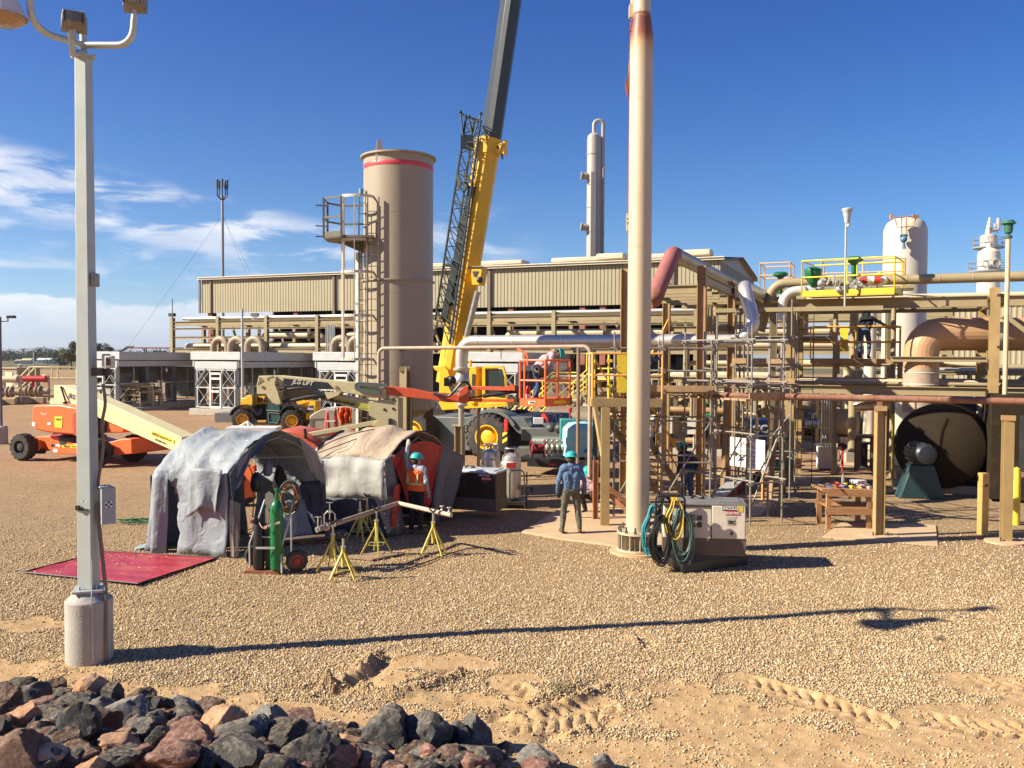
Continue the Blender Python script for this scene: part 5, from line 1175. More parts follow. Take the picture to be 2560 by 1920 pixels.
# ------------------------------------------------------------ orange boom lift at left
def lift_left():
 turned(-0.45,-15.5);Y=31.4;p=gx(200,Y+1.2);t=thing('boom_lift','orange boom lift with straight cream boom angled down, parked at left behind the lamp post','boom lift',p,group='boom lifts')
 Rw=0.50
 for sx,sy,yy,ax in((59,1128,Y-0.1,Vector((-0.35,-1,0))),(244,1130,Y-0.3,Vector((0.8,-0.6,0))),(334,1121,Y+1.6,Vector((0.5,-0.9,0))),(160,1118,Y+2.4,Vector((-0.2,-1,0)))):
  c=W(sx,sy,yy);c.z=Rw;wheel(t,c,ax,Rw,0.40,RUBBER if sx!=160 else WHITE,16)
 m=MB();m.sil([(82,1098),(92,1091),(128,1090),(200,1112),(235,1114),(310,1096),(328,1098),(330,1135),(270,1140),(232,1138),(140,1135),(120,1122),(112,1105),(100,1100),(98,1130),(84,1128)],Y+0.2,1.7);ch=m.build('chassis',ORG,t,bevel=0.03)
 m=MB();m.cyl(W(59,1128,Y+0.3),W(110,1128,Y+0.3),0.10,n=10);m.cyl(W(290,1126,Y+1),W(334,1126,Y+1.4),0.10,n=10);m.build('axle',DARK,t)
 m=MB();q=W(205,1090,Y+1.1);m.lathe([(0.85,-0.25),(0.85,0.0),(0.6,0.12)],q,30);m.build('turntable',DARK,t)
 m=MB();m.sil([(80,1018),(86,1012),(150,1010),(200,1020),(204,1088),(180,1087),(120,1082),(86,1074),(78,1050)],Y-0.2,2.1);m.build('engine_hood',ORG,t,bevel=0.07)
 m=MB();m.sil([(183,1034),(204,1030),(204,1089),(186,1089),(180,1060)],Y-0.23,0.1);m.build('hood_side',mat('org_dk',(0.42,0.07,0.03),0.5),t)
 m=MB();m.sil([(255,1040),(290,1048),(312,1070),(306,1082),(262,1082)],Y+0.4,1.2);m.build('control_hood',ORG,t,bevel=0.04)
 m=MB();m.sil([(236,1050),(262,1052),(262,1082),(236,1083)],Y+0.3,1.0);m.build('pump_bay',DARK,t)
 # boom
 m=MB();m.sil([(135,963),(152,963),(200,980),(290,1017),(455,1093),(452,1135),(432,1127),(300,1068),(236,1040),(200,1024),(163,1010),(135,1014)],Y+0.3,0.62);b=m.build('main_boom',LCREAM,t,bevel=0.02)
 m=MB();m.sil([(125,999),(129,996),(133,999),(134,1011),(125,1011)],Y+0.35,0.2);m.build('lifting_eye',LCREAM,t)
 m=MB();m.tube([W(152,966,Y+0.25),W(163,1000,Y+0.2),W(168,1022,Y+0.2)],0.035,8);m.tube([W(163,1003,Y+0.15),W(175,1010,Y+0.1),W(205,1022,Y+0.1)],0.03,8);m.tube([W(163,1005,Y+0.1),W(169,1022,Y+0.1)],0.09,10);m.build('hose',BLACK,t)
 dirv=(W(300,1030,Y+.3)-W(150,965,Y+.3));up=Vector((0.2,0,1))
 text('JLG',b,W(178,990,Y+0.27),dirv,up,0.22,mat('ink_blue',(0.06,0.06,0.16),0.5),font_shear=0.3,bold=0.008)
 m=MB();m.sil([(379,1077),(436,1100),(434,1109),(377,1087)],Y+0.28,0.01);dc=m.build('decal',SAFE,t)
 d2=W(436,1100,Y)-W(379,1077,Y);text('HERTZ',dc,W(389,1086.5,Y+0.27),d2,up,0.11,INK);text('Equipment Rental',dc,W(413,1096,Y+0.27),d2,up,0.075,INK)
 text('400-889-4013',t,W(401,1104,Y+0.28),d2,up,0.10,INK)
 m=MB();m.sil([(136,1041),(156,1041),(155,1070),(136,1069)],Y-0.22,0.01);dc=m.build('decal',SAFE,t);text('HERTZ',dc,W(146,1049,Y-0.23),Vector((1,SL[0],0)),Zv,0.09,INK,font_shear=0.3)
 m=MB();m.sil([(155,1111),(200,1112),(200,1121),(155,1119)],Y+0.19,0.01);dc=m.build('decal',SAFE,t);text('HERTZ',dc,W(167,1116,Y+0.18),Vector((1,SL[0],0)),Zv,0.11,INK);text('Equipment Re',dc,W(187,1116.5,Y+0.18),Vector((1,SL[0],0)),Zv,0.06,INK)
 text('Power',t,W(109,1034.5,Y-0.21),Vector((1,SL[0],0)),Zv,0.13,WHITE,font_shear=0.4)
 m=MB();m.sil([(126,1113.5),(131,1108),(131,1111),(138,1111),(138,1116),(131,1116),(131,1119)],Y+0.19,0.01);m.build('arrow',INK,t)
 m=MB();m.sil([(151,1113.5),(146,1108),(146,1111),(138.5,1111),(138.5,1116),(146,1116),(146,1119)],Y+0.19,0.01);m.build('arrow',WHITE,t)
 m=MB();m.sil([(133,1122),(144,1123),(143,1131),(133,1130)],Y+0.19,0.01);m.sil([(80,1055),(88,1056),(88,1066),(80,1065)],Y-0.22,0.01);m.sil([(118,1056),(127,1056),(127,1062),(118,1062)],Y-0.22,0.01);m.build('sticker',WHITE,t)
lift_left();turned(0,0)
# ------------------------------------------------------------ articulated lift behind the tents with its basket
def q4(X,Yz):return(580+X/5.82,920+Yz/5.82)
def lift_right():
 turned(-0.12,-5.0)
 Y=22.3;p=gx(700,Y+1);t=thing('boom_lift','articulated olive boom lift behind the tents, its red arm reaching right to an orange basket','boom lift',p,group='boom lifts')
 Rw=0.42
 for sx,yy in((604,22.6),(790,22.6),(615,24.4)):
  c=gx(sx,yy);c.z=Rw;wheel(t,c,Vector((0.5,-0.85,0)),Rw,0.32,ORG,16)
 m=MB();a=gx(612,23.2);b=gx(790,23.2);m.bar(a+Zv*0.55,b+Zv*0.55,1.1,0.45);m.build('chassis',ORG,t,bevel=0.03)
 m=MB();m.sil([(700,1076),(712,1072),(764,1080),(785,1095),(803,1122),(806,1150),(790,1190),(640,1190),(640,1140),(680,1100)],Y+0.5,1.2);m.build('engine_hood',mat('red_hood',(0.55,0.11,0.06),0.42,dirt=0.2),t,bevel=0.08)
 m=MB();m.tube([W(762,1072,Y+0.4),W(764,1090,Y+0.4),W(763,1094,Y+0.5)],0.04,8);m.build('hose',BLACK,t)
 m=MB();m.sil([(610,1170),(632,1165),(640,1195),(648,1182),(648,1240),(612,1245)],Y+0.2,0.5);m.build('side_cover',ORG,t)
 m=MB();m.sil([(766,1082),(946,1049),(950,1060),(768,1093)],Y+0.6,0.12);m.sil([(782,1098),(960,1068),(975,1075),(800,1120)],Y+0.75,0.4);m.build('lower_link',LOLIVE,t,bevel=0.01)
 m=MB();m.sil([(922,1004),(996,996),(996,1076),(968,1080),(930,1064),(945,1050),(922,1038)],Y+0.45,0.5);m.build('riser_plate',LOLIVE,t,bevel=0.01)
 m=MB()
 for sx,sy in((984,999),(983,1022),(961,1024)):c=W(sx,sy,Y+0.43);m.cyl(c,c+FR*-0.03,0.035,n=12)
 m.box(W(976,1056,Y+0.42),(0.10,0.03,0.2));m.build('pin',DARK,t)
 m=MB();m.sil([q4(1270,430),q4(1400,395),(838,986),(960,1008),(962,1036),(925,1030),q4(1300,462)],Y+0.55,0.35);lb=m.build('lower_boom',LOLIVE,t,bevel=0.012)
 m=MB();m.sil([q4(1290,425),q4(1500,440),q4(2030,545),q4(2025,600),q4(1880,585),q4(1300,462)],Y+0.54,0.01);dc=m.build('decal',mat('dull_yellow',(0.42,0.40,0.06),0.5),t);d=W(*q4(2030,545),Y)-W(*q4(1500,440),Y)
 text('Hertz',dc,W(*q4(1385,452),Y+0.53),d,Zv,0.15,INK,bold=0.006);text('Equipment Rental',dc,W(*q4(1615,497),Y+0.53),d,Zv,0.092,INK,bold=0.003)
 m=MB();m.sil([q4(660,345),q4(1060,305),q4(1350,375),q4(1300,430),q4(760,470),q4(700,420)],Y+0.7,0.3);m.build('tower_link',mat('lift_olive_shade',(0.22,0.19,0.11),0.5),t)  # darker olive puts the shade between the booms into the link's colour
 m=MB();m.cyl(W(*q4(740,500),Y+0.5),W(*q4(1060,432),Y+0.5),0.055,n=12);m.cyl(W(*q4(1060,432),Y+0.5),W(*q4(1320,392),Y+0.5),0.075,n=12);m.build('cylinder',BLACK,t)
 m=MB();m.sil([q4(360,240),q4(390,115),q4(600,112),q4(645,130),q4(625,240),q4(665,330),q4(715,520),q4(640,535),q4(590,500),q4(530,440),q4(490,380),q4(360,380)],Y+0.35,0.5);m.build('elbow_plate',LCREAM if 0 else mat('lift_sand',(0.56,0.49,0.28),0.45,dirt=0.15),t,bevel=0.012)
 m=MB();m.sil([q4(400,125),q4(460,185),q4(370,245)],Y+0.34,0.01);c=W(*q4(448,280),Y+0.33);m.cyl(c,c-FR*0.02,0.04,n=14);m.sil([q4(510,180),q4(512,145),q4(600,118),q4(605,126),q4(528,150),q4(525,184)],Y+0.34,0.01);m.build('shadow_plate',mat('lift_olive_shade',(0.22,0.19,0.11),0.5),t)  # thin dark plates paint shadow onto the elbow, beside a round boss
 m=MB();m.sil([q4(600,112),q4(680,110),(892,957),(965,972),(965,998),(862,982),(830,974),(716,962),q4(620,200)],Y+0.42,0.36);ub=m.build('upper_boom',mat('lift_sand',(0.56,0.49,0.28)),t,bevel=0.012)
 m=MB();m.sil([q4(750,150),q4(1390,212),q4(1470,290),q4(1310,300),q4(800,258),q4(740,215)],Y+0.41,0.012);dc=m.build('decal',mat('decal_black',(0.02,0.025,0.035),0.35),t);d=W(*q4(1390,225),Y)-W(*q4(750,160),Y)
 text('JLG LIFT',dc,W(*q4(1025,214),Y+0.40),d,Zv,0.155,mat('decal_silver',(0.62,0.60,0.52),0.4),font_shear=0.3,bold=0.004)
 m=MB();m.sil([q4(1345,355),q4(1590,335),q4(1540,400),q4(1390,455)],Y+0.38,0.4);c=W(*q4(1500,272),Y+0.38);m.cyl(c,c-FR*0.05,0.04,n=14);m.build('link_ear',mat('lift_sand',(0.56,0.49,0.28)),t)
 m=MB();m.curve([W(*q4(640,250),Y+0.4),W(*q4(900,262),Y+0.36),W(*q4(1200,300),Y+0.36),W(*q4(1480,300),Y+0.4)],0.012,6);m.curve([W(*q4(660,320),Y+0.5),W(*q4(1000,290),Y+0.42),W(*q4(1290,330),Y+0.45)],0.018,6);m.build('hose',BLACK,t)
 # energy chain
 m=MB();P=[W(*q4(x_,y_),Y+0.36)for x_,y_ in((2260,255),(2050,243),(1870,235),(1815,250),(1812,285),(1860,318),(1980,335),(2110,355),(2160,362))];P=spline(P,6)
 for a,b in zip(P[:-1],P[1:]):
  mid=(a+b)/2;m.bar(a.lerp(mid,0.1),b.lerp(mid,0.25),0.10,0.075,up=FR)
 m.build('cable_chain',mat('chain',(0.10,0.13,0.13),0.5),t)
 REDB=mat('lift_red',(0.56,0.085,0.035),0.42,dirt=0.2)
 m=MB();m.sil([(952,970),(975,966),(1030,972),(1075,982),(1128,984),(1150,990),(1148,1006),(1120,1006),(1065,998),(952,986)],Y+0.45,0.28);m.build('telescope',REDB,t,bevel=0.012)
 m=MB();m.sil([(1148,976),(1160,966),(1170,966),(1172,985),(1172,1003),(1160,1010),(1146,1004)],Y+0.4,0.4);m.build('jib_knuckle',REDB,t,bevel=0.015)
 m=MB();m.bar(W(1168,969.5,Y+0.6),W(1280,972,Y+0.3),0.12,0.10);m.cut();m.bar(W(1168,1000,Y+0.6),W(1287,1002,Y+0.3),0.10,0.065);m.build('jib_bar',REDB,t,bevel=0.008)
 m=MB();m.sil([(1272,974),(1274,962),(1279,959),(1287,966),(1287,977)],Y+0.2,0.25);m.build('jib_ear',ORG,t)
 m=MB();m.cyl(W(1150,999,Y+0.5),W(1212,989,Y+0.45),0.02,n=8);m.cyl(W(1208,990,Y+0.45),W(1290,978,Y+0.35),0.055,n=12);m.box(W(1300,985,Y+0.4),(0.18,0.3,0.42));m.build('cylinder',BLACK,t)
 m=MB();m.curve([W(1085,985,Y+0.4),W(1120,990,Y+0.35),W(1138,975,Y+0.3),W(1155,956,Y+0.3),W(1170,958,Y+0.35),W(1178,975,Y+0.4)],0.035,8);m.curve([W(1072,1003,Y+0.5),W(1078,1020,Y+0.45),W(1086,1022,Y+0.45),W(1089,1004,Y+0.5)],0.018,6);m.build('hose',BLACK,t)
 # basket: a platform with rails (nearest corner C0)
 C0=W(1363,1017,21.9);C1=W(1300,1013,22.2);C1.z=C0.z;C2=W(1424,1011,22.75);C2.z=C0.z;C3=C1+C2-C0
 m=MB();n_=0.19
 base=[C0,C2,C3,C1]
 m.add([p_ for p_ in base]+[p_+Zv*0.035 for p_ in base],[(0,3,2,1),(4,5,6,7)])
 for a,b in zip(base,base[1:]+base[:1]):m.bar(a+Zv*n_/2,b+Zv*n_/2,0.02,n_)
 m.build('basket_floor',ORG,t)
 m=MB();hh=C0.z
 for a,b in zip(base,base[1:]+base[:1]):
  for z in(1.13,0.63):m.tube([a+Zv*z,b+Zv*z],0.026,8)
 for e in base+[C0.lerp(C1,0.82),C0.lerp(C2,0.5)]:m.cyl(e+Zv*n_,e+Zv*1.13,0.028,n=8)
 a=C1+(C0-C1)*0.18
 m.tube(bend([a+Zv*1.13,a+Zv*1.32,a+Zv*1.42+(C1-C0)*0.3],0.08),0.028,8);m.tube(bend([a+(C0-C1)*0.12+Zv*1.0,a+(C0-C1)*0.12+Zv*1.26,a+Zv*1.40+(C1-C0)*0.25],0.1),0.028,8)
 m.build('basket_rail',ORG,t)
 m=MB();m.bar(C0.lerp(C2,0.04)+Zv*0.62,C2.lerp(C0,0.04)+Zv*0.62,0.004,0.9);m.bar(C3.lerp(C2,0.1)+Zv*0.62,C2.lerp(C3,0.1)+Zv*0.62,0.004,0.9);m.build('mesh_screen',glassy('screen',(0.25,0.24,0.22),0.28,0.6),t)
 d=C2-C0;m=MB();m.prism([(0,0),(0.5,0),(0.5,0.09),(0,0.09)],C0+d*0.34+Zv*0.05+Vector((0.005,-0.014,0)),d,Zv,0.01);m.build('decal',SAFE,t)
 d=C0-C1;m=MB();m.prism([(0,0),(0.21,0),(0.21,0.085),(0,0.085)],C1+d*0.34+Zv*0.05+Vector((-0.005,-0.016,0)),d,Zv,0.01);dc=m.build('decal',mat('dec_cream',(0.7,0.62,0.42),0.5),t);text('450AJ',dc,C1+d*0.51+Zv*0.092+Vector((-0.01,-0.024,0)),d,Zv,0.065,INK)
 # fire extinguisher strapped inside the rail
 e=C0.lerp(C1,0.68)+(C3-C0)*0.12+Zv*0.05
 x=thing('fire_extinguisher','red fire extinguisher standing in the orange lift basket','fire extinguisher',e);m=MB();m.lathe([(0.06,0),(0.065,0.03),(0.065,0.36),(0.05,0.42),(0.02,0.45),(0,0.45)],e,16,cap=False);m.build('bottle',RED,x)
 m=MB();m.cyl(e+Zv*0.45,e+Zv*0.52,0.02,n=8);m.box(e+Vector((0.03,0,0.52)),(0.10,0.02,0.03));m.curve([e+Zv*0.48,e+Vector((-0.09,0,0.45)),e+Vector((-0.08,0,0.25))],0.01,6);m.build('handle',BLACK,x);m=MB();m.lathe([(0.066,0.12),(0.067,0.121),(0.067,0.24),(0.066,0.241)],e,16,cap=False);m.build('label_band',WHITE,x)
lift_right();turned(0,0)
# ------------------------------------------------------------ mobile crane
def crane():
 turned(-0.42,-1.0);Y=34.0;p=gx(1160,Y+1.5);t=thing('mobile_crane','rough terrain crane with yellow base boom and dark grey telescope leaning right','crane',p)
 for sx,yy,R in((1226,33.3,0.9),(1040,34.0,0.9),(1300,36.2,0.9),(1090,38.0,0.9)):
  c=gx(sx,yy);c.z=R;wheel(t,c,Vector((-0.42,-1,0)),R,0.68,mat('rim_yellow',(0.85,0.55,0.03),0.4,dirt=0.2),22,0.52)
 m=MB();m.sil([(1036,1040),(1165,1043),(1200,1036),(1330,1040),(1345,1058),(1420,1062),(1442,1075),(1444,1098),(1400,1108),(1345,1098),(1300,1100),(1290,1128),(1180,1128),(1100,1118),(1036,1095)],Y+0.4,2.3,0.6);m.build('carrier',GREY,t,bevel=0.03)
 def arc(cx,cy,r,a0,a1,n=12):return[(cx+r*math.cos(rad(a)),cy-r*math.sin(rad(a)))for a in[a0+(a1-a0)*i/n for i in range(n+1)]]
 m=MB();m.sil(arc(1224,1093,70,172,25)+arc(1224,1093,62,25,172),Y-0.85,1.0);m.cut();m.sil(arc(1034,1072,62,150,25)+arc(1034,1072,56,25,150),Y+1.0,1.0);m.build('fender',mat('fender',(0.15,0.17,0.165),0.4,dirt=0.25),t)
 m=MB();m.sil([(1262,1040),(1310,1046),(1338,1085),(1335,1100),(1290,1080)],Y-0.7,2.6);m.build('front_deck',GREY,t,bevel=0.02)
 m=MB();m.box(W(1360,1085,Y-0.3),(1.6,0.7,0.5),rad(-15));m.cyl(W(1335,1105,Y-0.7),W(1410,1105,Y-0.9),0.22,n=12);m.box(W(1340,1128,Y-0.9),(1.3,0.9,0.35),rad(-10));m.build('outrigger',mat('outr',(0.13,0.14,0.13),0.5,dirt=0.4),t,bevel=0.03)
 for sx in(1382,1404):
  m=MB();c=W(sx,1072,Y-0.4);m.sphere(c,0.3,14,10,(1,0.8,0.8));m.build('tow_winch',DARK,t)
 m=MB();m.box(W(1346,1052,Y-0.3),(0.38,0.3,0.24));m.build('tool_box',WHITE,t,bevel=0.01);m=MB();m.sil([(1355,1050),(1353,1036),(1360,1032),(1368,1045),(1370,1056)],Y-0.3,0.2);m.build('lamp_guard',RED,t)
 m=MB()
 for sx in(1384,1400):m.tube(bend([W(sx,1066,Y),W(sx,1038,Y),W(sx+6,1038,Y),W(sx+6,1066,Y)],0.08),0.02,6)
 m.build('step_rail',DARK,t)
 m=MB();m.sil([(1260,1048),(1268,1046),(1268,1078),(1260,1078)],Y-1.3,0.12);m.build('fire_bottle',RED,t);m=MB();m.sil([(1256,1078),(1268,1074),(1268,1130),(1256,1130)],Y-1.25,0.1);hz=m.build('hazard_board',BLACK,t)
 m=MB()
 for k in range(2):m.sil([(1256,1083+k*17),(1268,1075+k*17),(1268,1084+k*17),(1256,1092+k*17)],Y-1.26,0.01)
 m.build('stripe',SAFE,hz)
 # superstructure
 m=MB();m.sil([(1082,915),(1110,915),(1120,925),(1135,985),(1210,1008),(1210,1020),(1105,1026),(1097,1010),(1098,930),(1086,925)],Y+0.3,1.9);m.build('superstructure',YEL,t,bevel=0.03)
 m=MB();m.sil([(1172,917),(1190,917),(1192,930),(1186,1010),(1176,1010)],Y+0.2,1.7);m.sil([(1172,900),(1177,900),(1177,917),(1172,917)],Y+0.2,0.1);m.build('winch_housing',YEL,t,bevel=0.02)
 m=MB();m.sil([(1110,945),(1122,940),(1135,975),(1130,985)],Y+0.25,0.1);m.sil([(1180,935),(1186,935),(1186,995),(1178,995)],Y+0.15,0.1);m.sil([(1215,1006),(1258,1006),(1258,1018),(1215,1018)],Y-0.02,0.06);m.build('panel_dark',DARK,t)
 def C_(pts,Yq):return[W(a,b,Yq)for a,b in pts]
 m=MB();fr=[(1208,922),(1212,918),(1258,918),(1264,940),(1268,1008),(1212,1012)]
 for Yq in(Y-0.1,Y+1.0):
  P=C_(fr,Yq)
  for a,b in zip(P,P[1:]+P[:1]):m.bar(a,b,0.09)
 for a,b in zip(C_(fr,Y-0.1),C_(fr,Y+1.0)):m.bar(a,b,0.08)
 m.sil([(1206,990),(1268,996),(1270,1016),(1206,1020)],Y-0.14,1.25);m.sil([(1205,915),(1213,916),(1213,1010),(1205,1015)],Y-0.15,1.2);cb=m.build('cab',YEL,t,bevel=0.012)
 m=MB();m.sil([(1213,923),(1257,923),(1262,942),(1265,992),(1213,992)],Y-0.06,0.01);m.build('window',glassy('cab_glass',(0.03,0.05,0.05),0.80,0.08),cb)
 m=MB();m.sil([(1213,920),(1262,940),(1266,1000),(1213,1000)],Y+0.9,0.02);m.build('cab_back',DARK,cb);text('GROVE',cb,W(1236,1009,Y-0.06),Vector((1,SL[0],0)),Zv,0.2,mat('grv',(0.5,0.3,0.02),0.5))
 # boom: faceted box turned so that the lit side shows
 def beam(m,A,B,w,h,rot,w2=None,h2=None):
  d=(B-A).normalized();x=d.cross(Vector((0,1,0))).normalized();y=x.cross(d);w2=w2 or w;h2=h2 or h;vs=[]
  ch=0.22;sec=[(-.5,-.5+ch),(-.5,.5-ch*.4),(-.5+ch*.4,.5),(.5-ch*.4,.5),(.5,.5-ch*.4),(.5,-.5+ch),(.5-ch,-.5),(-.5+ch,-.5)]
  for P,ww,hh_ in((A,w,h),(B,w2,h2)):
   for a,b in sec:
    u=a*ww;v=b*hh_;cu=u*math.cos(rot)-v*math.sin(rot);cv=u*math.sin(rot)+v*math.cos(rot);vs.append(P+x*cu+y*cv)
  n=8;m.add(vs,[tuple(reversed(range(n))),tuple(range(n,2*n))]+[(i,(i+1)%n,n+(i+1)%n,n+i)for i in range(n)])
 A=W(1122,960,Y+1.0);B=W(1223,352,Y+1.3);m=MB();beam(m,A,B,0.84,0.98,rad(-26));bm=m.build('base_boom',YEL,t,bevel=0.01)
 m=MB();beam(m,W(1217,388,Y+1.28),W(1224,348,Y+1.3),0.92,1.06,rad(-26));q=W(1252,366,Y+1.0);m.sil([(1235,356),(1262,358),(1260,385),(1235,380)],Y+0.95,0.3);m.sil([(1258,350),(1266,350),(1263,362),(1257,360)],Y+1.0,0.2);m.build('boom_head',YEL,t,bevel=0.01)
 m=MB();m.box(W(1255,390,Y+1.1),(0.07,0.1,0.26),R=Euler((0,rad(-12),0)).to_matrix());c=W(1245,368,Y+0.93);m.cyl(c,c+FR*-0.03,0.06,n=12);m.build('sheave_pin',DARK,t)
 B2=W(1302,-160,Y+1.55);m=MB();beam(m,W(1228,352,Y+1.3),B2,0.68,0.80,rad(-26));m.build('telescope',mat('boom_grey',(0.045,0.055,0.058),0.4,var=0.12,scale=2,dirt=0.25,dirtcol=(0.10,0.11,0.11)),t,bevel=0.01)
 m=MB();a=W(1200,704,Y+0.6);b=W(1166,842,Y+0.55);m.cyl(a.lerp(b,0.18),b,0.125,n=20);m.build('lift_cylinder',mat('cyl_silver',(0.45,0.45,0.44),0.28,metal=0.8),t)
 m=MB();m.cyl(b,W(1160,905,Y+0.55),0.15,n=18);m.build('cylinder_barrel',YEL,t)
 m=MB();m.sil([(1168,665),(1204,665),(1204,680),(1198,712),(1180,712),(1178,690)],Y+0.42,0.5);m.build('cylinder_mount',YEL,t,bevel=0.01);m=MB();m.sil([(1181,678),(1197,678),(1190,693),(1184,691)],Y+0.40,0.01);m.sphere(W(1199,700,Y+0.35),0.13,10,8);m.cyl(W(1170,668,Y+0.4),W(1208,668,Y+0.4),0.035,n=8);m.build('mount_pin',DARK,t)
 # lower bracket, and jib stowage bracket
 m=MB();m.sil([(1112,745),(1118,745),(1128,775),(1138,785),(1138,795),(1120,800),(1095,796),(1096,788),(1110,788)],Y+0.6,0.25);m.build('jib_bracket',YEL,t)
 # lattice fly jib folded alongside
 JM=mat('jib_green',(0.02,0.035,0.035),0.45,var=0.2)
 Tm=(W(1166,288,Y+0.4),W(1202,300,Y+0.2),W(1186,300,Y+1.1));Bt=(W(1088,800,Y+0.4),W(1124,860,Y+0.2),W(1110,830,Y+1.1));m=MB()
 for a,b in zip(Tm,Bt):m.tube([a,b],0.045,8)
 n=22
 for i in range(n):
  for j in range(3):
   k=(j+1)%3;a0=Tm[j].lerp(Bt[j],i/n);a1=Tm[j].lerp(Bt[j],(i+1)/n);b0=Tm[k].lerp(Bt[k],i/n);b1=Tm[k].lerp(Bt[k],(i+1)/n)
   m.tube([a0,b1]if i%2 else[b0,a1],0.022,6)
   if i%3==0:m.tube([a0,b0],0.022,6)
 for a,b in(((1160,288),(1151,280)),((1151,280),(1158,340)),((1172,292),(1180,335)),((1198,300),(1202,285)),((1202,285),(1185,335)),((1172,292),(1200,300))):m.tube([W(*a,Y+0.3),W(*b,Y+0.3)],0.04,6)
 for c in((1151,280),(1172,292),(1202,284)):m.sphere(W(*c,Y+0.3),0.07,8,6)
 m.build('fly_jib',JM,t)
 m=MB();m.sil([(1142,430),(1152,452),(1150,475),(1142,470)],Y+0.35,0.1);m.sil([(1160,430),(1168,468),(1158,480)],Y+0.35,0.1);m.bar(W(1182,466,Y+0.7),W(1110,800,Y+0.6),0.20,0.28);m.box(W(1168,355,Y+0.5),(0.5,0.3,0.5));m.build('jib_tackle',mat('tackle',(0.03,0.04,0.04),0.5),t)
 m=MB();m.bar(W(1190,395,Y+0.6),W(1128,860,Y+0.5),0.05,0.12);m.build('hose_tray',mat('tray2',(0.35,0.30,0.24),0.5),t)
 m=MB();m.curve([W(1095,800,Y+0.4),W(1082,850,Y+0.3),W(1090,880,Y+0.4),W(1100,860,Y+0.5)],0.04,8);m.build('hook_rope',DARK,t)
crane();turned(0,0)
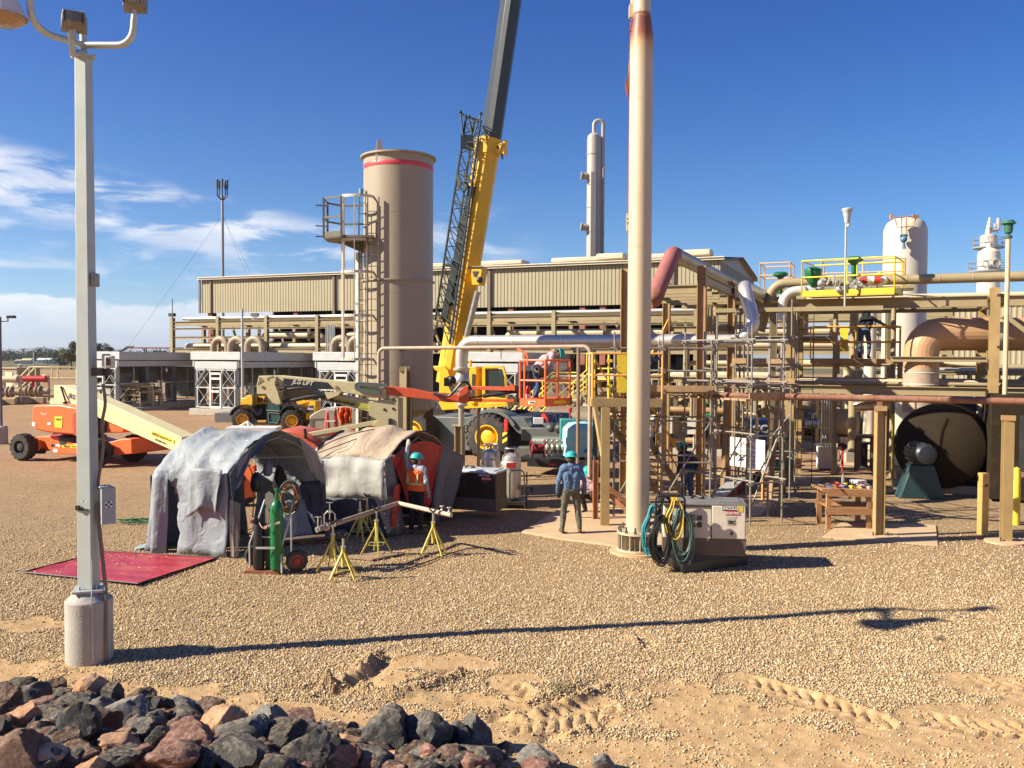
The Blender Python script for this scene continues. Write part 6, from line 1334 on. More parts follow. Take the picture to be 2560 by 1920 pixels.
# ------------------------------------------------------------ telehandler
def telehandler():
 turned(-0.22,-13.0)
 Y=46.0;p=gx(660,Y+1);t=thing('telehandler','yellow telehandler with open black cab and green door, in front of the coolers','telehandler',p)
 for sx,yy in((607,Y),(730,Y),(630,Y+2.2),(752,Y+2.2)):
  c=gx(sx,yy);c.z=0.57;wheel(t,c,Vector((0.1,-1,0)),0.57,0.42,YEL,18,0.55)
 m=MB();m.sil([q4(110,640),q4(130,440),q4(200,430),q4(215,395),q4(290,392),q4(300,440),q4(310,540),q4(235,560),q4(200,640),q4(110,660)],Y+0.1,2.0);m.build('rear_hood',YEL,t,bevel=0.03)
 m=MB();m.sil([q4(300,800),q4(320,830),q4(640,850),q4(700,870),q4(720,830),q4(720,760),q4(320,760)],Y+0.05,2.0);m.build('chassis',mat('telech',(0.55,0.30,0.05),0.5,dirt=0.3),t)
 m=MB();m.sil([q4(690,560),q4(860,530),q4(960,640),q4(860,660),q4(760,700),q4(700,800)],Y+0.3,1.6);m.build('engine_bay',DARK,t)
 m=MB();fr=[q4(325,390),q4(490,390),q4(510,470),q4(510,800),q4(320,800),q4(290,650)]
 for Yq in(Y,Y+0.95):
  P=[W(a,b,Yq)for a,b in fr]
  for a,b in zip(P,P[1:]+P[:1]):m.bar(a,b,0.08)
 P0=[W(a,b,Y)for a,b in fr];P1=[W(a,b,Y+0.95)for a,b in fr]
 for a,b in zip(P0,P1):m.bar(a,b,0.07)
 cb=m.build('cab_frame',BLACK,t);m=MB();m.sil([q4(330,400),q4(490,395),q4(505,800),q4(310,790),q4(300,650)],Y+0.9,0.05);m.build('cab_back',DARK,cb)
 m=MB();m.sil([q4(330,410),q4(488,405),q4(488,520),q4(338,525)],Y+0.6,0.08);d=m.build('boom_side',YEL,t);text('GEHL',d,W(*q4(418,466),Y+0.58),Vector((1,SL[0],0)),Zv,0.36,INK,bold=0.01)
 m=MB();m.sil([q4(340,640),q4(350,600),q4(385,600),q4(380,690),q4(345,690)],Y+0.3,0.4);m.build('seat',mat('seat',(0.25,0.25,0.25),0.6),cb)
 m=MB();m.sil([q4(515,480),q4(560,520),q4(680,540),q4(700,620),q4(690,800),q4(660,830),q4(520,820)],Y-0.03,0.06);dr=m.build('door',mat('door_green',(0.02,0.075,0.06),0.35),t)
 m=MB();P=[W(*q4(a,b),Y-0.06)for a,b in((530,650),(690,665),(690,740),(660,805),(540,790))];m.tube(P+[P[0]],0.03,6);m.tube([W(*q4(500,615),Y-0.06),W(*q4(690,630),Y-0.06)],0.03,6);m.build('door_trim',mat('trim_g',(0.15,0.17,0.17),0.4),dr)
 m=MB();m.sil([q4(870,420),q4(940,430),q4(860,445)],Y+0.7,0.3);m.sil([q4(930,490),q4(980,465),q4(1130,465),q4(1130,490),q4(1050,520),q4(960,540)],Y+0.6,0.5);m.sil([q4(1140,480),q4(1215,480),q4(1215,630),q4(1170,680),q4(1100,700),q4(1080,760),q4(1070,690),q4(1080,640)],Y+0.2,0.6);m.sil([q4(950,530),q4(1140,490),q4(1140,520),q4(1020,600),q4(950,620)],Y+0.7,0.4);bo=m.build('boom',YEL,t,bevel=0.02)
 m=MB();m.sil([q4(1118,545),q4(1185,545),q4(1180,660),q4(1095,640)],Y+0.18,0.02);m.build('decal',mat('dec_navy',(0.05,0.07,0.14),0.4),bo);m=MB();m.sil([q4(1110,590),q4(1182,592),q4(1182,605),q4(1108,602)],Y+0.16,0.01);m.build('stripe',WHITE,bo)
 m=MB();m.cyl(W(*q4(960,640),Y+0.6),W(*q4(1060,560),Y+0.6),0.07,n=10);m.tube([W(*q4(1000,570),Y+0.5),W(*q4(1080,640),Y+0.5),W(*q4(1090,850),Y+0.4)],0.05,8);m.build('cylinder',DARK,t)
 for cx_,c_ in((607,0),(730,0)):
  m=MB();r0=33;pts=[(cx_+r0*math.cos(rad(a)),1047-r0*math.sin(rad(a)))for a in range(165,5,-20)];pts+=[(cx_+(r0+3)*math.cos(rad(a)),1047-(r0+3)*math.sin(rad(a)))for a in range(25,180,20)];m.sil(pts,Y-0.25,0.5);m.build('fender',BLACK,t)
 m=MB();m.box(W(570,1042,Y+0.8),(0.9,1.6,0.5));
 m.build('rear_rack',mat('rrack',(0.22,0.22,0.21),0.5),t)
telehandler();turned(0,0)
def tan_tank_low():
 Y=38.0;p=gx(835,Y);t=thing('diesel_tank','low tan rectangular tank with rounded top behind the stepladder','tank',p);m=MB();m.sil([q4(1120,900),q4(1130,700),q4(1200,650),q4(1300,600),q4(1420,585),q4(1700,585),q4(1780,595),q4(1840,680),q4(1840,900)],Y,1.5);m.build('body',mat('dt',(0.40,0.37,0.28),0.5),t,bevel=0.04)
 m=MB();m.sil([q4(1130,735),q4(1330,730),q4(1330,745),q4(1180,750),q4(1178,900),q4(1128,900)],Y-0.02,0.02);m.build('seam',mat('dt2',(0.2,0.18,0.13),0.5),t)
tan_tank_low()
def stepladder():
 Y=28.0;p=gx(815,Y);t=thing('stepladder','red stepladder with white steps standing behind the right tent','stepladder',p);m=MB();T0=W(*q4(1385,605),Y);T1=W(*q4(1505,605),Y)
 for a,b in((T0,gx(q4(1265,0)[0],Y-0.3)),(T1,gx(q4(1490,0)[0],Y-0.3))):m.bar(a,Vector((b.x,b.y,0)),0.07,0.03);m.cut()
 for a,b in((T0,gx(q4(1480,0)[0],Y+0.8)),(T1,gx(q4(1610,0)[0],Y+0.8))):m.bar(a,Vector((b.x,b.y,0)),0.06,0.03);m.cut()
 m.build('leg',RED,t);m=MB()
 for i in range(7):
  k=0.02+i*0.145;a=T0.lerp(gx(q4(1265,0)[0],Y-0.3),k);b=T1.lerp(gx(q4(1490,0)[0],Y-0.3),k);m.bar(a,b,0.09,0.05)
 m.bar(T0+Zv*0.02,T1+Zv*0.02,0.2,0.09);m.build('step',WHITE,t)
stepladder()
def orange_cloth():
 Y=27.0;p=W(*q4(1640,850),Y);t=thing('orange_tarp','crumpled orange tarp draped beside the red stepladder','tarp',Vector((p.x,p.y,0)));n=26;k=22;vs=[]
 L=[q4(1540,570),q4(1530,700),q4(1590,830)];Rr=[q4(1745,575),q4(1750,700),q4(1735,800)]
 for j in range(k+1):
  f=j/k;a=W(1,1,Y)
  def lp(P):
   g=f*2;i=min(1,int(g));g-=i;return(P[i][0]+(P[i+1][0]-P[i][0])*g,P[i][1]+(P[i+1][1]-P[i][1])*g)
  l,r=lp(L),lp(Rr)
  for i in range(n+1):
   g=i/n;w_=W(l[0]+(r[0]-l[0])*g,l[1]+(r[1]-l[1])*g+math.sin(g*9)*1.2,Y);w_.y+=0.10*math.sin(g*17+f*2.5)+0.05*math.sin(g*39-f*6);vs.append(w_)
 m=MB();m.add(vs,[(j*(n+1)+i,j*(n+1)+i+1,(j+1)*(n+1)+i+1,(j+1)*(n+1)+i)for j in range(k)for i in range(n)]);o=m.build('cloth',mat('orange_cloth',(0.75,0.17,0.04),0.7,var=0.1,wrinkle=0.8,wscale=6),t,sharp=80);s_=o.modifiers.new('thick','SOLIDIFY');s_.thickness=0.01
 q=gx(850,25.5);t=thing('red_crate','bright red covered bin behind the olive links of the boom lift','bin',q);m=MB();m.sil([(812,1100),(815,1078),(860,1066),(945,1052),(948,1075),(900,1110)],25.6,0.6);m.build('cover',RED,t,bevel=0.03)
 m=MB();a=W(860,1110,25.8);m.box(Vector((a.x,a.y+0.3,a.z/2)),(1.2,0.5,a.z));m.build('body',DARK,t)
orange_cloth()
def lift_basket_frame():
 q=gx(650,28);t=thing('white_trailer','white topped trailer rack showing above the grey tent','trailer',q);m=MB();zt=W(600,1071,28).z;m.box(Vector((q.x-0.2,q.y,zt)),(1.6,0.8,0.12));m.build('top',WHITE,t);m=MB();m.tube([W(588,1071,28),W(620,1053,28),W(635,1066,28)],0.025,6);m.tube([W(620,1053,28),W(622,1072,28)],0.04,6);m.build('lifting_frame',WHITE,t);m=MB()
 for k in(-0.8,0.5):m.box(Vector((q.x+k,q.y,zt/2)),(0.08,0.08,zt))
 m.build('legs',DARK,t)
lift_basket_frame()
# ------------------------------------------------------------ steel frames, pipes, scaffolds on the right
def col_(m,p,z0,z1,w=0.22,h=0.24,up=U):m.ibeam(p+Zv*z0,p+Zv*z1,w,h,0.02,up)
def mid_frame():
 C2=Vector((5.2,24.0,0));C1=C2-U*2.15;C3=C2+V*5.1;C4=C1+V*5.1;zt=6.45
 t=thing('steel_structure','brown and tan steel pipe frame with open roof beams right behind the tall stack','steel frame',C2)
 for p,mt in((C1,BROWN),(C2,BROWN),(C3,BROWN),(C4,OCHRE)):
  m=MB();col_(m,p,0,zt);m.build('column',mt,t);m=MB();m.box(p+Zv*0.02,(0.4,0.4,0.04),TH);m.build('base_plate',TAN,t)
 m=MB()
 for a in(C1,C2):m.ibeam(a+Zv*(zt-0.35)+V*0.15,a+V*11+Zv*(zt-0.35),0.16,0.26,0.02);m.cut()
 m.build('long_beam',TAN,t);m=MB()
 for k in(0.2,1.5,2.8,4.2,5.2,7.5):m.ibeam(C1+V*k+Zv*(zt-0.62),C2+V*k+Zv*(zt-0.62),0.14,0.24,0.02)
 for z in(4.9,3.2):m.ibeam(C1+V*5.1+Zv*z,C2+V*5.1+Zv*z,0.14,0.2,0.02)
 m.build('cross_beam',TAN,t);m=MB();m.bar(C4+Zv*5.2+U*0.1,C4+Zv*3.6-U*0.55-V*0.5,0.12,0.14);m.build('brace',WOOD if 0 else mat('brace_or',(0.62,0.33,0.10),0.6),t)
 # big maroon/silver pipe over the frame
 a=W(1640,735,22.4);b=W(1682,634,23.4);c=b+V*21;t=thing('overhead_pipe','large overhead pipe with maroon elbow bending down beside the tall stack','pipe',a)
 m=MB();pts=bend([a,b,c],0.55,8);n=9;m.tube(pts[:n],0.215,24);m.build('elbow',MAROON,t);m=MB();m.tube(pts[n-1:],0.205,24);m.build('run',mat('run_grey',(0.40,0.34,0.27),0.45,metal=0.3,dirt=0.5,dirtcol=(0.3,0.22,0.15)),t)
 d=(a-b).normalized();m=MB();m.tube([a+d*0.0,a+d*0.22,a+d*0.36+Vector((-0.10,0,0))],[0.225,0.22,0.17],20);m.build('end_cap',RUST,t)
 # silver line with bends
 zc=4.42;L0=Vector((-1.62,28.0,zc));R0=Vector((6.95,24.55,zc));t=thing('clad_pipe','shiny silver clad pipe running across the middle, bending down at left and up at right','pipe',L0)
 up1=W(1858,715,25.0);far=up1+V*5.5
 m=MB();m.tube(bend([Vector((L0.x,L0.y,3.55)),L0,R0,Vector((up1.x,up1.y,up1.z)),far],0.55,8),0.195,28)
 m.build('cladding',ALU,t);m=MB();d=(R0-L0).normalized()
 for k in(0.6,1.8,3.4,5.0,6.4,7.6):m.lathe([(0.196,0),(0.202,0.01),(0.202,0.04),(0.196,0.05)],L0+d*k,24,ax=d,cap=False)
 m.build('band',ALU,t);c=Vector((L0.x,L0.y,0));m=MB()
 m.lathe([(0.19,3.6),(0.27,3.58),(0.27,3.50),(0.19,3.48),(0.17,3.4),(0.24,3.28),(0.28,3.15),(0.24,3.02),(0.2,2.95),(0.26,2.92),(0.26,2.86),(0.2,2.84),(0.14,2.45),(0.20,2.42),(0.20,2.36),(0.10,2.34),(0.09,1.7),(0,1.7)],c,24,cap=False);m.build('valve_body',STAIN,t)
 m=MB();m.box(c+Vector((-0.42,-0.1,3.12)),(0.26,0.2,0.26));m.cyl(c+Vector((-0.4,-0.1,3.15)),c+Vector((-0.2,-0.05,3.15)),0.09,n=10);m.sphere(c+Vector((-0.3,-0.15,3.2)),0.13,8,6);m.build('actuator',BLACK,t)
 c=gx(1150,28.4);t=thing('pipe_support','tan steel post carrying the end of the silver pipe, in front of the crane wheel','support',c);m=MB();m.ibeam(c,c+Zv*1.68,0.26,0.26,0.03,U);m.box(c+Zv*1.70,(0.42,0.32,0.05),TH);m.build('post',TAN,t);m=MB();q=gx(1197,27.6);m.bar(q,q+Zv*(W(1197,1030,27.6).z),0.10);m.bar(c+Zv*2.2,q+Zv*2.2,0.1,0.12);m.build('brace_post',mat('dkbrown',(0.13,0.085,0.06)),t)
 # thin beige line in front of the tank
 A=W(947,871,23.3);B=W(1476,866,21.3);t=thing('thin_pipe','thin beige pipe crossing in front of the tan tank and the silver pipe','pipe',A);m=MB();m.tube(bend([Vector((A.x,A.y,1.2)),A,B,Vector((B.x,B.y,1.0))],0.18),0.05,12);m.build('run',mat('thinp',(0.50,0.38,0.29),0.5,dirt=0.3),t)
 m=MB();
 for k in(0.12,0.6,0.93):q=A.lerp(B,k);m.box(q-Zv*0.06,(0.16,0.14,0.03));m.cyl(q-Zv*0.3,q,0.012,n=6)
 m.build('clamp',DARK,t);q=W(1448,900,21.0);c=gx(1446,21.0)
 t=thing('small_post','thin brown pipe post between the orange basket and the railed platform','post',c);m=MB();m.cyl(c,c+Zv*W(1446,870,21).z,0.045,n=10);m.build('post',mat('thinp2',(0.25,0.17,0.11),0.6),t)
 t=thing('small_post','dark riser pipe standing behind the orange railed platform','post',gx(1489,22.4));c=gx(1489,22.4);m=MB();m.tube(bend([c,c+Zv*4.1,c+Zv*4.1+U*-0.6],0.15),0.055,10);m.build('post',mat('dkpost',(0.06,0.05,0.045),0.5),t)
mid_frame()
def platform():
 P0=gx(1482,20.6);P0.z=0;zd=W(1482,997,20.6).z;t=thing('railed_platform','ochre platform with orange and yellow rails left of the tall stack','platform',P0)
 X=Vector((1,0.02,0)).normalized();Yv=Vector((-0.02,1,0));a=P0;b=P0+X*1.65;c=b+Yv*1.3;d=a+Yv*1.3
 m=MB();m.bar(a+Zv*(zd-0.09),b+Zv*(zd-0.09),0.05,0.19);m.bar(a+Zv*(zd-0.09),d+Zv*(zd-0.09),0.05,0.185);m.bar(d+Zv*(zd-0.09),c+Zv*(zd-0.09),0.05,0.18);m.add([p+Zv*(zd-0.01)for p in(a,b,c,d)],[(0,1,2,3)]);m.build('deck',OCHRE,t)
 m=MB();rail(m,[a+Zv*zd,b+Zv*zd],1.07,0.024);m.build('front_rail',SAFEO,t);m=MB();rail(m,[a+Zv*zd+Yv*0.06,d+Zv*zd],1.07,0.024);m.build('side_rail',SAFE,t)
 m=MB();q=a+X*0.42+Yv*0.3;m.box(q+X*0.33+Zv*(zd+0.6),(0.27,0.03,0.93));m.cyl(q+Zv*zd,q+Zv*(zd+1.05),0.028,n=8);m.box(q+X*0.02+Zv*(zd+0.3),(0.13,0.06,0.07));m.box(q+X*0.02+Zv*(zd+0.9),(0.13,0.06,0.07));m.build('gate',SAFE,t)
 k=gx(1515,20.1);m=MB();col_(m,k,0.03,zd-0.18,0.20,0.14,Vector((0,1,0)));m.cut();col_(m,k+Vector((0.95,0.9,0)),0.03,zd-0.18,0.14,0.14);m.build('column',OCHRE,t,bevel=0.005)
 m=MB();m.bar(a+Vector((0.06,0,zd-0.2)),k+Zv*1.65-X*0.05,0.09,0.12);m.build('brace',OCHRE,t)
 m=MB();q=gx(1491,20.9);m.box(q+Zv*0.02,(0.3,0.3,0.04));m.ibeam(q,q+Zv*1.45,0.12,0.12,0.015,X);m.build('stub_post',mat('brickred',(0.42,0.17,0.07),0.6,dirt=0.3),t)
 m=MB();m.bar(k+Vector((0.10,0.05,0.75)),k+Vector((0.95,-0.2,0.02)),0.10,0.10);m.cut();m.bar(k+Vector((0.10,0.25,0.9)),k+Vector((1.1,0.25,0.02)),0.10,0.10);m.build('kicker',mat('brickred',(0.42,0.17,0.07)),t)
 # stairs going down to the right and away
 T0=W(1558,1000,21.2);B0=gx(1718,24.2);t=thing('metal_stairs','tan metal stairs with yellow handrails descending behind the tall stack','stairs',B0);d=(B0-T0);sd=Vector((d.x,d.y,0)).normalized();si=Vector((-sd.y,sd.x,0))*0.8
 m=MB();m.bar(T0,B0,0.05,0.2);m.bar(T0+si,B0+si,0.05,0.2);m.build('stringer',mat('stringer',(0.25,0.18,0.10),0.6),t);m=MB()
 for i in range(13):q=T0.lerp(B0,(i+0.5)/13)+si/2;m.box(q,(0.22,0.8,0.03),math.atan2(sd.y,sd.x))
 m.build('tread',mat('treads',(0.30,0.24,0.14)),t);m=MB()
 for s_ in(Vector((0,0,0)),si):
  for h in(0.5,0.98):m.tube([T0+s_+Zv*h,B0+s_+Zv*h],0.024,8)
  for i in range(5):q=T0.lerp(B0,i/4)+s_;m.cyl(q,q+Zv*0.98,0.022,n=8)
 m.build('handrail',mat('yellow_rail',(0.72,0.42,0.05),0.5),t)
platform()
def right_frame():
 A=Vector((8.8,27.6,0));B=A+U*5.6;t=thing('steel_structure','tall ochre steel pipe frame at right holding the railed decks','steel frame',A)
 for p,zt in((A,6.08),(B+U*0.05,6.0),(A+V*3,6.0),(B+V*3,6.0)):
  m=MB();col_(m,p,0.03,zt,0.26,0.30,V);m.build('column',OCHRE,t);m=MB();m.lathe([(0.42,0),(0.42,0.05),(0,0.05)],p,20);m.build('pad',PADC,t)
 m=MB()
 for v in(0,3):
  for z,h in((5.62,0.32),(2.97,0.26)):m.ibeam(A+U*0.16+V*v+Zv*z,B-U*0.14+V*v+Zv*z,0.18,h,0.022);m.cut()
 m.ibeam(A-U*1.6+V*0.0+Zv*5.55,A-U*0.16+Zv*5.55,0.16,0.26,0.02);m.cut();m.ibeam(B+U*0.2+Zv*5.62,B+U*5+Zv*5.62,0.18,0.3,0.02);m.cut();m.ibeam(B+U*0.2+Zv*2.97,B+U*5+Zv*2.97,0.18,0.26,0.02);m.cut();m.ibeam(A+U*2.9+Zv*3.92,B-U*0.14+Zv*3.92,0.14,0.16,0.02)
 m.build('main_beam',TAN,t);m=MB()
 for u in(0.0,5.6):
  for z in(5.6,2.95):m.ibeam(A+U*u+V*0.16+Zv*z,A+U*u+V*2.85+Zv*z,0.16,0.24,0.02)
 for a in(0,1):m.bar(B+U*0.3+Zv*(5.2-a*3.2),B+U*1.8+Zv*(3.9-a*2.4),0.12);m.bar(B+U*0.9+V*2+Zv*3.2,B+U*3+V*2+Zv*(4.8+a),0.2,0.1)
 m.build('cross_beam',TAN,t)
 m=MB()
 for k in range(2):m.prism([(0,0),(0.06,0),(0.12,0.09),(0.06,0.09)],A+Zv*1.35-V*0.155+U*(-0.1+k*0.1),U,Zv,0.005)
 m.build('stripe',INK,t)
 # lower deck with the orange yellow rail
 a=A+V*2.0+U*0.45;b=a+U*2.75;zd=3.93;D=thing('railed_deck','middle deck with orange yellow rails where a person in black stands','deck',a)
 m=MB();m.bar(a+Zv*(zd-0.08),b+Zv*(zd-0.08),0.06,0.17);m.bar(a+V*1.3+Zv*(zd-0.08),b+V*1.3+Zv*(zd-0.08),0.06,0.17);m.add([p+Zv*zd for p in(a,b,b+V*1.3,a+V*1.3)],[(0,1,2,3)]);m.ibeam(b+Zv*3.1,b+Zv*(zd-0.17),0.12,0.12,0.02);m.build('floor',BROWN,D)
 m=MB();rail(m,[a+Zv*zd,b+Zv*zd],1.06,0.024);m.tube([a+Zv*(zd+1.06),a+V*1.3+Zv*(zd+1.06)],0.024);m.tube([a+Zv*(zd+.55),a+V*1.3+Zv*(zd+.55)],0.024);m.build('rail',SAFEO,D)
 m=MB();rail(m,[a+V*1.3+Zv*zd,b+V*1.3+Zv*zd],1.06,0.024);q=a+U*1.0+V*1.3;m.box(q+Zv*(zd+0.65),(0.25,0.1,0.8),TH);m.build('rear_rail',SAFE,D)
 # upper yellow platform
 a=W(2004,734,26.9);b=W(2236,727,25.5);a.z=b.z=5.86;D=thing('railed_deck','bright yellow railed deck on top of the frame with green valves','deck',a);d=(b-a).normalized();n_=Vector((-d.y,d.x,0))
 m=MB();rail(m,[a,b,b+n_*1.5,a+n_*1.5],1.05,0.024,toe=0.14,closed=True);m.build('rail',mat('bright_yellow',(0.85,0.72,0.04),0.5),D);m=MB();m.add([a,b,b+n_*1.5,a+n_*1.5],[(0,1,2,3)]);m.bar(a-Zv*0.03,b-Zv*0.03,0.05,0.06);m.build('floor',mat('dkyellow',(0.55,0.4,0.05),0.6),D)
 a=W(1899,722,33);b=W(2190,722,31);b.z=a.z;D=thing('railed_deck','farther orange railed deck left of and behind the bright yellow one','deck',a);m=MB();n_=V*1.4
 rail(m,[a,a+U*1.1,a+U*1.1+n_,a+n_],0.95,0.026,closed=True);rail(m,[a+U*2.2,a+U*5.0,a+U*5.0+n_,a+U*2.2+n_],0.95,0.026,closed=True);m.build('rail',mat('pale_orange',(0.80,0.50,0.25),0.5),D);m=MB();m.box(a+U*2.6+V*0.7-Zv*0.06,(5.4,1.5,0.1),TH);m.ibeam(a+U*0.5-Zv*a.z,a+U*0.5-Zv*0.12,0.2,0.2,0.02);m.ibeam(a+U*4.5-Zv*a.z,a+U*4.5-Zv*0.12,0.2,0.2,0.02);m.build('floor',TAN,D)
 # control valves
 def cv(q,kind_,label,s=1.0):
  v=thing('control_valve',label,'valve',q,group='green control valves on the decks');m=MB()
  if kind_==0:m.lathe([(0.05,0.0),(0.07,0.1),(0.075,0.55),(0.14,0.62),(0.27,0.68),(0.27,0.74),(0.18,0.80),(0,0.82)],q,24,cap=False)
  else:m.lathe([(0.08,0.0),(0.12,0.1),(0.24,0.32),(0.26,0.50),(0.25,0.56),(0.1,0.62),(0,0.63)],q,24,cap=False)
  m.build('actuator',GREEN,v);m=MB();valve(m,q-Zv*0.15,1.0);m.build('valve_body',mat('vb2',(0.45,0.42,0.36),0.4,metal=0.4),v)
 cv(W(1951,718,32)-Zv*0.25,0,'mushroom topped green valve left of the bright yellow deck')
 cv(W(2032,718,27.2),1,'bowl shaped green valve at the left of the bright yellow deck');cv(W(2134,708,26.8),0,'mushroom topped green valve in the middle of the bright yellow deck')
 q=W(2175,700,26.6);v=thing('actuator_valve','red and white actuator valve at the right of the bright yellow deck','valve',q);m=MB();m.cyl(q-U*0.3,q+U*0.3,0.11,n=16);m.build('actuator',RED,v);m=MB();m.cyl(q-U*0.08,q+U*0.12,0.115,n=16);m.sphere(q+Vector((0.42,0,0.0)),0.12,10,8);m.box(q+Vector((0.3,0,-0.25)),(0.15,0.12,0.3));m.build('positioner',WHITE,v);m=MB();m.sphere(q+Vector((0.3,0,0.2)),0.07,10,8);m.build('beacon',SAFE,v)
 r_=random.Random(9);m=MB();S_=thing('valve_manifold','tangle of silver valves and tubing on the bright yellow deck','valves',W(2100,728,26.5))
 for i in range(16):q=W(r_.uniform(2050,2220),r_.uniform(706,728),r_.uniform(26,27.3));(m.sphere(q,r_.uniform(0.05,0.12),10,8)if i%3 else m.cyl(q,q+Vector((r_.uniform(-.2,.2),0,.2)),0.04,n=8))
 for i in range(5):a0=W(r_.uniform(2080,2190),725,26.4);m.curve([a0,a0+Vector((.1,0,.35)),a0+Vector((.35,0,.3)),a0+Vector((.4,0,0))],0.012,5)
 m.build('manifold_valve',STAIN,S_)
 # pole light, top pipe, vent pole
 q=W(2112,760,25.9);t=thing('deck_light','galvanised pole light standing on the right hand frame top beam','light pole',q);zt=W(2112,545,25.9).z;m=MB();m.cyl(q+Zv*-0.15,Vector((q.x,q.y,zt)),0.03,n=10);m.build('pole',GALV,t);m=MB();m.lathe([(0.07,-0.3),(0.10,-0.1),(0.14,0.05),(0.16,0.08),(0.16,0.12),(0.05,0.16),(0,0.16)],Vector((q.x+0.03,q.y,zt+0.15)),10,cap=False);m.build('lamp_head',mat('lampgrey',(0.5,0.53,0.55),0.4),t);m=MB();m.lathe([(0.0,-0.42),(0.06,-0.4),(0.065,-0.3)],Vector((q.x+0.06,q.y,zt+0.15)),12,cap=False);m.build('globe',WHITE,t)
 A_=A+U*0.2+V*0.5+Zv*6.3;t=thing('rooftop_pipe','long tan pipe lying on top of the right hand frame','pipe',A_);m=MB();m.tube(bend([A_-U*1.2-Zv*1.5,A_-U*0.8+Zv*0.05,A_+U*12+Zv*0.05],0.5),0.15,18);m.build('run',TAN,t);m=MB()
 for k in range(12):m.lathe([(0.151,0),(0.156,0.01),(0.156,0.03),(0.151,0.04)],A_+U*(0.4+k*0.9)+Zv*0.05,18,ax=U,cap=False)
 m.build('band',TAN,t)
 m=MB();t=thing('elbow_pipe','silver white elbow pipe curving beside the bright yellow deck','pipe',W(1960,760,27));m.tube(bend([W(1955,800,27.5),W(1957,730,27.5),W(2060,722,27.2)],0.45),0.15,18);m.build('run',mat('whitep',(0.72,0.70,0.66),0.35,metal=0.3),t)
 c=gx(2517,24.3);zt=W(2521,590,24.3).z;t=thing('vent_pole','tall thin cream vent pipe with green mushroom cap at right','vent pipe',c);x2=W(2521,590,24.3).x;c0=W(2507,1215,24.3)
 m=MB();m.tube([Vector((c0.x,24.3,0.35)),Vector((x2,24.3,zt))],0.063,14);m.build('pipe',mat('ventp',(0.72,0.55,0.33),0.45,dirt=0.2),t);q=Vector((x2,24.3,zt));m=MB();m.lathe([(0.10,-0.06),(0.10,0),(0.05,0.02),(0.05,0.06),(0.10,0.09),(0.12,0.3),(0.19,0.34),(0.13,0.43),(0.0,0.45)],q,20,cap=False);m.build('cap',mat('capgreen',(0.04,0.14,0.09),0.5),t)
 m=MB()
 for sy in(738,868):m.box(W(2505,sy,24.4),(0.2,0.14,0.08))
 m.build('clamp',DARK,t)
right_frame()
def rusty_line():
 a=Vector((4.8,21.3,3.02));b=Vector((11.6,18.35,3.02));t=thing('rusty_pipe','long rusty red brown pipe crossing the right side on two posts','pipe',a);m=MB();m.cyl(a,b,0.075,n=16);m.build('run',mat('rust_pipe',(0.27,0.12,0.075),0.7,var=0.2,dirt=0.6,dirtcol=(0.36,0.24,0.13)),t)
 m=MB();d=b-a
 for k in range(1,16):q=a.lerp(b,k/16);m.lathe([(0.076,0),(0.08,0.005),(0.08,0.02),(0.076,0.025)],q,14,ax=d,cap=False)
 m.box(a.lerp(b,0.52)-Zv*0.14,(0.12,0.10,0.14),TH);m.build('band',mat('rp2',(0.26,0.11,0.06),0.7),t)
 for sx,Y,z1,lb in((2204,19.15,2.78,'ochre steel post beside the wooden workbench, under the rusty pipe'),(2524,18.6,2.62,'ochre steel post on a round concrete footing at the right edge')):
  c=gx(sx,Y);t=thing('steel_post',lb,'post',c,group='steel posts under the rusty pipe');m=MB();m.ibeam(c+Zv*0.04,c+Zv*z1,*((0.14,0.22,0.02,Vector((1,0.1,0)))if sx<2300 else(0.2,0.18,0.02,Vector((0.2,1,0)))));m.build('post',OCHRE,t);m=MB();m.lathe([(0.42,-0.02),(0.41,0.04),(0,0.045)],c,26,cap=False);m.build('footing',PADC,t)
  m=MB()
  for k in(-1,1):m.cyl(c+Vector((k*0.16,-0.1,0.03)),c+Vector((k*0.16,-0.1,0.12)),0.015,n=6)
  m.build('bolt',DARK,t);m=MB();m.box(c+Zv*(z1+0.05),(0.26,0.22,0.1),TH);m.build('saddle',BROWN,t)
rusty_line()
PLANK=mat('plank',(0.42,0.27,0.14),0.75,var=0.2,bump=0.2,dirt=0.3,dirtcol=(0.3,0.2,0.12))
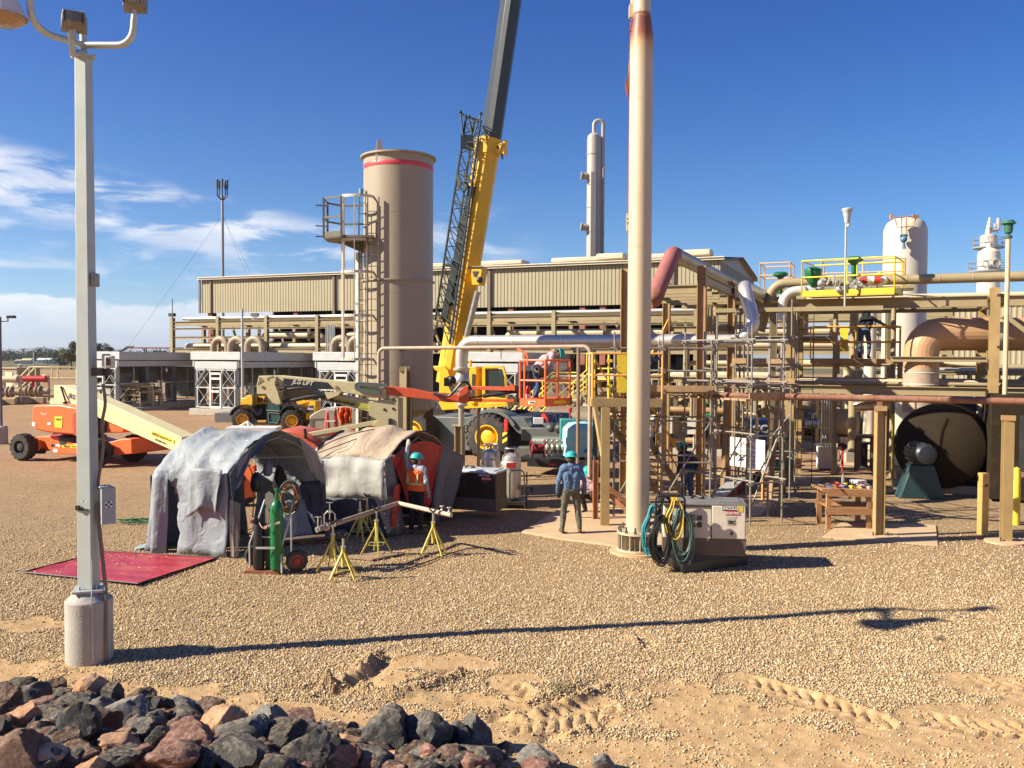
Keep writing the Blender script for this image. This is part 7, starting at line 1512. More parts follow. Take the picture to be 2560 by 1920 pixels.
def scaffold(o,nx_,ny_,bx,by,h,decks,label,rz=0.0,lifts=None,ladder=None):
 t=thing('scaffold',label,'scaffold',o,rz,'tube scaffolds');R=Matrix.Rotation(rz,3,'Z');X=R@Vector((1,0,0));Yv=R@Vector((0,1,0));r=0.022;q=lambda i,j,z:o+X*(i*bx)+Yv*(j*by)+Zv*z
 m=MB()
 for i in range(nx_+1):
  for j in range(ny_+1):m.cyl(q(i,j,0.03),q(i,j,h+0.25*((i+j)%2)),r,n=10);m.cut()
 m.build('standard',TUBEM,t);m=MB()
 for z in(lifts or[0.35,1.4,2.4,3.1,3.6,4.15]):
  for j in range(ny_+1):m.cyl(q(-0.1,j,z),q(nx_+0.1,j,z),r,n=8);m.cut()
  for i in range(nx_+1):m.cyl(q(i,-0.1,z+0.06),q(i,ny_+0.1,z+0.06),r,n=8);m.cut()
 m.build('ledger',TUBEM,t);m=MB()
 for i in range(nx_):m.cyl(q(i,0,0.4),q(i+1,0,2.4),r*0.9,n=8);m.cut()
 for j in range(ny_):m.cyl(q(nx_,j,2.2),q(nx_,j+1,0.5),r*0.9,n=8);m.cut()
 m.build('brace',TUBEM,t);m=MB()
 for z in(lifts or[0.35,1.4,2.4,3.1,3.6,4.15]):
  for i in range(nx_+1):
   for j in range(ny_+1):m.box(q(i,j,z)+X*0.02,(0.09,0.09,0.10),rz)
 m.build('coupler',mat('coupler',(0.30,0.27,0.23),0.5,metal=0.5),t);m=MB()
 for z in decks:
  n=max(2,int(ny_*by/0.26))
  for k in range(n):c=q(nx_/2,0,z)+Yv*(0.14+k*(ny_*by-0.02)/n);m.box(c,(nx_*bx+0.3,0.23,0.045),rz);m.cut()
  m.box(q(nx_/2,0,z+0.10)-Yv*0.03,(nx_*bx+0.2,0.03,0.15),rz);m.cut()
 if m.f:m.build('plank',PLANK,t)
 if ladder:
  m=MB();rung_ladder(m,q(*ladder,0.02),h-0.3,X,0.4,0.02);m.build('ladder',TUBEM,t)
scaffold(Vector((2.5,21.2,0)),2,1,1.15,1.5,4.35,[3.08],'tube scaffold with plank deck directly behind the tall stack',rad(-6))
scaffold(Vector((5.55,20.2,0)),1,2,1.0,1.2,4.7,[2.95],'slim tube scaffold tower right of the stack, in front of the white sign',rad(28),[1.0,2.1,3.3,4.3],(1.45,0.6))
scaffold(Vector((6.3,24.6,0)),1,1,1.5,1.5,5.3,[3.2,3.75],'tube scaffold with two plank decks inside the brown pipe frame',rad(-23),[1.2,3.1,3.7,4.5])
# ------------------------------------------------------------ pads, bollards, boxes, bench, sign
def pads():
 def pad(pts,label,cat='concrete pad',h=0.045):
  P=[G(a,b)for a,b in pts];m=MB();n=len(P);m.add([Vector((p.x,p.y,-0.08))for p in P]+[Vector((p.x,p.y,h))for p in P],[tuple(range(2*n-1,n-1,-1))[::-1]]+[(i,(i+1)%n,n+(i+1)%n,n+i)for i in range(n)])
  o=m.build('concrete_pad',PADC,None,bevel=0.008);tag(o,label,cat,'concrete pads')
 pad([(1305,1333),(1420,1262),(1540,1240),(1640,1290),(1690,1370),(1632,1388),(1520,1366),(1400,1350)],'orange stained concrete pad under the standing person and the stack')
 pad([(2055,1345),(2100,1310),(2340,1315),(2345,1368)],'pale concrete pad under the post by the workbench',h=0.03)
 pad([(1930,1212),(1975,1190),(2060,1197),(2040,1214)],'thin concrete pad at the foot of the ochre frame column',h=0.035)
 pad([(2330,1190),(2480,1180),(2500,1215),(2380,1215)],'concrete pad in front of the big drum',h=0.05)
 pad([(1650,1290),(1780,1240),(1960,1240),(1900,1290),(1700,1330)],'shaded concrete pad behind the cream welder',h=0.03)
 pad([(1700,1200),(1800,1180),(1960,1175),(1960,1195),(1720,1222)],'concrete pad under the white notice board',h=0.03)
 pad([(2090,1170),(2140,1130),(2330,1130),(2320,1165)],'concrete pad behind the white cabinet',h=0.04)
pads()
def right_things():
 c=gx(2465,19.25+0.2);t=thing('bollard','square ochre bollard with black chevrons left of the right edge post','bollard',c,group='bollards');m=MB();m.box(c+Zv*0.68,(0.17,0.17,1.40),rad(8));m.build('post',mat('boll',(0.55,0.33,0.10),0.5,dirt=0.25),t,bevel=0.012);m=MB()
 for k in range(3):m.prism([(0,0),(0.03,0),(0.06,0.06),(0.03,0.06)],c+Vector((-0.085+k*0.05,-0.09,1.08)),Vector((1,0.14,0)),Zv,0.004)
 m.build('chevron',INK,t)
 c=gx(2548,20.6);t=thing('bollard','round yellow bollard cut by the right edge','bollard',c,group='bollards');m=MB();m.lathe([(0.09,0),(0.09,1.25),(0.07,1.34),(0.0,1.38)],c,20,cap=False);m.build('post',SAFE,t);m=MB();m.bar(c+Vector((-0.05,-0.05,1.2)),c+Vector((0.8,-0.1,1.2)),0.05,0.12);m.build('rail',OCHRE,t)
 c=gx(2236,27);t=thing('bollard','thin yellow marker post at the left of the big drum','bollard',c,group='bollards');m=MB();m.cyl(c,c+Zv*2.2,0.045,n=10);m.build('post',SAFE,t)
 # white electrical cabinet with conduits
 c=gx(2071,30.9);t=thing('electrical_cabinet','white electrical cabinet with a bundle of silver conduits rising from it','cabinet',c);m=MB();m.box(c+Zv*0.42,(0.66,0.3,0.76),rad(-4));m.build('body',mat('ecab',(0.82,0.80,0.74),0.4,var=0.03),t,bevel=0.01);m=MB()
 for k in range(5):q=c+Vector((-0.2+k*0.09,0,0.8));m.cyl(q,q+Zv*2.4,0.028,n=10);m.cut()
 m.build('conduit',mat('conduit_bright',(0.62,0.63,0.60),0.35,metal=0.6),t)
 c=gx(2110,30.5);t=thing('hydrant','small dark red hydrant valve on a post right of the white cabinet','hydrant',c);m=MB();m.cyl(c,c+Zv*0.75,0.04,n=10);m.build('post',RED,t);m=MB();m.sphere(c+Zv*0.85,0.14,10,8);m.cyl(c+Vector((-0.16,0,0.9)),c+Vector((0.16,0,0.85)),0.05,n=10);m.build('valve_head',mat('dkred',(0.10,0.03,0.03),0.5),t)
 c=gx(2160,31.5);t=thing('steel_pedestal','dark drum shaped pedestal right of the hydrant','pedestal',c);m=MB();m.cyl(c,c+Zv*0.85,0.18,n=16);m.cyl(c+Zv*0.85,c+Zv*0.92,0.3,n=18);m.build('drum',DARK,t);m=MB();m.box(c+Vector((-0.2,-0.8,1.2)),(0.9,0.5,0.12));m.ibeam(c+Vector((-0.5,-0.8,0)),c+Vector((-0.5,-0.8,1.15)),0.16,0.16,0.02);m.ibeam(c+Vector((0.05,-0.8,0)),c+Vector((0.05,-0.8,1.15)),0.16,0.16,0.02);m.build('stand',mat('stand',(0.25,0.18,0.11),0.6),t)
 m=MB();c=gx(2230,30.5);t=thing('insulated_pipe','short shiny horizontal pipe between the ochre post and the drum','pipe',c);m.cyl(W(2140,1015,30.5),W(2240,1010,29.5),0.19,n=20);m.build('run',mat('silvertan',(0.62,0.55,0.44),0.3,metal=0.7),t)
 # rolling ladder / rebar by the frame
 c=gx(2040,26.2);t=thing('wire_ladder','thin dark wire ladder hanging right of the ochre column','ladder',c);m=MB();rung_ladder(m,c+Vector((-0.3,0,0.0)),5.4,U,0.42);m.build('ladder_frame',DARK,t)
 # sign board
 a=W(1826,1092,25.0);b=W(1913,1096,23.9);lo=W(1826,1163,25.0).z;t=thing('notice_board','white notice board with ruled lines on wooden posts','sign',Vector((a.x,a.y,0)));d=(b-a).normalized();hgt=a.z-lo;m=MB();L=(b-a).length;m.prism([(0,0),(L,0),(L,hgt),(0,hgt)],Vector((a.x,a.y,lo)),Vector((d.x,d.y,0)),Zv,0.02);bd=m.build('board',mat('board',(0.85,0.85,0.84),0.35,var=0.02),t)
 dd=Vector((d.x,d.y,0)).normalized();nn=dd.cross(Zv);o_=Vector((a.x,a.y,lo))+nn*0.012;m=MB()
 for f in(0.12,0.26,0.40,0.54,0.70):m.prism([(0.25,0),(L*0.96,0),(L*0.96,0.012),(0.25,0.012)],o_+Zv*(hgt*f),dd,Zv,0.003)
 for x0,x1 in((0.03,0.045),(0.2,0.215),(L-0.05,L-0.035)):m.prism([(x0,0.04),(x1,0.04),(x1,hgt-0.04),(x0,hgt-0.04)],o_,dd,Zv,0.003)
 m.prism([(0.03,0),(L-0.04,0),(L-0.04,0.012),(0.03,0.012)],o_+Zv*(hgt-0.05),dd,Zv,0.003);m.build('ruling',INK,bd);text('AT-RISK',bd,o_+dd*(L*0.48)+Zv*(hgt*0.80)+nn*0.004,dd,Zv,0.13,RED,bold=0.004)
 m=MB()
 for k in(0.12,0.93):q=Vector((a.x,a.y,0))+dd*(L*k)-nn*0.04;m.bar(q,q+Zv*(lo+hgt*0.6),0.09,0.05,up=dd);m.cut()
 m.build('leg',mat('sign_post',(0.62,0.30,0.10),0.7),t)
 # blue skip with lettering
 c=gx(1915,36.5);t=thing('skip','blue tipping skip lettered UCCO behind the white notice board','skip',c);m=MB();Yq=36.3;m.sil([(1862,1049),(1966,1053),(1963,1062),(1932,1095),(1918,1110),(1868,1105)],Yq,1.3);sk=m.build('body',mat('skipblue',(0.015,0.07,0.30),0.4,dirt=0.1),t,bevel=0.02);m=MB();m.sil([(1860,1046),(1968,1050),(1967,1056),(1861,1052)],Yq-0.05,1.4);m.sil([(1878,1108),(1925,1108),(1935,1120),(1890,1135)],Yq+0.3,0.8);m.build('rim',mat('skipdk',(0.01,0.04,0.16),0.4),t);m=MB();m.box(c+Vector((0,0.6,0.12)),(1.5,1.0,0.24));m.build('base',DARK,t)
 text('UCCO',sk,W(1902,1073,Yq-0.03),Vector((1,0,-0.01)),Zv,0.46,WHITE,bold=0.012)
 # wheelbarrow
 c=gx(1948,27.4);t=thing('wheelbarrow','green wheelbarrow in the shade of the ochre column','wheelbarrow',c);m=MB();m.add([c+Vector(v)for v in((-.38,-.3,.72),(.42,-.3,.72),(.42,.3,.72),(-.38,.3,.72),(-.2,-.2,.4),(.18,-.2,.4),(.18,.2,.4),(-.2,.2,.4))],[(4,5,6,7),(0,1,5,4),(1,2,6,5),(2,3,7,6),(3,0,4,7)]);m.build('tray',mat('wbgreen',(0.05,0.22,0.15),0.5),t)
 m=MB();m.tube([c+Vector(v)for v in((.75,-.25,.6),(-.1,-.2,.35),(-.6,0,.18))],0.02,6);m.tube([c+Vector(v)for v in((.75,.25,.6),(-.1,.2,.35),(-.6,0,.18))],0.02,6);m.tube([c+Vector(v)for v in((.15,-.2,.38),(.2,-.22,.02),(.35,-.22,.02))],0.018,6);m.build('handles',DARK,t);m=MB();m.cyl(c+Vector((-.6,-.05,.18)),c+Vector((-.6,.05,.18)),0.18,n=18);m.build('wheel',RUBBER,t)
 # workbench with tools
 c=gx(2130,19.9);t=thing('workbench','orange brown lumber workbench heaped with tools','workbench',c);X=Vector((1,-0.05,0)).normalized();Yv=Vector((0.05,1,0));a=rad(-3);m=MB();W_,D_=1.05,0.85
 for i,j in((0,0),(1,0),(0,1),(1,1)):m.box(c+X*(-W_/2+0.07+i*(W_-0.14))+Yv*(0.07+j*(D_-0.14))+Zv*0.44,(0.10,0.10,0.88),a);m.cut()
 m.build('leg',WOOD,t);m=MB()
 for k in range(4):m.box(c+Yv*(0.1+k*0.22)+Zv*0.90,(W_+0.2,0.20,0.045),a);m.cut()
 m.build('board',WOOD,t);m=MB();m.box(c-Yv*0.0+Zv*0.82,(W_,0.04,0.12),a);m.box(c-Yv*0.02+Zv*0.42,(W_+0.05,0.05,0.14),a);m.box(c+Yv*D_+Zv*0.42,(W_,0.04,0.12),a);m.box(c+Yv*D_/2+Zv*0.50,(W_-0.1,D_,0.03),a);m.build('apron',WOOD,t)
 r_=random.Random(4)
 for i in range(26):
  q=c+X*r_.uniform(-0.5,0.5)+Yv*r_.uniform(0.05,0.8)+Zv*0.95;m=MB();k=i%4
  if k==0:e=Vector((r_.uniform(-.2,.2),r_.uniform(-.2,.2),0.05));m.bar(q,q+e,0.03)
  elif k==1:m.curve([q,q+Vector((.1,.05,.04)),q+Vector((.18,-.08,.02)),q+Vector((.05,-.14,.03))],0.014,6)
  elif k==2:m.box(q,(r_.uniform(.05,.16),.08,.07),r_.uniform(0,3))
  else:m.cyl(q,q+Vector((r_.uniform(-.12,.12),.1,.02)),0.03,n=8)
  o=m.build('hand_tool',r_.choice([BLACK,BLACK,DARK,SAFE,mat('toolblue',(0.05,0.12,0.4),0.5),STAIN,RED]),None)
  tag(o,['steel bar','coiled cable','small box','round grip tool'][k]+' in the heap of tools on the lumber workbench','tool','tools heaped on the workbench')
 c2=gx(2112,20.6);m=MB();q=Vector((c2.x-0.0,c2.y,0.93));m.cyl(q,q+Zv*0.22,0.035,n=12);m.cyl(q+Zv*0.22,q+Zv*0.27,0.02,n=10);tag(m.build('spray_can',mat('can',(0.5,0.5,0.52),0.3,metal=0.5),None),'slim pale can standing at the rear of the workbench','can');m=MB();q=q+Vector((0.4,0.1,0.05));m.box(q,(0.3,0.25,0.12),0.4);tag(m.build('carton',WHITE,None,bevel=0.01),'pale carton at the back of the workbench','carton')
 # maroon trough behind the welder
 c=G(1800,1290);t=thing('trough','grey topped maroon steel trough behind the cream welder','trough',c);m=MB();a=G(1790,1262)+Zv*0.2;b=G(1850,1222)+Zv*0.35;m.bar(a,b,0.4,0.04);m.build('top',mat('trg',(0.34,0.35,0.33),0.6),t);m=MB();m.bar(a-Zv*0.15+Vector((0.1,0,0)),b-Zv*0.2+Vector((0.1,0,0)),0.1,0.3);m.build('side',mat('trm',(0.25,0.03,0.04),0.5),t)
 # pickup truck parked behind the frames
 Y=37.0;c=gx(1690,Y);t=thing('pickup_truck','pale pickup truck seen through the stairs behind the stack','pickup truck',c);TP=mat('truck',(0.62,0.60,0.55),0.35,dirt=0.2)
 m=MB();m.sil([(1632,1085),(1636,1052),(1690,1050),(1702,1054),(1730,1072),(1760,1080),(1765,1110),(1636,1112)],Y,1.8);b=m.build('body',TP,t,bevel=0.05);m=MB();m.sil([(1638,1052),(1652,1024),(1690,1022),(1704,1052)],Y+0.15,1.5);m.build('cab',TP,t,bevel=0.04);m=MB();m.sil([(1645,1050),(1656,1029),(1686,1028),(1696,1050)],Y+0.13,0.01);m.sil([(1693,1049),(1700,1050),(1722,1062),(1704,1056)],Y-0.01,0.02);m.build('window',mat('tglass',(0.03,0.04,0.05),0.1),t)
 for sx in(1655,1738):q=gx(sx,Y);q.z=0.38;wheel(t,q,FR,0.38,0.25,STAIN,14)
 m=MB();m.sil([(1634,1104),(1767,1102),(1767,1110),(1634,1112)],Y-0.05,0.1);m.sil([(1700,1046),(1716,1046),(1716,1056),(1700,1056)],Y-0.25,0.1);m.build('trim',DARK,t)
right_things()
def frame_pipes():
 A=Vector((8.8,27.6,0));t=thing('shadow_pipe_bundle','bundle of tan and grey pipes added through the right hand frame to cast shadows','pipes',A+Zv*3.1)  # added pipework; the lower rows are there for the shadows they cast
 for v,z,r,a,b,mt in((.45,3.17,.06,-3.2,9,TAN),(.8,3.2,.09,-3.2,5.4,BEIGE),(1.3,3.16,.05,-3.2,9,GALV),(1.8,3.22,.10,-1,9,TAN),(2.4,3.18,.07,-3.2,9,BROWN),(.7,5.86,.07,-3,0.4,TAN),(1.5,5.88,.10,-3,9,BEIGE),(2.1,5.86,.06,-3,9,TAN),(2.6,5.9,.09,-3,9,TAN),(3.4,4.6,.12,-4,1.2,TAN),(3.6,3.75,.09,-4,6,BEIGE)):
  q=lambda u,z_=z:A+U*u+V*v+Zv*z_
  m=MB();m.tube(bend([q(a,z-1.3),q(a),q(b),q(b,z-1.2)],.22),r,12);m.build('pipe',mt,t)
 m=MB()
 for u in(-2.5,-1.2,.9,2.1,3.4,4.6):m.ibeam(A+U*u+V*.1+Zv*3.06,A+U*u+V*2.9+Zv*3.06,.12,.12,.015);m.ibeam(A+U*u+V*.1+Zv*5.72,A+U*u+V*2.9+Zv*5.72,.12,.12,.015)
 m.build('support_beam',TAN,t);m=MB()
 for k in range(4):m.cyl(A+U*(-1.9+k*.13)+V*.5,A+U*(-1.9+k*.13)+V*.5+Zv*5.6,.035,n=8);m.cut()
 for u,v in((-2.6,1.4),(1.2,2.6),(3.0,2.8)):m.cyl(A+U*u+V*v,A+U*u+V*v+Zv*5.8,.08,n=12);m.cut()
 m.build('riser',mat('riser_tan',(.36,.29,.18),.5,dirt=.3),t)
 p=Vector((7.6,24.6,0));t=thing('cable_tray','grey cable tray bridge between the brown frame and the ochre frame','cable tray',p+Zv*5.3);m=MB()
 for o in(0,.55):m.bar(p+V*o+Zv*5.3-U*1.9,p+V*(o+.0)+Zv*5.3+U*2.6,.02,.12)
 for i in range(16):m.bar(p-U*(1.8-i*.28)+Zv*5.27,p-U*(1.8-i*.28)+V*.55+Zv*5.27,.03)
 m.build('tray',TAN,t);m=MB()
 for i in range(5):m.tube([p+V*(.08+i*.1)+Zv*(5.32)-U*1.9,p+V*(.08+i*.1)+Zv*5.32+U*2.6],.035,8)
 m.build('cables',BLACK,t)
 for a,b,lb in(((6.2,25.6,0),(7.1,28.6,0),'slanting brown brace pair inside the brown frame'),((7.2,24.2,0),(7.9,25.2,0),'crossed ochre brace legs left of the white notice board')):
  a,b=Vector(a),Vector(b);t=thing('brace_legs',lb,'brace',a);m=MB();m.bar(a,a.lerp(b,.5)+Zv*3.0,.11);m.cut();m.bar(b,a.lerp(b,.5)+Zv*3.0,.11);m.build('leg',BROWN,t)
frame_pipes()
# ------------------------------------------------------------ welding tents
def tent(label,FL,w,l,prof,L,mats,seed,peak=0.0):
 """prof: (distance across the opening, height); the shell runs back along l"""
 t=thing('welding_tent',label,'tent',FL,group='welding tents');pp=[Vector((a,0,b))for a,b in prof];pr=[pp[i].lerp(pp[i+1],k_/5)for i in range(len(pp)-1)for k_ in range(5)]+[pp[-1]];n=len(pr);k=22
 def P(u,i,off=0.0):
  a=pr[i];f=u/k;q=FL+w*a.x+l*(L*f)+Zv*a.z
  e=mnoise.noise(Vector((a.x*1.7+a.z*2.1,f*L*2.6,seed)))*0.10+mnoise.noise(Vector((a.x*5+a.z*5,f*L*7,seed+5)))*0.028
  sag=-0.06*math.sin(math.pi*((f*2)%1))*(1 if a.z>0.3 else 0);q=q+Zv*(peak*math.exp(-((f-0.42)/0.28)**2)*max(0,min(1,(a.z-1.5)/0.6)));c=w*1.2+Zv*1.0;d=(w*a.x+Zv*a.z-c);d=d.normalized()if d.length>0 else Zv
  return q+d*(e+sag+off)
 for mi,(cond,mt,nm)in enumerate(mats):
  m=MB();vs=[P(u,i)for u in range(k+1)for i in range(n)]
  fs=[(u*n+i,u*n+i+1,(u+1)*n+i+1,(u+1)*n+i)for u in range(k)for i in range(n-1)if cond(u/k,i/(n-1),(pr[i].z+pr[i+1].z)/2)]
  m.add(vs,fs);o=m.build(nm,mt,t,sharp=80);s_=o.modifiers.new('thick','SOLIDIFY');s_.thickness=0.012
 PM=mat('tent_pole',(0.30,0.28,0.25),0.5,metal=0.4);m=MB()
 for f in(0.0,0.5,1.0):m.tube([FL+w*(a.x+(0.10 if i<n/2 else-0.10))+l*(L*f)+Zv*(a.z-0.12)for i,a in enumerate(pr)if a.z>.2],0.014,6)
 for i in(int(n*.4),int(n*.5),int(n*.62),int(n*.8)):a=pr[i];m.cyl(FL+w*a.x+Zv*(a.z-0.13),FL+w*a.x+l*L+Zv*(a.z-0.13),0.012,n=6)
 a,b=pr[int(n*.3)],pr[int(n*.7)];m.cyl(FL+w*a.x+Zv*(a.z-0.1),FL+w*b.x+Zv*(b.z-0.1),0.012,n=6);m.cyl(FL+w*a.x+l*L*.5+Zv*(a.z-0.1),FL+w*b.x+l*L*.5+Zv*(b.z-0.1),0.012,n=6)
 c=pr[n//2]
 for q_ in(a,b):m.cyl(FL+w*q_.x+Zv*(q_.z-0.1),FL+w*c.x+l*(L*0.5)+Zv*(c.z-0.08),0.010,n=6)
 m.build('pole',PM,t);return t
def drape(m,top,bot,n=16,k=12,amp=0.05,seed=1.0,nrm=None,fr=9):
 """hanging cloth between two polylines of equal count"""
 T=spline(top,5);B=spline(bot,5);N=len(T);nrm=nrm or Vector((0,-1,0));vs=[]
 for j in range(k+1):
  f=j/k
  for i in range(N):g=i/(N-1);vs.append(T[i].lerp(B[i],f)+nrm*(amp*(0.4+f)*(math.sin(g*fr+seed+f*1.5)+0.6*mnoise.noise(Vector((g*7,f*3,seed))))))
 m.add(vs,[(j*N+i,j*N+i+1,(j+1)*N+i+1,(j+1)*N+i)for j in range(k)for i in range(N-1)])
CL=mat('grey_tarp',(0.25,0.285,0.315),0.62,var=0.12,scale=2,wrinkle=0.45,wscale=3.5,bump=0.15,bscale=25,dirt=0.35,dirtcol=(0.32,0.30,0.27))
CLB=mat('blue_tarp',(0.06,0.075,0.11),0.6,var=0.15,scale=2,wrinkle=0.6,wscale=4)
PLAST=glassy('dusty_plastic',(0.50,0.44,0.38),0.42,0.35)
SANDC=mat('sand_canvas',(0.42,0.32,0.225),0.75,var=0.08,scale=2,wrinkle=0.5,wscale=3,dirt=0.3,dirtcol=(0.38,0.30,0.22))
PALEC=mat('pale_canvas',(0.38,0.38,0.35),0.75,var=0.08,scale=2,wrinkle=0.25,wscale=3,dirt=0.2,dirtcol=(0.45,0.42,0.36))
REDC=mat('red_curtain',(0.42,0.018,0.01),0.35,var=0.2,scale=3,wrinkle=0.8,wscale=4)
def solid(o,th=0.008):s_=o.modifiers.new('thick','SOLIDIFY');s_.thickness=th;return o
def tents():
 FL=G(567,1397);FL.z=0;w=Vector((0.63,0.776,0));l=Vector((-0.949,0.316,0));pf=[(0.0,0.02),(0.02,0.9),(0.03,1.62),(0.35,2.02),(0.85,2.34),(1.25,2.42),(1.75,2.22),(2.15,1.9),(2.38,1.5),(2.42,0.9),(2.36,0.02)]
 hole=lambda u,s,z:(0.66<u<0.84 and s<0.5 and z<0.35+1.1*math.sin((u-0.62)*8))
 t=tent('grey blue welding tent with open arched front, ragged flaps and a slit side',FL,w,l,pf,1.72,[
  (lambda u,s,z:not hole(u,s,z)and not(s>0.5 and z<1.25 and u<0.35),CL,'canvas'),(lambda u,s,z:s>0.55 and z<1.25 and u<0.35,CLB,'side_sheet')],3.0)
 q=lambda a,z,d=0.0:FL+w*a+l*d+Zv*z
 m=MB();drape(m,[q(-.02,1.72,0.05),q(-0.05,1.74,.45),q(-0.04,1.72,0.85)],[q(-0.09,0.85,0.2),q(-0.1,1.0,.45),q(-0.09,0.75,0.85)],amp=0.05,seed=2,nrm=w*-1);drape(m,[q(-.03,1.6,1.35),q(-0.05,1.62,1.55),q(-.03,1.55,1.74)],[q(-0.14,0.0,1.35),q(-0.12,0.02,1.6),q(-0.10,0.02,1.85)],amp=0.07,seed=4,nrm=w*-1,fr=7);solid(m.build('side_flap',CL,t,sharp=80))
 m=MB();drape(m,[q(0.02,1.65,-.03),q(0.5,2.12,-.04),q(1.0,2.36,-.05)],[q(0.0,1.0,-.10),q(0.28,1.68,-.10),q(0.62,2.02,-.08)],amp=0.04,seed=7,nrm=l*-1,fr=12);solid(m.build('front_valance',CLB,t,sharp=80))
 m=MB();drape(m,[q(0.02,1.15,-.06),q(0.12,1.1,-.07),q(0.25,1.05,-.06)],[q(0.0,0.05,-.08),q(0.08,0.03,-.12),q(0.16,0.05,-.08)],amp=0.035,seed=5,nrm=l*-1,fr=14);drape(m,[q(0.1,1.72,-.05),q(0.4,2.02,-.06),q(0.75,2.2,-.05)],[q(0.05,1.2,-.08),q(0.25,1.5,-.08),q(0.6,1.95,-.06)],amp=0.03,seed=9,nrm=l*-1);drape(m,[q(1.7,2.2,-.04),q(2.05,1.98,-.05),q(2.35,1.6,-.04)],[q(1.95,1.5,-.06),q(2.12,1.35,-.07),q(2.38,1.1,-.05)],amp=0.03,seed=11,nrm=l*-1);m.build('plastic_strip',PLAST,t,sharp=80)
 m=MB();drape(m,[q(2.36,1.7,0),q(2.40,1.65,.3),q(2.38,1.6,.6)],[q(2.2,0.05,-.25),q(2.35,0.02,.1),q(2.42,0.02,.5)],amp=0.07,seed=13,nrm=w*-1,fr=10);solid(m.build('right_flap',CLB,t,sharp=80))
 m=MB();drape(m,[q(1.9,0.85,0.5),q(2.1,0.9,0.45),q(2.28,0.85,0.4)],[q(1.65,0.0,0.45),q(1.95,0.0,0.25),q(2.2,0.0,0.15)],amp=0.05,seed=17,nrm=l*-1,fr=8);solid(m.build('lit_flap',CL,t,sharp=80))
 m=MB();drape(m,[q(0.05,1.5,1.88),q(1.1,2.1,1.9),q(2.2,1.6,1.88)],[q(0.1,0.0,1.85),q(1.2,0.0,1.85),q(2.3,0.0,1.8)],amp=0.05,seed=21,nrm=l*-1,fr=8);solid(m.build('back_sheet',CLB,t,sharp=80))  # dark sheet added down to the ground so the side slit looks shaded
 for i,(a,z,s_,mt)in enumerate(((1.35,1.30,.17,BLACK),(1.65,1.55,.15,mat('greyblue_cloth',(0.20,0.21,0.28),0.8,wrinkle=0.8)),(1.95,1.28,.24,mat('dark_fur',(0.025,0.02,0.018),0.95)))):
  c=q(a,z,0.7);m=MB();m.tube([c+Zv*s_*1.4,c+Zv*s_*.9,c,c-Zv*s_*1.2],[0.02,s_*.45,s_*.7,s_*.62],12);m.v=[(v_[0]+0.05*mnoise.noise(Vector(v_)*9),v_[1]+0.05*mnoise.noise(Vector(v_)*11),v_[2]+0.06*mnoise.noise(Vector(v_)*8))for v_ in m.v];o=m.build('garment',mt,None);mo=o.modifiers.new('s','SUBSURF');mo.levels=mo.render_levels=1;tag(o,['narrow black jacket hanging inside the grey tent','grey blue hood hanging inside the grey tent','bulky dark coat hanging inside the grey tent at right'][i],'garment','clothes hanging in the tent')
  m=MB();m.cyl(c+Zv*s_*1.4,q(a,2.12,.7),0.004,n=4);tag(m.build('cord',DARK,None),['cord holding the narrow black jacket','cord holding the grey blue hood','cord holding the bulky dark coat'][i],'cord')
 # scrap of tarp on the ground, red sheet
 m=MB();c=G(372,1375);drape(m,[c+Vector((-.22,.1,.08)),c+Vector((0,.12,.12)),c+Vector((.3,.05,.10))],[c+Vector((-.3,-.1,.02)),c+Vector((0,-.12,.04)),c+Vector((.35,-.1,.03))],amp=0.02,seed=3,nrm=Zv);tag(solid(m.build('tarp_scrap',CL,None,sharp=80)),'small crumpled grey tarp scrap at the left foot of the grey tent','tarp')
 P=[G(58,1437),G(262,1384),G(546,1400),G(345,1466)];m=MB();n=26
 for j in range(n+1):
  for i in range(n+1):
   a=P[0].lerp(P[3],i/n);b=P[1].lerp(P[2],i/n);p=a.lerp(b,j/n);p.z=0.03+0.012*mnoise.noise(Vector((p.x*3,p.y*3,1)))+(0.02 if i in(0,n)or j in(0,n)else 0);m.v.append(tuple(p))
 m.f=[(j*(n+1)+i,j*(n+1)+i+1,(j+1)*(n+1)+i+1,(j+1)*(n+1)+i)for j in range(n)for i in range(n)];m.m=[0]*len(m.f)
 t=thing('red_sheet','dusty red plastic welding screen lying flat on the gravel at left','sheet',(P[0]+P[2])/2);o=m.build('sheet',mat('red_sheet',(0.40,0.035,0.055),0.4,var=0.3,scale=1.2,wrinkle=0.6,wscale=2.5,dirt=0.55,dirtcol=(0.46,0.16,0.11),stretch=(1,3,1)),t,sharp=80);solid(o);m=MB();m.tube([p+Zv*0.05 for p in P+[P[0]]],0.014,6);m.build('frame',DARK,t)
 # right tent
 FL=G(958,1345);FL.z=0;w=Vector((0.5,0.866,0));l=Vector((-0.93,0.368,0));pf=[(0.0,0.02),(0.0,0.8),(0.02,1.62),(0.55,1.98),(1.25,2.23),(1.95,2.0),(2.5,1.6),(2.62,0.9),(2.6,0.02)]
 DKC=mat('dark_canvas',(0.055,0.06,0.075),0.7,var=0.15,wrinkle=0.4)
 t=tent('welding tent with sand coloured roof, pale side sheet and red front curtain',FL,w,l,pf,1.95,[(lambda u,s,z:z>1.66,SANDC,'roof_canvas'),(lambda u,s,z:0.82<z<=1.66,PALEC,'side_canvas'),(lambda u,s,z:z<=0.82,DKC,'lower_canvas')],8.0,0.16)
 q=lambda a,z,d=0.0:FL+w*a+l*d+Zv*z;GD=mat('grey_canvas',(0.16,0.155,0.155),0.7,var=0.12,wrinkle=0.6,wscale=4)
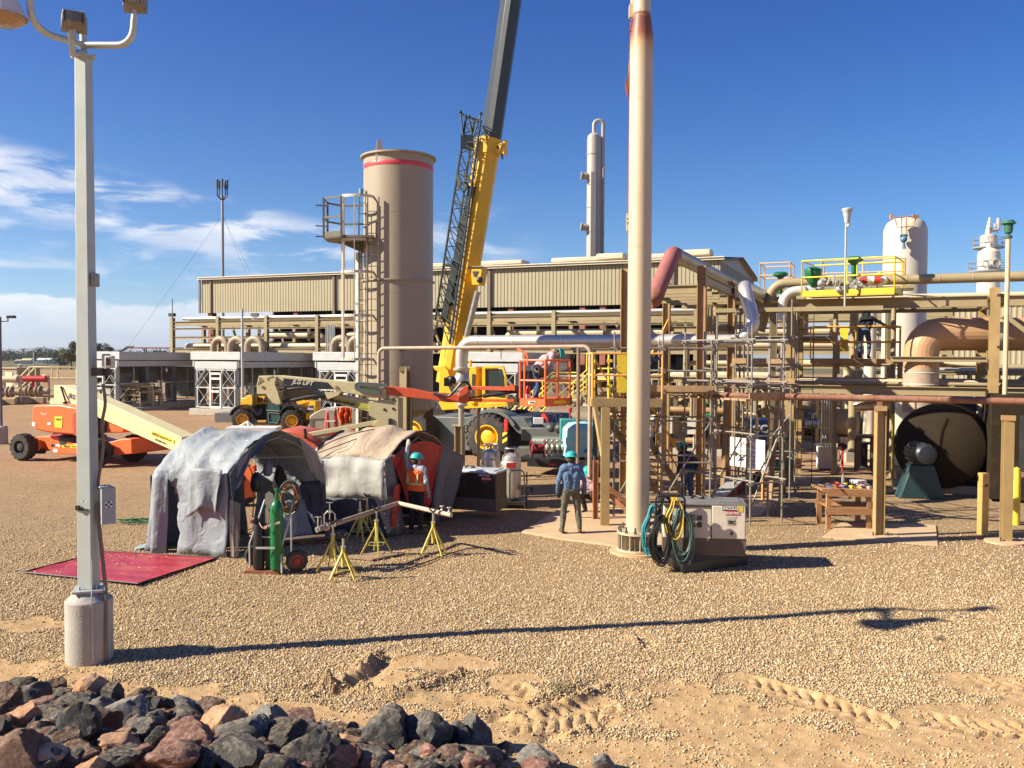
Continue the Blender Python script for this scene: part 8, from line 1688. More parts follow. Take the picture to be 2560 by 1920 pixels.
 m=MB();drape(m,[q(0.0,1.66,-.02),q(0.12,1.72,-.03),q(0.28,1.8,-.03)],[q(0.0,0.03,-.1),q(0.3,0.03,-.12),q(0.75,0.03,-.1)],amp=0.05,seed=2,nrm=l*-1,fr=8);drape(m,[q(2.15,1.9,-.04),q(2.5,1.7,-.1),q(2.85,1.5,-.2)],[q(1.5,0.1,-.15),q(2.1,0.06,-.1),q(2.45,0.1,-.05)],amp=0.06,seed=5,nrm=l*-1,fr=9);solid(m.build('front_flap',GD,t,sharp=80))
 m=MB();drape(m,[q(0.2,1.72,-.05),q(1.3,2.0,-.06),q(2.45,1.72,-.08)],[q(0.85,0.5,-.07),q(1.35,0.35,-.07),q(1.6,0.5,-.08)],amp=0.04,seed=8,nrm=l*-1,fr=10);drape(m,[q(0.12,1.1,-.16),q(0.28,1.15,-.18),q(0.4,1.1,-.16)],[q(0.05,0.25,-.18),q(0.18,0.22,-.18),q(0.25,0.3,-.16)],amp=0.02,seed=3,nrm=l*-1);m.build('red_curtain',REDC,t,sharp=80)
 m=MB();drape(m,[q(-0.02,0.9,0.2),q(0.1,0.9,-.1),q(0.2,0.9,-.14)],[q(-0.05,0.12,-.1),q(0.15,0.2,-.18),q(0.28,0.3,-.16)],amp=0.03,seed=12,nrm=l*-1);m.build('plastic_strip',PLAST,t,sharp=80);m=MB();drape(m,[q(0.3,1.9,1.9),q(1.25,2.2,1.92),q(2.3,1.7,1.9)],[q(0.0,0,1.9),q(1.3,0,1.92),q(2.6,0,1.9)],amp=0.03,nrm=l);m.build('back_sheet',DKC,t,sharp=80)
 for k,(a,b)in enumerate(((0.3,1.3),(0.5,1.0))):
  m=MB();m.curve([q(0.0,1.72,1.8),q(0.3,1.98,1.6-k*.4),q(0.7+k*.2,2.18,1.2-k*.3),q(1.2,2.27,0.9-k*.2)],0.012,6);m.build('rope',DARK,t)
tents()
# ------------------------------------------------------------ welders, bottles, cords
def welder(o,rz,body,lid,label,txt):
 t=thing('welding_generator',label,'welder',o,rz,'engine driven welders');X=Vector((math.cos(rz),math.sin(rz),0));Yv=Vector((-X.y,X.x,0));q=lambda a,b,z:o+X*a+Yv*b+Zv*z
 L,D,H=1.5,0.75,0.92;m=MB();m.box(q(L/2,D/2,0.14+H/2),(L,D,H),rz);bd=m.build('body',body,t,bevel=0.02)
 m=MB();m.box(q(L/2,D/2,0.14+0.16),(L+0.012,D+0.012,0.30),rz);m.build('lower_panel',mat('wlow',(0.13,0.10,0.085),0.5),t)
 m=MB();m.box(q(L/2,D/2,0.14+H+0.02),(L+0.03,D+0.03,0.05),rz);m.box(q(L/2,D/2,0.14+H+0.05),(L*.9,D*.8,0.03),rz);ld=m.build('lid',lid,t,bevel=0.012)
 m=MB();m.box(q(L*.79,-0.012,0.14+0.62),(L*.40,0.03,0.60),rz);dr=m.build('door',body,t,bevel=0.008);m=MB();m.box(q(L*.585,-0.005,0.14+0.62),(0.012,0.02,0.62),rz);m.box(q(L/2,-0.014,0.14+0.90),(L,0.012,0.012),rz);m.build('seam',INK,t)
 m=MB()
 for i in(0,1):
  for j in(0,1):m.box(q(L*.36+i*0.12,-0.006,0.14+0.56+j*0.13),(0.09,0.015,0.10),rz)
 m.build('vent',mat('vent_dk',(0.06,0.05,0.05),0.5),t)
 m=MB();m.box(q(L*.80,-0.030,1.02),(0.26,0.006,0.075),rz);m.build('badge',mat('badge_navy',(0.02,0.02,0.05),0.4),dr);m=MB();m.box(q(L*.84,-0.030,0.935),(0.26,0.006,0.075),rz);m.build('badge',RED,dr)
 wt_=mat('lettering_white',(0.75,0.75,0.75),0.4);text('LINCOLN',dr,q(L*.80,-0.036,1.02),X,Zv,0.068,wt_,bold=0.002);text('ELECTRIC',dr,q(L*.84,-0.036,0.935),X,Zv,0.056,wt_,bold=0.002)
 if txt:
  m=MB();m.prism([(-0.07,-0.07),(0.07,-0.07),(0.08,0.06),(0.10,0.09),(-0.10,0.09),(-0.08,0.06)],q(L*.82,-0.030,0.78),X,Zv,0.004);m.build('badge',mat('badge_grey',(0.45,0.42,0.36),0.5),dr);text('TIC',dr,q(L*.82,-0.036,0.765),X,Zv,0.085,INK,bold=0.003,font_shear=0.15)
  m=MB();m.box(q(L*.93,-0.030,1.02),(0.1,0.005,0.11),rz);m.build('sticker',mat('stk',(0.6,0.5,0.1),0.5),dr);m=MB();m.box(q(L*.83,-0.03,0.56),(0.04,0.02,0.06),rz);m.build('latch',BLACK,dr)
 else:text('CLASSIC',dr,q(L*.82,-0.036,0.86),X,Zv,0.04,mat('lettering_dim',(0.25,0.22,0.3),0.5))
 m=MB();m.box(q(0.02,D/2,0.95),(0.05,D*.8,0.25),rz);m.tube(bend([q(-0.05,.08,.5),q(-0.05,.08,1.1),q(-0.05,D-.08,1.1),q(-0.05,D-.08,.5)],.06),0.018,8);m.build('hose_rack',BLACK,t)
 m=MB();c=q(L*.35,D/2,0.14+H+0.08);m.curve([c,c+Vector((.1,.05,.03)),c+Vector((.2,-.05,.02))],0.02,6);m.box(c+Vector((.2,0,0)),(.1,.05,.04),.4);m.torus(c+Vector((.42,0,.05)),0.045,0.012,ax=Vector((0,1,0)),n=14,m=5);m.build('lid_fitting',DARK,t);return t,q
BW=mat('welder_cream',(0.66,0.60,0.49),0.45,var=0.06,dirt=0.25,dirtcol=(0.38,0.30,0.22));BD=mat('welder_dark',(0.028,0.02,0.02),0.35,var=0.15)
o=G(1862,1424)-Vector((1.49,-.16,0));o.z=0.12;t,q=welder(o,rad(-8),BW,mat('lid_grey',(0.26,0.25,0.24),0.4,metal=0.3,dirt=0.3),'cream welding generator hung with coiled cables at right foreground',True)
def skid_tray():
 P=[G(1628,1392),G(1707,1434),G(1868,1412),G(1800,1376)];t=thing('drip_tray','black steel skid tray under the cream welder','tray',P[1]);m=MB()
 for a,b in zip(P,P[1:]+P[:1]):m.bar(Vector((a.x,a.y,0.09)),Vector((b.x,b.y,0.09)),0.02,0.18)
 m.add([Vector((p.x,p.y,0.06))for p in P],[(0,1,2,3)]);m.build('rim',BLACK,t)
skid_tray()
def coil(c,w,h,n,r,mt,label,seed,lean=0.0,x=Vector((1,0,0))):
 rr=random.Random(seed);m=MB();pts=[]
 for k in range(n):
  ww=w*rr.uniform(0.7,1.1);hh=h*rr.uniform(0.8,1.12);cx=rr.uniform(-0.03,0.03);dy=rr.uniform(-0.07,0.07)
  for i in range(12):
   a=math.pi/2+2*math.pi*i/12;px_=math.cos(a)*ww/2*(0.55 if math.sin(a)>0.5 else 1.0)+cx;pz=(math.sin(a)-1)*hh/2
   pts.append(c+x*(px_+lean*pz)+Vector((0,dy+rr.uniform(-.01,.01),pz)))
 m.tube(spline(pts,3),r,6);tag(m.build('cable_coil',mt,None),label,'cable','coiled cables on the welder')
CY=15.92
for sx,sy,w_,h_,n_,r_,mt,lb,sd,ln in((1632,1262,.26,.85,16,.009,mat('teal_cable',(0.05,0.32,0.36),0.5),'teal cable coil, leftmost on the cream welder',1,.10),(1650,1285,.36,.85,24,.012,BLACK,'thick black cable coil between the teal and yellow ones',2,-.03),(1688,1243,.30,.80,17,.009,mat('yellow_cable',(0.75,0.50,0.06),0.5),'yellow cable coil hanging on the cream welder',3,0.02),(1702,1270,.38,1.0,24,.009,mat('green_cable',(0.10,0.17,0.14),0.5),'dark green cable coil, rightmost on the cream welder',4,-.05),(1665,1240,.26,.45,8,.012,BLACK,'upper black cable coil looped over the bar of the cream welder',5,0),(1690,1250,.22,.40,5,.009,mat('blue_cable',(0.06,0.18,0.28),0.5),'blue cable coil inside the yellow coil',6,0)):
 coil(W(sx,sy,CY-(0.08 if 'yellow' in lb or 'green' in lb else 0)),w_,h_,n_,r_,mt,lb,sd,ln)
def cable_bar():
 t=thing('cable_stand','black tube stand carrying the cable coils at the left end of the cream welder','stand',W(1665,1400,CY));m=MB()
 for dy in(-.1,.12):m.tube(bend([W(1640,1400,CY+dy),W(1640,1240,CY+dy),W(1712,1240,CY+dy),W(1712,1400,CY+dy)],.08),0.02,8)
 m.tube([W(1625,1255,CY),W(1712,1255,CY)],0.02,8);m.build('tube',BLACK,t)
cable_bar()
c=G(1240,1300);c.z=0;X=Vector((math.cos(rad(-20)),math.sin(rad(-20)),0));welder(c-X*1.5+Zv*0.05,rad(-20),BD,mat('lid_bright',(0.62,0.66,0.70),0.35,metal=0.3,dirt=0.15),'dark maroon welding generator with pale lid beside the right tent',False)
def dewar(sx,yt,Y,label):
 p=gx(sx,Y);zt=W(sx,yt,Y).z;t=thing('dewar',label,'gas cylinder',p,group='stainless liquid gas cylinders');r=0.25;m=MB();m.lathe([(r*.8,.2),(r,.26),(r,zt-.28),(r*.93,zt-.2),(r*.5,zt-.12),(0,zt-.10)],p,32,cap=False);m.build('shell',STAIN,t)
 m=MB();m.lathe([(r+.003,zt-.42),(r+.006,zt-.415),(r+.006,zt-.34),(r+.003,zt-.335)],p,32,cap=False);m.build('label_band',WHITE,t);text('NITROGEN',t,p+Vector((0.03,-r-.012,zt-.378)),Vector((1,0,0)),Zv,0.05,INK)
 m=MB();m.torus(p+Zv*zt,r*.78,0.016,n=28,m=6)
 for k in range(4):a=k*1.57+.5;d=Vector((math.cos(a),math.sin(a),0));m.bar(p+d*r*.78+Zv*(zt-.2),p+d*r*.78+Zv*zt,0.03,0.01)
 m.build('handling_ring',STAIN,t);m=MB();m.cyl(p+Zv*(zt-.12),p+Zv*(zt-.02),.03,n=10);m.sphere(p+Vector((.08,-.03,zt-.05)),.035,8,6);m.box(p+Vector((-.07,-.05,zt-.06)),(.05,.04,.05));m.build('valve',DARK,t)
dewar(1228,1111,23.4,'stainless liquid gas cylinder, left one behind the dark welder');dewar(1280,1120,22.9,'stainless liquid gas cylinder, right one with red sticker, beside the dark welder')
q=gx(1280,22.9);m=MB();m.sil([(1266,1157),(1290,1157),(1290,1170),(1266,1170)],22.62,.02);tag(m.build('hazard_sticker',RED,None),'small red hazard sticker on the right stainless cylinder','sticker')
def cyl_cart():
 q=gx(1300,22.4);t=thing('cylinder_cart','dark steel cart frame holding the stainless cylinders','cart',q);m=MB();m.box(q+Vector((-.45,.6,.12)),(1.3,.8,.08));m.tube(bend([q+Vector((-.25,.1,.2)),q+Vector((-.25,.1,1.0)),q+Vector((.12,.1,1.0)),q+Vector((.15,.1,.0))],.12),.018,8);m.tube([q+Vector((.2,.5,.0)),q+Vector((.2,.5,.9))],.02,6);m.box(q+Vector((.25,.3,.5)),(.2,.3,.15));m.build('frame',DARK,t)
cyl_cart()
def gas_cart():
 o=G(640,1434);o.z=0;t=thing('gas_cart','two wheeled gas cylinder cart with coiled hoses in front of the grey tent','cart',o);Y=o.y;q=lambda sx,sy,d=0:W(sx,sy,Y+d);m=MB()
 m.tube([q(625,1418),q(624,1360),q(652,1280),q(662,1250,.2)],.018,8);m.tube([q(705,1433,-.1),q(702,1370),q(718,1320),q(728,1270,.2)],.018,8);m.tube([q(728,1285,.3),q(729,1400,.3)],.015,8);m.tube([q(624,1340),q(704,1345)],.014,6);m.build('frame',GALV,t)
 m=MB();m.box(q(662,1424,.15),(.62,.42,.05));m.build('base',RUST,t);m=MB();m.box(q(663,1370,-.12),(.34,.012,.035));m.box(q(680,1312,-.13),(.30,.012,.035),R=Euler((0,rad(-18),0)).to_matrix());m.build('strap',mat('pale_strap',(.55,.56,.53),.5),t)
 for sx,d in((742,.15),(640,.6)):c=G(sx,1427);c=Vector((q(sx,1400,d).x,Y+d,.20));wheel(t,c,Vector((.5,-1,0)),.20,.10,mat('redrim',(.30,.06,.05),.5),12,.6)
 m=MB();c=q(672,1424);c.z=0.05;m.prism([(-.09,0),(.06,0),(.06,.95),(.10,1.25),(.06,1.38),(-.02,1.42),(-.09,1.36)],c+Vector((-.01,.12,0)),Vector((1,-.2,0)),Zv,.015);m.build('shield',mat('shield',(.16,.145,.13),.5),t)
 rr=random.Random(8);
 for mt,n in((mat('red_hose',(.30,.07,.045),.5),10),(mat('olive_hose',(.30,.34,.12),.5),5),(mat('dkgreen_hose',(.03,.16,.08),.5),5),(BLACK,6)):
  m=MB();c=q(723,1238,.35);pts=[]
  for k in range(n):
   R_=rr.uniform(.14,.27)
   for i in range(10):a=i*.628;pts.append(c+Vector((math.cos(a)*R_*.75,rr.uniform(-.03,.03)+(k%3)*.04,math.sin(a)*R_*1.2-.05)))
  m.tube(spline(pts,3),.011,6);m.build('hose',mt,t)
 m=MB();m.curve([q(668,1265,-.1),q(671,1290,-.15),q(667,1320,-.15),q(655,1318,-.12),q(645,1300)],.009,6);m.build('hose',mat('pink_hose',(.5,.16,.10),.5),t);m=MB();m.sphere(q(638,1300),.07,10,8);m.build('gauge',BLACK,t);m=MB();m.cyl(q(627,1302),q(634,1302),.045,n=12);m.build('gauge_cap',RED,t)
 c=q(692,1424,.02);c.z=.08;g=thing('oxygen_bottle','tall green oxygen cylinder strapped to the gas cart','gas cylinder',c);m=MB();m.lathe([(.108,0),(.114,.02),(.118,1.06),(.104,1.16),(.06,1.23),(.035,1.25),(.035,1.35),(0,1.35)],c,32,cap=False);m.build('bottle',mat('oxy_green',(.012,.16,.05),.28,var=.08,dirt=.1),g);m=MB();m.cyl(c+Zv*1.33,c+Zv*1.42,.022,n=10);m.box(c+Vector((.05,0,1.40)),(.12,.04,.04));m.cyl(c+Zv*1.42,c+Zv*1.46,.035,n=10);m.build('valve',mat('valve_gr',(.03,.16,.09),.4),g);m=MB();m.curve([c+Vector((.06,0,1.4)),c+Vector((.2,-.05,1.38)),c+Vector((.3,0,1.2)),c+Vector((.2,.05,.95))],.008,6);m.build('hose',mat('dkgreen_hose',(.03,.16,.08),.5),g)
 c=q(647,1424,.05);c.z=.08;g=thing('acetylene_bottle','short black gas cylinder at the left of the gas cart','gas cylinder',c);m=MB();m.lathe([(.09,0),(.10,.02),(.10,.78),(.06,.88),(.03,.92),(0,.93)],c,24,cap=False);m.build('bottle',BLACK,g)
 a=G(720,1365);b=G(860,1345);m=MB()
 for k in range(3):m.bar(Vector((a.x-.3,a.y+k*.28,.10+k*0)),Vector((b.x,b.y+k*.28-.3,.10)),.24,.05);m.cut()
 o=thing('timber_planks','dark timber planks lying behind the gas cart','planks',a);m.build('plank',mat('oldwood',(.16,.115,.08),.85,var=.25,bump=.2),o)
gas_cart()
# ------------------------------------------------------------ pipe stands, their pipes and plates
SY=mat('stand_yellow',(.62,.52,.10),.5,var=.15,dirt=.35,dirtcol=(.35,.32,.2))
def stand(sx,sy,h,rz,label,teal=False):
 p=G(sx,sy);p.z=0.03;t=thing('pipe_stand',label,'pipe stand',p,rz,'yellow pipe jack stands');m=MB()
 for k in range(4):a=rz+k*1.5708;f=p+Vector((math.cos(a)*.30,math.sin(a)*.30,0));m.bar(f,p+Zv*h*.66,.029);m.cut()
 m.build('leg',SY,t);m=MB();m.cyl(p+Zv*h*.25,p+Zv*h*.72,.035,n=12);m.build('sleeve',SY,t);m=MB();m.torus(p+Zv*h*.22,.2,.008,n=4,m=5);m.build('tie_ring',SY,t)
 if teal:m=MB();a=rz+.3;m.bar(p+Vector((math.cos(a)*.05,math.sin(a)*.05-.03,h*.62)),p+Vector((math.cos(a)*.16,math.sin(a)*.16-.03,h*.36)),.034);m.build('teal_patch',mat('teal_patch',(.03,.17,.17),.5),t)
 m=MB();m.cyl(p+Zv*h*.7,p+Zv*(h-.03),.02,n=10);m.cyl(p+Zv*h*.74,p+Zv*h*.76,.05,n=12);m.build('screw',STAIN,t);m=MB();d=Vector((math.cos(.6),math.sin(.6),0))
 m.prism([(-.09,.05),(-.07,.07),(0,.0),(.07,.07),(.09,.05),(0,-.04)],p+Zv*h,Vector((1,.2,0)),Zv,.06);m.build('v_head',DARK,t);return p
stand(832,1428,.86,.5,'yellow pipe stand under the left end of the long pipe',True);stand(858,1447,.72,.9,'shorter empty yellow pipe stand, nearest the camera');stand(941,1388,.88,.3,'yellow pipe stand under the middle of the long pipe',True);stand(1083,1388,.84,.7,'yellow pipe stand at the right under the second pipe');stand(900,1352,.85,.4,'yellow pipe stand in the shade before the right tent');stand(918,1340,.85,.9,'second shaded yellow pipe stand, just behind the other one')
def stand_pipes():
 PM=mat('weathered_pipe',(.34,.26,.20),.55,var=.2,dirt=.4);a=W(795,1323,15.6);b=W(995,1258,18.0);t=thing('stand_pipe','rusty grey pipe resting on the left yellow stands','pipe',a,group='pipes on the yellow stands');m=MB();m.cyl(a,b,.045,n=16);m.build('run',PM,t);m=MB();m.tube([a+(b-a)*.02,a+(b-a)*.02+Vector((-.06,-.04,-.02))],.05,12);m.cyl(a+(b-a)*.08,a+(b-a)*.10,.075,n=16);m.build('fitting',STAIN,t)
 m=MB();c=a+(b-a)*.13
 for s_ in(-1,1):m.tube([c+Vector((s_*.10,0,-.02)),c+Vector((s_*.10,0,.20)),c+Vector((s_*.03,0,.27))],.012,6)
 m.cyl(c+Zv*.0,c+Zv*.42,.01,n=6);m.cyl(c+Vector((-.06,0,.42)),c+Vector((.06,0,.42)),.008,n=6);m.box(c+Zv*.25,(.07,.04,.04));c2=a+Vector((.0,0,.05));m.cyl(c2,c2+Zv*.18,.012,n=6);m.cyl(c2+Vector((-.06,0,.17)),c2+Vector((.06,0,.17)),.008,n=6);tag(m.build('pipe_clamp',STAIN,None),'steel yoke clamp screwed on the left end of the long pipe','clamp')
 a=W(996,1258,18.0);b=W(1128,1288,17.0);t=thing('stand_pipe','pale tan pipe sloping down to the right yellow stand','pipe',a,group='pipes on the yellow stands');m=MB();m.cyl(a,b,.045,n=16);m.build('run',mat('pale_pipe',(.55,.42,.30),.5,dirt=.2),t)
 for k,lb in((.83,'small valve clamp on the right end of the pale pipe, inner one'),(.96,'small valve clamp at the very end of the pale pipe')):
  c=a.lerp(b,k);m=MB();m.cyl(c,c+Zv*.14,.016,n=8);m.torus(c+Zv*.14,.04,.008,n=14,m=5);m.sphere(c+Zv*.06,.028,8,6);tag(m.build('pipe_clamp',STAIN,None),lb,'clamp')
 for P,lb in(([(772,1425),(870,1410),(905,1420),(830,1440)],'plywood plate under the two near yellow stands'),([(870,1395),(960,1380),(1015,1385),(930,1402)],'dark plywood plate under the middle yellow stand')):
  Q=[G(*p)for p in P];m=MB();m.add([Vector((p.x,p.y,.0))for p in Q]+[Vector((p.x,p.y,.028))for p in Q],[(7,6,5,4)[::-1]]+[(i,(i+1)%4,4+(i+1)%4,4+i)for i in range(4)]);tag(m.build('plywood',mat('ply',(.30,.21,.13),.85,var=.2),None),lb,'board','plywood plates')
 m=MB();m.curve([G(1000,1430)+Zv*.02,G(1060,1410)+Zv*.02,G(1130,1385)+Zv*.02,G(1190,1372)+Zv*.02,G(1290,1380)+Zv*.02],.012,6,8);tag(m.build('ground_cable',BLACK,None),'black cable snaking over the gravel right of the yellow stands','cable')
 m=MB();r_=random.Random(2)
 for k in range(4):m.curve([G(288+k*3,1300+k*2)+Zv*.03]+[G(r_.uniform(290,395),r_.uniform(1296,1312))+Zv*r_.uniform(.02,.07)for _ in range(6)],.012,5,4)
 tag(m.build('green_rope',mat('green_rope',(.05,.15,.06),.8),None),'tangled green rope on the gravel behind the lamp cabinet','rope')
 c=G(386,1212);m=MB();m.curve([c,c+Vector((.08,.02,.05)),c+Vector((.15,0,.02)),c+Vector((.05,-.05,.03))],.03,6);tag(m.build('glove',mat('glv',(.04,.05,.12),.8),None),'small dark blue and yellow bundle left of the grey tent','bundle')
 m=MB();
 for k in range(5):m.curve([G(610+k*10,1330+(k%3)*4)+Zv*.02,G(640+k*7,1322+k*3)+Zv*.03,G(672,1330+k*2)+Zv*.02],.01,5)
 tag(m.build('extension_cord',mat('ycord',(.6,.38,.08),.6),None),'tangled yellow cord on the ground inside the grey tent','cord')
stand_pipes()
# ------------------------------------------------------------ flat trailer with pumps and teal tank
def trailer():
 Y=29.5;p=gx(1400,Y);t=thing('flat_trailer','low black flat trailer behind the standing person, with red markers','trailer',p);zd=W(1400,1140,Y).z;m=MB();a=W(1318,1140,Y+.4);b=W(1500,1150,Y-.5);m.bar(a,b,1.6,.10);m.bar(a-Zv*.15-Vector((0,.8,0)),b-Zv*.15-Vector((0,.8,0)),.08,.2);m.build('deck',BLACK,t);m=MB()
 for k in(.35,.6):c=a.lerp(b,k)-Zv*.14-Vector((0,.86,0));m.box(c,(.3,.03,.07))
 m.build('reflector',RED,t)
 for sx in(1430,1470):c=gx(sx,Y-.4);c.z=.33;wheel(t,c,Vector((.3,-1,0)),.33,.2,STAIN,12)
 c=W(1452,1140,29.3);t=thing('teal_tank','pale teal plastic tank on the flat trailer','tank',c);r=.62;z0=zd+.05;z1=W(1452,1056,29.3).z;m=MB();m.lathe([(r,z0),(r,z1-.25),(r*.97,z1-.18),(r*.7,z1-.02),(r*.25,z1+.03),(0,z1+.03)],Vector((c.x,c.y,0)),36,cap=False)
 for z in(z0+.3,z0+.6):m.lathe([(r,z),(r+.02,z+.02),(r,z+.04)],Vector((c.x,c.y,0)),36,cap=False)
 m.build('shell',mat('teal_plastic',(.33,.68,.64),.45,var=.04),t);c2=W(1425,1052,30.2);t=thing('teal_drum','darker teal box tank with red flag mast behind the pale one','tank',c2);m=MB();m.box(c2-Zv*.4,(.7,.5,.95));m.build('shell',mat('teal_dark',(.05,.25,.27),.5),t,bevel=.03);m=MB();m.cyl(c2,c2+Zv*.45,.03,n=8);m.cyl(c2+Zv*.3,c2+Zv*.45,.07,n=10);m.build('marker',RED,t)
 c=W(1345,1122,29.4);t=thing('hose_reel','dark red hose reel at the left end of the flat trailer','hose reel',c);m=MB()
 for k in(-.22,.22):m.torus(c+Vector((k,0,0)),.26,.03,ax=Vector((1,.2,0)),n=24,m=6)
 m.cyl(c-Vector((.22,0,0)),c+Vector((.22,0,0)),.17,n=18);m.build('drum',mat('reel_red',(.22,.02,.025),.5),t);m=MB();m.tube([c+Vector((-.1,-.2,.3)),c+Vector((-.3,-.3,-.3)),c+Vector((-.36,-.3,-.55))],.018,6);m.box(c-Zv*.3,(.5,.35,.04));m.build('stand',DARK,t)
 t=thing('diaphragm_pumps','row of rusty silver diaphragm pumps on the flat trailer','pumps',W(1388,1140,29.3));m=MB()
 for k in range(4):q=W(1368+k*13,1120,29.2);m.sphere(q+Zv*.02,.13,12,8,(.6,1,1.1));m.cyl(q-Zv*.28,q+Zv*.28,.035,n=8);m.sphere(q+Zv*.24,.06,8,6);m.sphere(q-Zv*.22,.06,8,6);m.cut()
 m.build('pump',mat('pump',(.48,.42,.36),.35,metal=.6,dirt=.6,dirtcol=(.25,.13,.08)),t);m=MB();m.tube(bend([W(1358,1110,29.2),W(1358,1098,29.2),W(1422,1100,29.2),W(1424,1118,29.2)],.1),.035,8);m.build('manifold',STAIN,t)
 c=gx(1470,25.5);t=thing('blue_gauge_stand','thin stand with two blue capped gauges behind the ochre column','gauge stand',c);m=MB()
 for sx in(1464,1478):q=W(sx,1128,25.5);m.cyl(Vector((q.x,q.y,0)),q,.012,n=6);m.sphere(q-Zv*.12,.035,8,6)
 m.build('tube',GALV,t);m=MB()
 for sx in(1464,1478):q=W(sx,1127,25.5);m.box(q,(.11,.1,.10))
 m.build('gauge_cap',mat('capblue',(.03,.2,.45),.4),t)
trailer()
# ------------------------------------------------------------ people: one continuous surface each
def hardhat(par,c,R,mt):
 m=MB();vs=[];N=24
 rings=[(0.142,0.0,0.168),(0.138,0.02,0.150),(0.132,0.06,0.140),(0.115,0.10,0.122),(0.08,0.130,0.085),(0.03,0.145,0.03)]
 for rx,z,ry in rings:
  for k in range(N):
   a=2*math.pi*k/N;br=1.30 if(z==0 and math.sin(a)>0.4)else(1.06 if z==0 else 1);vs.append(c+R@Vector((rx*math.cos(a),ry*math.sin(a)*br,z)))
 m.add(vs,[(i*N+k,i*N+(k+1)%N,(i+1)*N+(k+1)%N,(i+1)*N+k)for i in range(len(rings)-1)for k in range(N)]+[tuple(range(5*N,6*N)),tuple(reversed(range(N)))]);m.tube([c+R@Vector((0,y,.135 if abs(y)<.06 else .10))for y in(-.10,-.05,0,.05,.10)],.012,6);return m.build('hard_hat',mt,par)
def person(label,P,rz,J,mats,hat=TEAL,vest=None,extra=None,hood=False):
 """J: joints in the person's own frame (x right, y ahead, z up)"""
 t=thing('person',label,'person',P,rz);j={k:Vector(v)for k,v in J.items()};m=LB();caps=[]
 def cap(a,b,ra,rb,reg):
  a,b=Vector(a),Vector(b);m.sphere(a,ra,12,8);m.sphere(b,rb,12,8)
  if(b-a).length>1e-4:m.tube([a,b],[ra,rb],12)
  caps.append((a,b,ra,rb,reg))
 hips,chest,neck,head=j['hips'],j['chest'],j['neck'],j['head'];sp=(neck-hips).normalized();sx_=(j['sr']-j['sl']).normalized()
 cap(hips-sx_*.085,hips+sx_*.085,.118,.118,'pants');
 for s_ in(-1,1):cap(hips+sx_*.07*s_+sp*.07,chest+sx_*.085*s_,.125,.135,'shirt')
 cap(j['sl']+sx_*.04,j['sr']-sx_*.04,.095,.095,'shirt');cap(chest,neck-sp*.02,.12,.085,'shirt');cap(neck-sp*.05,head-sp*.02,.058,.055,'skin')
 hr=(head-neck).normalized();hf=j.get('face',Vector((0,1,0))).normalized();hf=(hf-hr*hf.dot(hr)).normalized();hx=hf.cross(hr).normalized();H=Matrix((hx,hf,hr)).transposed()
 cap(head+H@Vector((0,-.01,.03)),head+H@Vector((0,.015,-.02)),.098,.085,'skin');cap(head+H@Vector((0,.05,-.06)),head+H@Vector((0,.055,-.085)),.052,.04,'skin');cap(head+H@Vector((0,.105,.0)),head+H@Vector((0,.122,-.025)),.012,.017,'skin');cap(head+H@Vector((-.018,.098,-.055)),head+H@Vector((.018,.098,-.055)),.011,.011,'skin')
 for s_ in(-1,1):cap(head+H@Vector((s_*.092,-.01,.01)),head+H@Vector((s_*.092,-.01,-.03)),.016,.013,'skin')
 if hood:cap(head+H@Vector((0,-.03,.03)),head-hr*.12,.125,.12,'shirt')
 for s_,S,E,Wr,Hd in((-1,'sl','el','wl','hl'),(1,'sr','er','wr','hr')):
  cap(j[S],j[E],.068,.054,'shirt');cap(j[E],j[Wr],.054,.040,'shirt');w_=j[Wr];d=(j[Hd]-w_).normalized();cap(w_,w_+d*.03,.034,.032,'glove')
  sd=d.orthogonal().normalized()if abs(d.dot(sx_))>.9 else(sx_-d*sx_.dot(d)).normalized();nn=d.cross(sd)
  for k in range(4):
   o_=sd*((k-1.5)*.021);b0=w_+d*.095+o_;cap(w_+d*.03+o_*.6,b0,.017,.0125,'glove');L=(.038,.045,.041,.032)[k];b1=b0+(d+nn*.25).normalized()*L;cap(b0,b1,.0115,.0105,'glove');cap(b1,b1+(d+nn*.9).normalized()*L*.8,.0105,.009,'glove')
  th=w_+d*.035-sd*s_*.03;cap(th,th+(d*.7-sd*s_*.7+nn*.3).normalized()*.045,.015,.012,'glove');cap(th+(d*.7-sd*s_*.7+nn*.3).normalized()*.045,th+(d*.7-sd*s_*.7+nn*.3).normalized()*.045+d*.03,.012,.010,'glove')
 for s_,K_,A_,T_ in((-1,'kl','al','tl'),(1,'kr','ar','tr')):
  h_=hips+sx_*.09*s_;cap(h_,j[K_],.105,.072,'pants');cap(j[K_],j[A_]+(j[K_]-j[A_]).normalized()*.04,.075,.058,'pants');a_,b_=j[A_],j[T_];cap(a_,a_-Zv*.02,.05,.05,'boots');cap(a_+Vector((0,-.03,-.045)),b_,.045,.038,'boots')
 me=bpy.data.meshes.new('body');me.from_pydata(m.v,[],m.f);o=bpy.data.objects.new('body',me);COL.objects.link(o);r_=o.modifiers.new('r','REMESH');r_.mode='VOXEL';r_.voxel_size=.0105;r_.use_smooth_shade=True;s_=o.modifiers.new('s','SMOOTH');s_.factor=.5;s_.iterations=3
 bpy.context.view_layer.update();me2=bpy.data.meshes.new_from_object(o.evaluated_get(bpy.context.evaluated_depsgraph_get()));bpy.data.objects.remove(o);n=len(me2.vertices);co=np.empty(n*3);me2.vertices.foreach_get('co',co);co=co.reshape(-1,3)
 best=np.full(n,9.0);reg=np.zeros(n,int);names=['skin','shirt','pants','boots','glove']
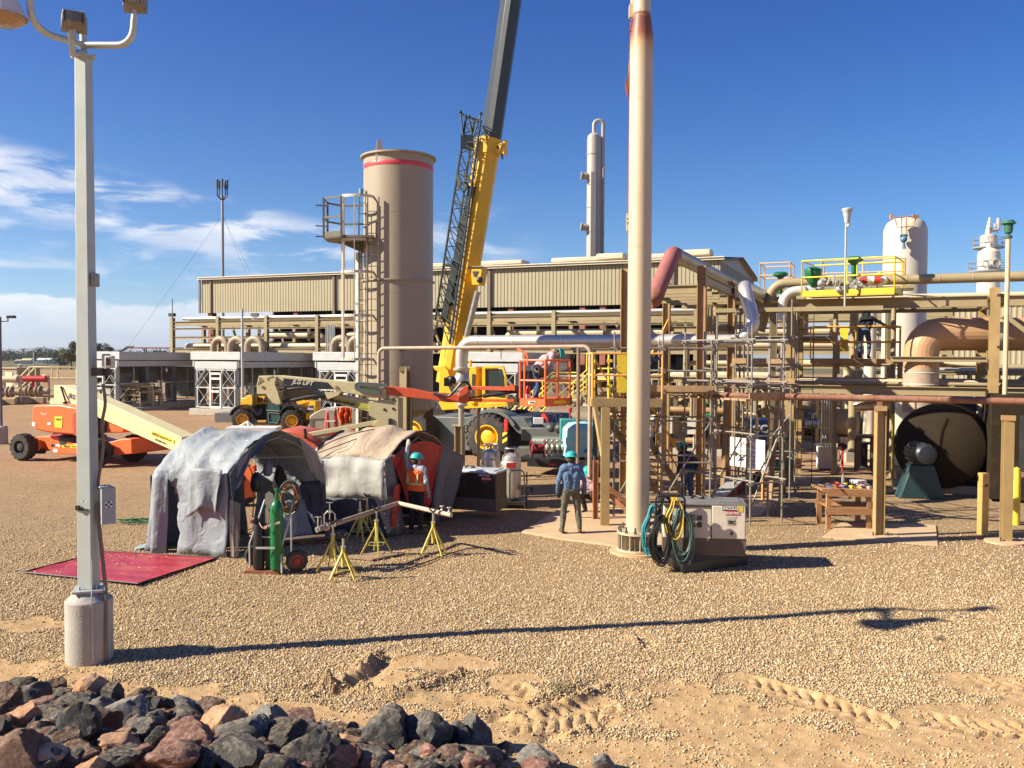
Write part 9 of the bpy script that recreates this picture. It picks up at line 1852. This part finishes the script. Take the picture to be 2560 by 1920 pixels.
 for a,b,ra,rb,rg in caps:
  a_,b_=np.array(a),np.array(b);d=b_-a_;L2=max(1e-9,d@d);tt=np.clip((co-a_)@d/L2,0,1);q=np.linalg.norm(co-a_-tt[:,None]*d,axis=1)-(ra+(rb-ra)*tt);mk=q<best;best[mk]=q[mk];reg[mk]=names.index(rg)
 nz=np.array([mnoise.noise(Vector(c*np.array([14,14,7])))+.5*mnoise.noise(Vector(c*30))for c in co]);nr=np.empty(n*3);me2.vertices.foreach_get('normal',nr);amp=np.where((reg==1)|(reg==2),.009,0.0);co=co+nr.reshape(-1,3)*(nz*amp)[:,None];me2.vertices.foreach_set('co',co.ravel())
 for nm in names:me2.materials.append(mats[nm])
 for p in me2.polygons:p.material_index=int(np.bincount(reg[list(p.vertices)]).argmax())
 me2.update();o=bpy.data.objects.new('body',me2);COL.objects.link(o);o.parent=t;M=wm(t)
 if hat:hh=hardhat(t,M@(head+hr*.035),M.to_3x3()@H,hat)
 if not hood:
  m=MB();Hc=M@(head+H@Vector((0,-.03,-.01)));m.sphere(Hc,.097,14,10,(1,.9,.9),R=M.to_3x3()@H);m.build('hair',mat('hair',(.035,.02,.012),.7),t)
 m=MB()
 for s_ in(-1,1):m.sphere(M@(head+H@Vector((s_*.034,.093,.008))),.012,8,6)
 m.build('eye',mat('eye',(.05,.04,.035),.2),t)
 if vest:
  m=LB();lm=LB();c0=hips+sp*.03;c1=neck-sp*.06;bw=sx_.cross(sp).normalized()
  def ring(f,e=0.0):
   c=c0.lerp(c1,f);a_=.235-.015*f+e;b_=.165+e;return[c+sx_*(math.cos(g)*a_)+bw*(math.sin(g)*b_)for g in[2*math.pi*k/28 for k in range(28)]]
  vs=[];
  for f in(0,.2,.4,.6,.8,.95):vs+=ring(f)
  vs+=[c1+sp*.02+(v-c0.lerp(c1,.95))*.55 for v in ring(.95)]
  m.add(vs,[(i*28+k,i*28+(k+1)%28,(i+1)*28+(k+1)%28,(i+1)*28+k)for i in range(6)for k in range(28)]);m.build('vest',vest,t,sharp=80)
  LM=mat('hi_vis',(.55,.62,.28),.4)
  vs=ring(.30,.006)+ring(.38,.006);lm.add(vs,[(k,(k+1)%28,28+(k+1)%28,28+k)for k in range(28)])
  for s_ in(-1,1):
   for sg in(-1,1):lm.bar(c0.lerp(c1,.36)+sx_*.12*s_+bw*.168*sg,c0.lerp(c1,1.0)+sx_*.10*s_+bw*.125*sg,.05,.006,up=bw)
  lm.build('reflective_stripe',LM,t)
 return t
SK=mat('skin',(.48,.26,.17),.55,var=.05)
def cloth(n,c,wr=.8):return mat(n,c,.85,var=.12,scale=5,wrinkle=wr,wscale=9,bump=.2,bscale=80)
BOOT=mat('boots',(.10,.065,.04),.7);GLV=mat('work_glove',(.45,.42,.36),.8);DGLV=mat('dark_glove',(.05,.045,.04),.8)
def md(shirt,pants,glove=SK,boots=BOOT):return{'skin':SK,'shirt':shirt,'pants':pants,'boots':boots,'glove':glove}
def stand_pose(w=.12,**kw):
 J=dict(hips=(0,0,.96),chest=(0,.0,1.27),neck=(0,-.01,1.50),head=(0,.02,1.63),sl=(-.19,0,1.44),sr=(.19,0,1.44),el=(-.26,-.03,1.14),er=(.26,-.03,1.14),wl=(-.27,.06,.89),wr=(.27,.06,.89),hl=(-.26,.10,.80),hr=(.26,.10,.80),
   kl=(-w,.03,.52),kr=(w,.03,.52),al=(-w*1.25,-.02,.10),ar=(w*1.25,-.02,.10),tl=(-w*1.4,.15,.045),tr=(w*1.4,.15,.045));J.update(kw);return J
p=G(1427,1338);p.z=.05;person('person in blue shirt and grey trousers seen from behind, feet apart, on the concrete pad',p,rad(4),stand_pose(.155,el=(-.29,-.04,1.15),er=(.29,-.04,1.15),wl=(-.30,.02,.90),wr=(.31,.02,.90)),md(cloth('blue_shirt',(.10,.17,.30)),cloth('olive_trousers',(.12,.115,.085)),DGLV))
p=G(1040,1336);p.z=0;person('person in orange safety vest reaching up to the red tent curtain',p,rad(-20),stand_pose(.09,sl=(-.19,.03,1.46),el=(-.26,.02,1.70),wl=(-.22,.02,1.93),hl=(-.21,.02,2.03),er=(.27,-.06,1.17),wr=(.26,.08,.93),hr=(.24,.14,.86),face=(.6,1,0)),md(cloth('pale_shirt',(.34,.38,.46)),cloth('black_trousers',(.015,.016,.022)),GLV),vest=cloth('orange_vest',(.85,.13,.02),.4))
zf=W(1363,1016,21.9).z+.06;p=W(1340,1000,22.5);p.z=zf;person('person in pink checked shirt and harness bending over the rail of the orange basket',p,rad(-80),dict(hips=(.05,0,.88),chest=(.05,.24,1.12),neck=(.04,.42,1.26),head=(.03,.56,1.27),sl=(-.14,.38,1.22),sr=(.22,.38,1.22),el=(-.22,.40,.96),er=(.30,.28,.97),wl=(-.15,.22,.86),wr=(.26,.10,.88),hl=(-.12,.16,.85),hr=(.22,.06,.86),kl=(-.08,.05,.50),kr=(.13,.04,.50),al=(-.10,-.03,.10),ar=(.15,-.04,.10),tl=(-.10,.13,.045),tr=(.16,.12,.045),face=(0,.35,-1)),md(cloth('pink_shirt',(.55,.38,.40)),cloth('jeans',(.04,.08,.19)),GLV))
def harness():
 q=lambda a,b,Y=22.15:W(a,b,Y);t=thing('tool_pouch','bundle of yellow rope and pouch hanging on the bending person in the basket','tool pouch',q(1345,935));m=MB();c=q(1344,922)
 for k in range(5):m.torus(c+Vector((0,k*.01,0)),.07+k*.012,.011,ax=Vector((.3,1,.1*k)),n=16,m=5)
 m.build('rope',mat('rope_tan',(.42,.34,.16),.8),t);m=MB();m.box(q(1352,930),(.12,.1,.2));m.build('pouch',BLACK,t,bevel=.02)
harness()
A_=Vector((8.8,27.6,0));a=A_+V*2.4+U*0.45;p=W(2160,893,29.2);p.z=3.93;person('person in black hoodie and jeans leaning on the rail of the middle deck',p,rad(-35),stand_pose(.11,hips=(0,-.05,.93),chest=(.03,.12,1.20),neck=(.04,.22,1.38),head=(.0,.32,1.45),sl=(-.14,.18,1.34),sr=(.22,.20,1.34),el=(-.22,.30,1.12),wl=(-.12,.42,1.0),hl=(-.06,.48,1.0),er=(.40,.33,1.22),wr=(.60,.42,1.10),hr=(.66,.46,1.05),kl=(-.12,.0,.50),kr=(.14,.08,.50),face=(-.3,1,-.5)),md(cloth('black_hoodie',(.008,.009,.014)),cloth('jeans_mid',(.07,.12,.22))),hat=None,hood=True)
p=gx(1482,21.9);person('person with teal hard hat crouching behind the brick red stub post',p,rad(150),dict(hips=(0,-.08,.42),chest=(0,.08,.70),neck=(0,.16,.92),head=(0,.21,1.04),sl=(-.18,.13,.86),sr=(.18,.13,.86),el=(-.22,.30,.62),er=(.22,.30,.62),wl=(-.12,.50,.60),wr=(.12,.50,.60),hl=(-.06,.57,.6),hr=(.06,.57,.6),kl=(-.16,.28,.50),kr=(.16,.28,.50),al=(-.15,.05,.10),ar=(.15,.05,.10),tl=(-.16,.24,.045),tr=(.16,.24,.045)),md(cloth('rose_shirt',(.50,.34,.33)),cloth('dark_trousers',(.03,.025,.025)),GLV))
p=gx(1722,23.0);person('person in dark blue jacket bent away beneath the stairs, coiled blue hose on the shoulder',p,rad(20),stand_pose(.10,chest=(0,.06,1.22),neck=(0,.14,1.42),head=(0,.22,1.52),sl=(-.18,.1,1.36),sr=(.18,.1,1.36)),md(cloth('navy_jacket',(.02,.035,.09)),cloth('blue_trousers',(.07,.11,.2)),GLV))
p=W(1605,975,21.9);p.z=3.13;person('person in denim jacket working on the scaffold, mostly hidden by the tall stack',p,rad(15),stand_pose(.12,hips=(0,.0,.50),chest=(.0,.12,.80),neck=(0,.2,1.0),head=(.02,.26,1.12),sl=(-.20,.16,.95),sr=(.20,.16,.95),el=(-.38,.10,.80),wl=(-.58,.06,.62),hl=(-.66,.05,.54),er=(.36,.22,.74),wr=(.55,.25,.78),hr=(.62,.25,.80),kl=(-.2,.3,.42),kr=(.2,.28,.45),al=(-.18,-.02,.10),ar=(.2,-.02,.10)),md(cloth('denim_jacket',(.07,.11,.19)),cloth('brown_trousers',(.2,.13,.08)),GLV))
p=W(1232,1005,34.5);person('crane operator in teal vest sitting inside the yellow crane cab',p,rad(200),dict(hips=(0,-.1,.12),chest=(0,-.08,.45),neck=(0,-.06,.68),head=(0,-.02,.82),sl=(-.19,-.06,.62),sr=(.19,-.06,.62),el=(-.25,.05,.36),er=(.25,.05,.36),wl=(-.18,.28,.32),wr=(.18,.28,.32),hl=(-.17,.36,.32),hr=(.17,.36,.32),kl=(-.13,.38,.14),kr=(.13,.38,.14),al=(-.13,.42,-.28),ar=(.13,.42,-.28),tl=(-.13,.58,-.33),tr=(.13,.58,-.33)),md(cloth('teal_vest',(.03,.30,.30)),cloth('jeans',(.04,.08,.19))),hat=None)
# ------------------------------------------------------------ haze: the air over the plain
def haze():
 m=MB();x0,x1,y0,y1,z0,z1=-9500,5600,-100,11900,-8,190
 m.box(((x0+x1)/2,(y0+y1)/2,(z0+z1)/2),(x1-x0,y1-y0,z1-z0));o=m.build('haze',DARK,None);o.data.materials.clear()
 h=bpy.data.materials.new('haze');h.use_nodes=True;t=NT(h.node_tree);h.node_tree.nodes.clear()
 v=t.n('ShaderNodeVolumePrincipled',ins={'Color':(0.80,0.88,1.0,1),'Density':0.00012,'Anisotropy':0.3});t.n('ShaderNodeOutputMaterial',ins={'Volume':v.outputs[0]});o.data.materials.append(h);kind(o,'stuff');tag(o,'thin bluish haze over the plain','haze')
 SC.cycles.volume_bounces=0
haze()
